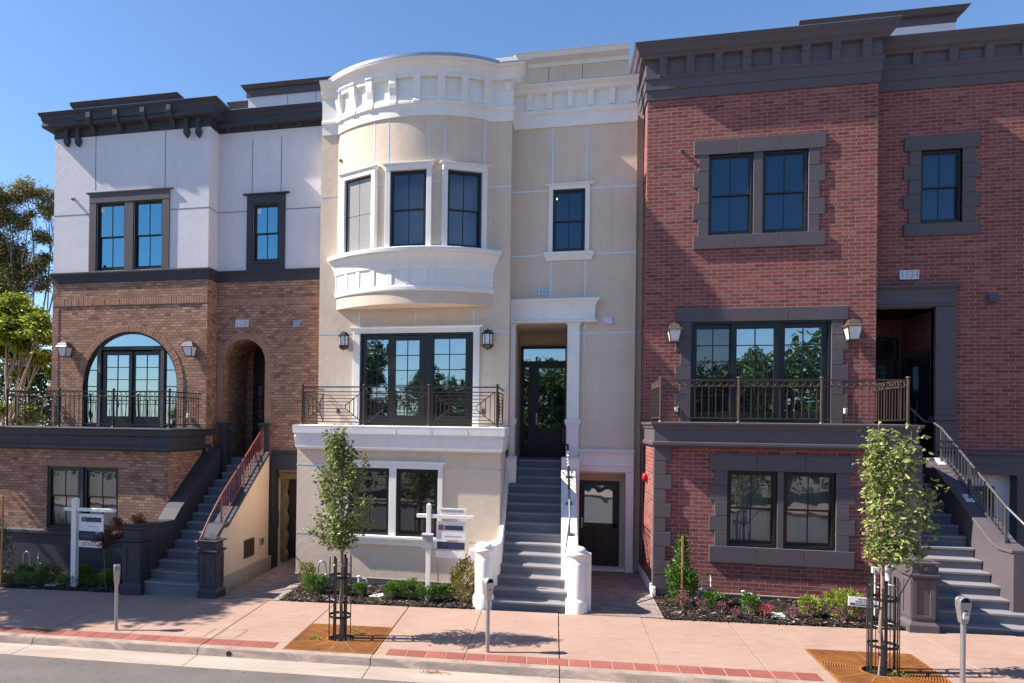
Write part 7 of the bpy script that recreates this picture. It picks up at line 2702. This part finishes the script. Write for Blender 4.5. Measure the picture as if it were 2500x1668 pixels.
# ---------------------------------------------------------------- street furniture and signs
def parking_meter(base, label, rz, sticker=False):
    r = thing('parking_meter', label, 'parking meter', base, 'grey parking meters at the kerb', rz)
    mb = MB()
    mb.tube([(0, 0, -.03), (0, 0, .84)], .031, 14)
    mb.lathe([(.05, -.002), (.05, .008), (.033, .014)], (0, 0), 16)
    mb.build('post', M['galv'], r, loc=(0, 0, 0))
    h = MB()
    pts = []
    # body: narrow at the collar, wide at the shoulders
    for z, hw, hd in ((.82, .038, .038), (.86, .046, .042), (1.05, .072, .052), (1.10, .074, .053)):
        pts.append([(hw * sx, hd * sy, z) for sx, sy in ((-1, -1), (1, -1), (1, 1), (-1, 1))])
    vs = [p for q in pts for p in q]
    fs = [(i * 4 + j, i * 4 + (j + 1) % 4, (i + 1) * 4 + (j + 1) % 4, (i + 1) * 4 + j) for i in range(3) for j in range(4)]
    h.add(vs, fs + [(3, 2, 1, 0), (12, 13, 14, 15)])
    h.prism(arc_pts(0, 1.10, .074, 0, pi, 18)[::-1] + [], .035, .053)
    arc = arc_pts(0, 1.10, .074, 0, pi, 18)
    arc2 = arc_pts(0, 1.10, .056, 0, pi, 18)
    for a, b, c, d in zip(arc[:-1], arc[1:], arc2[1:], arc2[:-1]):
        h.prism([a, b, c, d], -.053, .034)
    h.build('head', M['galv'], r, loc=(0, 0, 0), bevel=.005, seg=2)
    g = MB()
    g.prism(arc_pts(0, 1.10, .054, 0, pi, 16), .0, .03)
    g.build('window', M['g_navy'], r, loc=(0, 0, 0))
    d = MB()
    d.box(-.012, .012, -.064, -.05, .985, 1.0)
    d.build('coin_slot', M['black'], r, loc=(0, 0, 0))
    if sticker:
        s = MB()
        s.box(-.030, .030, -.060, -.046, .885, .965)
        s.build('sticker', M['signwhite'], r, loc=(0, 0, 0))
        text_mesh('10', .04, M['black'], r, 0, -.0615, .945, 'lettering', .001).location = (0, 0, 0)
    return r


for k, x, y, rz, lab, st in (('C', 665, 1270, 2.2, 'grey parking meter in front of the brown brick house', False), ('F', 1150, 1398, .75, 'grey parking meter in front of the cream house stairs', False), ('S', 2350, 1672, .15, 'grey parking meter with a 10 sticker by the red house stairs', True)):
    parking_meter(gp(k, x, y), lab, rz, st)


def sale_sign(name, label, k, post, cross, Y, panels, S=1.0):
    b = P(k, post[0], post[3], Y)
    zg = GZ(b[0], Y)
    r = thing(name, label, 'sign', (b[0], Y, zg), 'white post signs in the beds')
    zt = fz(k, post[1], post[2], Y)
    w = abs(fx(k, post[1] + post[4], post[2], Y) - fx(k, post[1] - post[4], post[2], Y)) / 2 * .85
    mb = MB()
    xa, xb = fx(k, post[0], post[3], Y), fx(k, post[1], post[2], Y)
    xm = (xa + xb) / 2
    mb.box(xm - w, xm + w, Y - w, Y + w, zg - .1, zt - .03)
    vs = [(xm - w, Y - w, zt - .03), (xm + w, Y - w, zt - .03), (xm + w, Y + w, zt - .03), (xm - w, Y + w, zt - .03), (xm, Y, zt)]
    mb.add(vs, [(0, 1, 4), (1, 2, 4), (2, 3, 4), (3, 0, 4)])
    mb.build('post', M['white'], r, bevel=.004)
    x0, x1, z0, z1 = R4(k, *cross, Y)
    h = (z1 - z0) * .62
    zc = (z0 + z1) / 2
    mb = MB()
    mb.box(x0, xm - w - .001, Y - w * .8, Y + w * .8, zc - h / 2, zc + h / 2)
    mb.box(xm + w + .001, x1, Y - w * .8, Y + w * .8, zc - h / 2, zc + h / 2)
    mb.build('arm', M['white'], r, bevel=.004)
    return r, xm, zc - h / 2, Y


r, xm, zc, Y = sale_sign('for_sale_sign', 'white post sign with a red SOLD board left of the dark red maple', 'Q', (935, 978, 178, 1240, 36), (830, 292, 1468, 385), 14.30, None)


def board(par, k, x0, y0, x1, y1, Y, mat, name='board', t=.008):
    a, b, c, d = R4(k, x0, y0, x1, y1, Y)
    mb = MB()
    mb.box(a, b, Y - t, Y + t, c, d)
    return mb.build(name, mat, par, bevel=.003)


b1 = board(r, 'Q', 1008, 385, 1322, 622, Y, M['signwhite'])
board(b1, 'Q', 1100, 432, 1290, 502, Y - .010, M['signblue'], 'dark_band', .003)
board(b1, 'Q', 1038, 425, 1098, 492, Y - .010, paint('sign_plum', (.22, .10, .22), .5, .1, 0, 10, 9, .3, grime=0), 'emblem', .003)
board(b1, 'Q', 1120, 545, 1290, 562, Y - .010, M['signgrey'], 'text_line', .002)
board(r, 'Q', 1003, 632, 1300, 715, Y, M['signblue'])
b3 = board(r, 'Q', 998, 728, 1298, 828, Y, M['signwhite'])
q = R4('Q', 998, 728, 1298, 828, Y)
text_mesh('SOLD', (q[3] - q[2]) * .86, M['signred'], b3, (q[0] + q[1]) / 2 - .02, Y - .0105, (q[2] + q[3]) / 2 + .002, 'lettering', .002, sx=1.12)
for x in (1035, 1270):
    mb = MB()
    X = fx('Q', x, 380, Y)
    mb.bar((X, Y, fz('Q', x, 392, Y)), (X, Y, zc + .01), .006)
    mb.build('hanger', M['galv'], r)

r, xm, zc, Y = sale_sign('for_sale_sign', 'white post sign with two dark banded boards in front of the cream house', 'F', (812, 813, 535, 1012, 14), (747, 590, 1072, 638), 14.35, None)
b1 = board(r, 'F', 858, 640, 1025, 752, Y, M['signwhite'])
board(b1, 'F', 905, 664, 1010, 695, Y - .010, M['signblue'], 'dark_band', .003)
board(b1, 'F', 872, 660, 900, 692, Y - .010, paint('sign_wine', (.25, .05, .09), .5, .1, 0, 10, 9, .3, grime=0), 'emblem', .003)
board(b1, 'F', 900, 722, 1000, 730, Y - .010, M['signgrey'], 'text_line', .002)
board(r, 'F', 862, 756, 1020, 806, Y, M['signblue'])
board(r, 'F', 852, 808, 1022, 856, Y, M['signwhite'])
bt = board(r, 'F', 866, 563, 1030, 603, Y - .0, M['signwhite'])
board(bt, 'F', 884, 572, 1012, 590, Y - .010, M['signgrey'], 'text_line', .002)
for x in (885, 995):
    mb = MB()
    X = fx('F', x, 640, Y)
    mb.bar((X, Y, fz('F', x, 645, Y)), (X, Y, zc + .01), .006)
    mb.build('hanger', M['galv'], r)
mb = MB()
q = R4('F', 778, 722, 838, 800, Y - .08)
mb.box(q[0], q[1], Y - .11, Y - .05, q[2], q[3])
mb.prism_x([(Y - .13, q[3]), (Y - .045, q[3] + .02), (Y - .045, q[3] + .05), (Y - .13, q[3] + .03)], q[0] - .01, q[1] + .01)
mb.build('brochure_box', M['signgrey'], r, bevel=.003)

# notice on the red house bed
Yn = 14.05
q = R4('T', 270, 655, 950, 935, Yn)
xc = (q[0] + q[1]) / 2
r = thing('notice_sign', 'white owner occupied notice on a stake behind the right tree guard', 'sign', (xc, Yn, GZ(xc, Yn)))
sl = -.055
TT = Matrix.Translation((xc, Yn, (q[2] + q[3]) / 2)) @ Matrix.Rotation(.045, 4, 'Y')
W_, H_ = (q[1] - q[0]), (q[3] - q[2]) * .84
mb = MB(TT)
mb.box(-W_ / 2, W_ / 2, -.006, .006, -H_ / 2, H_ / 2)
bd = mb.build('board', M['signwhite'], r, bevel=.002)
mb = MB(TT)
mb.box(-W_ * .44, W_ * .44, -.010, -.006, -H_ * .36, -H_ * .14)
mb.build('dark_band', M['signblue'], bd)
for s_, sz, zz, mt, yy in (('THIS HOME IS', .23, .30, M['signblue'], -.0075), ('OWNER OCCUPIED', .23, .04, M['signblue'], -.0075), ('PLEASE DO NOT DISTURB', .155, -.25, M['signwhite'], -.0115)):
    o = text_mesh(s_, H_ * sz, mt, bd, 0, yy, H_ * zz, 'lettering', .001, sx=.86 if sz > .2 else .98)
    o.data.transform(TT)
mb = MB()
mb.bar((xc + .05, Yn + .02, GZ(xc, Yn) - .1), (xc + .05, Yn + .02, q[3] - .05), .02)
mb.build('stake', M['galv'], r)


# gas meters, clean-out pipes, box covers
def gas_meter(k, x, ytop, ybot, Y, label, dial=True):
    p, h = at_bed(k, x, ytop, ybot, Y)
    r = thing('gas_meter', label, 'gas meter', p, 'gas meters in the beds')
    mb = MB()
    mb.tube([(-.10, 0, -.05), (-.10, 0, h * .75), (-.07, 0, h * .95), (0, 0, h), (.06, 0, h * .92), (.08, 0, h * .7), (.08, 0, h * .45)], .018, 8)
    mb.tube([(.08, 0, h * .5), (.20, .02, h * .48), (.24, .06, h * .48), (.24, .10, h * 1.0)], .016, 8)
    mb.lathe([(.03, h * .30), (.032, h * .36), (.024, h * .38)], (-.10, 0), 10)
    mb.build('pipe', M['galv'], r, loc=(0, 0, 0))
    mb = MB()
    mb.box(-.0, .18, -.07, .07, h * .12, h * .46)
    mb.lathe([(.05, h * .46), (.05, h * .52), (.03, h * .54)], (.09, 0), 12)
    mb.build('meter_body', M['galv'], r, loc=(0, 0, 0), bevel=.015, seg=2)
    if dial:
        mb = MB(Matrix.Translation((.10, -.07, h * .40)) @ Matrix.Rotation(pi / 2, 4, 'X'))
        mb.lathe([(.052, 0), (.055, .012), (.048, .02), (.001, .02)], (0, 0), 20)
        d_ = mb.build('dial', M['signwhite'], r, loc=(0, 0, 0))
        mb = MB()
        mb.bar((.095, -.093, h * .38), (.115, -.093, h * .43), .005)
        mb.build('needle', M['black'], d_)
    return r


gas_meter('Q', 345, 880, 1090, 15.0, 'small grey gas meter with a white dial on the slate plinth')
gas_meter('F', 205, 872, 1040, 15.1, 'grey gas meter pipes at the left corner of the cream house', False)
gas_meter('I', 420, 935, 1110, 15.2, 'grey gas meter with a round white dial right of the tall vine')


def cleanout(k, x, ytop, ybot, Y, label):
    p, h = at_bed(k, x, ytop, ybot, Y)
    r = thing('cleanout_pipe', label, 'pipe', p, 'white clean-out pipes')
    mb = MB()
    mb.tube([(0, 0, -.05), (0, 0, h * .9)], .022, 10)
    mb.lathe([(.026, h * .84), (.026, h * .88), (.045, h * .90), (.045, h * .97), (.03, h)], (0, 0), 14)
    mb.build('standpipe', M['pvc'], r, loc=(0, 0, 0))
    mb = MB()
    mb.tube([(.0, .02, h * .7), (.08, .02, h * .78), (.14, .02, h * .78), (.17, .02, h * .70), (.17, .02, -.05)], .016, 8)
    mb.build('overflow', M['pvc'], r, loc=(0, 0, 0))


cleanout('F', 412, 957, 1065, 15.1, 'white clean-out pipe behind the shrubs of the cream house')
cleanout('I', 690, 1028, 1130, 15.2, 'white clean-out pipe with an overflow bend at the red house')
mb = MB()
p = P('T', 1110, 1100, 14.6)
zt = fz('T', 1110, 10, 14.6)
zg = GZ(p[0], 14.6)
mb.tube([(p[0], 14.6, zg - .05), (p[0], 14.6, zt - .2)], .022, 12)
mb.lathe([(.045, zt - .26), (.05, zt - .22), (.05, zt - .10), (.075, zt - .09), (.082, zt - .01), (.088, zt), (.07, zt + .005)], (p[0], 14.6), 20)
mb.box(p[0] - .25, p[0] - .15, 14.58, 14.64, zt - .14, zt - .04)
mb.tube([(p[0] - .2, 14.61, zt - .12), (p[0] - .2, 14.61, zg - .05)], .012, 8)
tag(mb.build('vent_pipe', M['pvc']), 'white vent pipe with a cup top behind the right tree guard', 'pipe')
mb = MB()
q = R4('F', 1047, 803, 1086, 870, 15.4)
mb.box(q[0], q[1] + .05, 15.40, YG - .002, q[2], q[3])
mb.box(q[0] + .015, q[1] + .03, 15.39, 15.40, q[2] + .02, q[3] - .02)
tag(mb.build('utility_box', M['lav'], bevel=.006), 'pale grey utility box on the cream wall behind the left round newel', 'box')


def cover(k, x, y, w, d, label):
    p = gp(k, x, y)
    p = (p[0], min(p[1], 15), GZ(p[0], p[1]))
    r = thing('box_cover', label, 'cover', p, 'pale plastic box covers in the beds')
    mb = MB()
    mb.box(-w / 2, w / 2, -d / 2, d / 2, -.05, .05)
    mb.build('lid', M['cover'], r, loc=(0, 0, 0), bevel=.012, seg=2)
    mb = MB()
    mb.box(-.03, .03, -d * .35, -d * .25, .05, .056)
    mb.build('lift_hole', M['dark'], r, loc=(0, 0, 0))


M['cover'] = plain('cover_plastic', (.42, .48, .42), .6)
cover('F', 520, 1080, .26, .34, 'pale green plastic cover in the cream house bed')
cover('I', 890, 1185, .26, .34, 'pale green plastic cover in the red house bed')
cover('Q', 690, 1320, .28, .30, 'dull green plastic cover left of the sold sign post')

# lids let into the pavement
for (k, x0, y0, x1, y1), lab in ((('C', 1185, 1262, 1105, 1303), 'left concrete lid in the pavement by the brown house'), (('C', 1370, 1270, 1285, 1312), 'right concrete lid in the pavement by the brown house')):
    a, b = gp(k, x0, y0), gp(k, x1, y1)
    cx_, cy_ = (a[0] + b[0]) / 2, (a[1] + b[1]) / 2
    hw, hd_ = .20, .26
    r = thing('pavement_lid', lab, 'lid', (cx_, cy_, GZ(cx_, cy_)), 'lids in the pavement')
    mb = MB(GT)
    ring(q_ := MB(Matrix(((1, 0, 0, cx_), (0, 0, 1, cy_), (0, 1, 0, 0), (0, 0, 0, 1)))), -hw, hw, -hd_, hd_, -.02, .003, .018)
    mb.add(q_.v, q_.f)
    mb.build('frame', M['kerbcon'], r)
    mb = MB(GT)
    mb.box(cx_ - hw + .024, cx_ + hw - .024, cy_ - hd_ + .024, cy_ + hd_ - .024, -.02, .004)
    mb.build('lid', M['pinkcon'], r, bevel=.003)
# drain through the kerb
mb = MB()
p = gp('C', 1308, 1408, -.07)
mb.tube([(p[0], 10.905, GZ(p[0], 10.9) - .07), (p[0], 10.95, GZ(p[0], 10.9) - .068)], .042, 16, caps=False)
mb.add([(p[0] + .04 * cos(2 * pi * i / 16), 10.903, GZ(p[0], 10.9) - .07 + .04 * sin(2 * pi * i / 16)) for i in range(16)], [tuple(range(16))])
tag(mb.build('drain_outlet', M['black']), 'round dark drain outlet in the kerb face', 'drain')
# tap on the flank of the dark ledge
mb = MB()
p = P('B', 1390, 1145, 16.4)
mb.tube([(p[0] - .02, 16.4, p[2]), (p[0] + .07, 16.4, p[2]), (p[0] + .08, 16.4, p[2] - .06)], .014, 8)
mb.lathe([(.03, p[2] + .02), (.03, p[2] + .028)], (p[0] + .05, 16.4), 10)
tag(mb.build('garden_tap', M['lampgrey']), 'small tap on the right flank of the slate balcony ledge', 'tap')
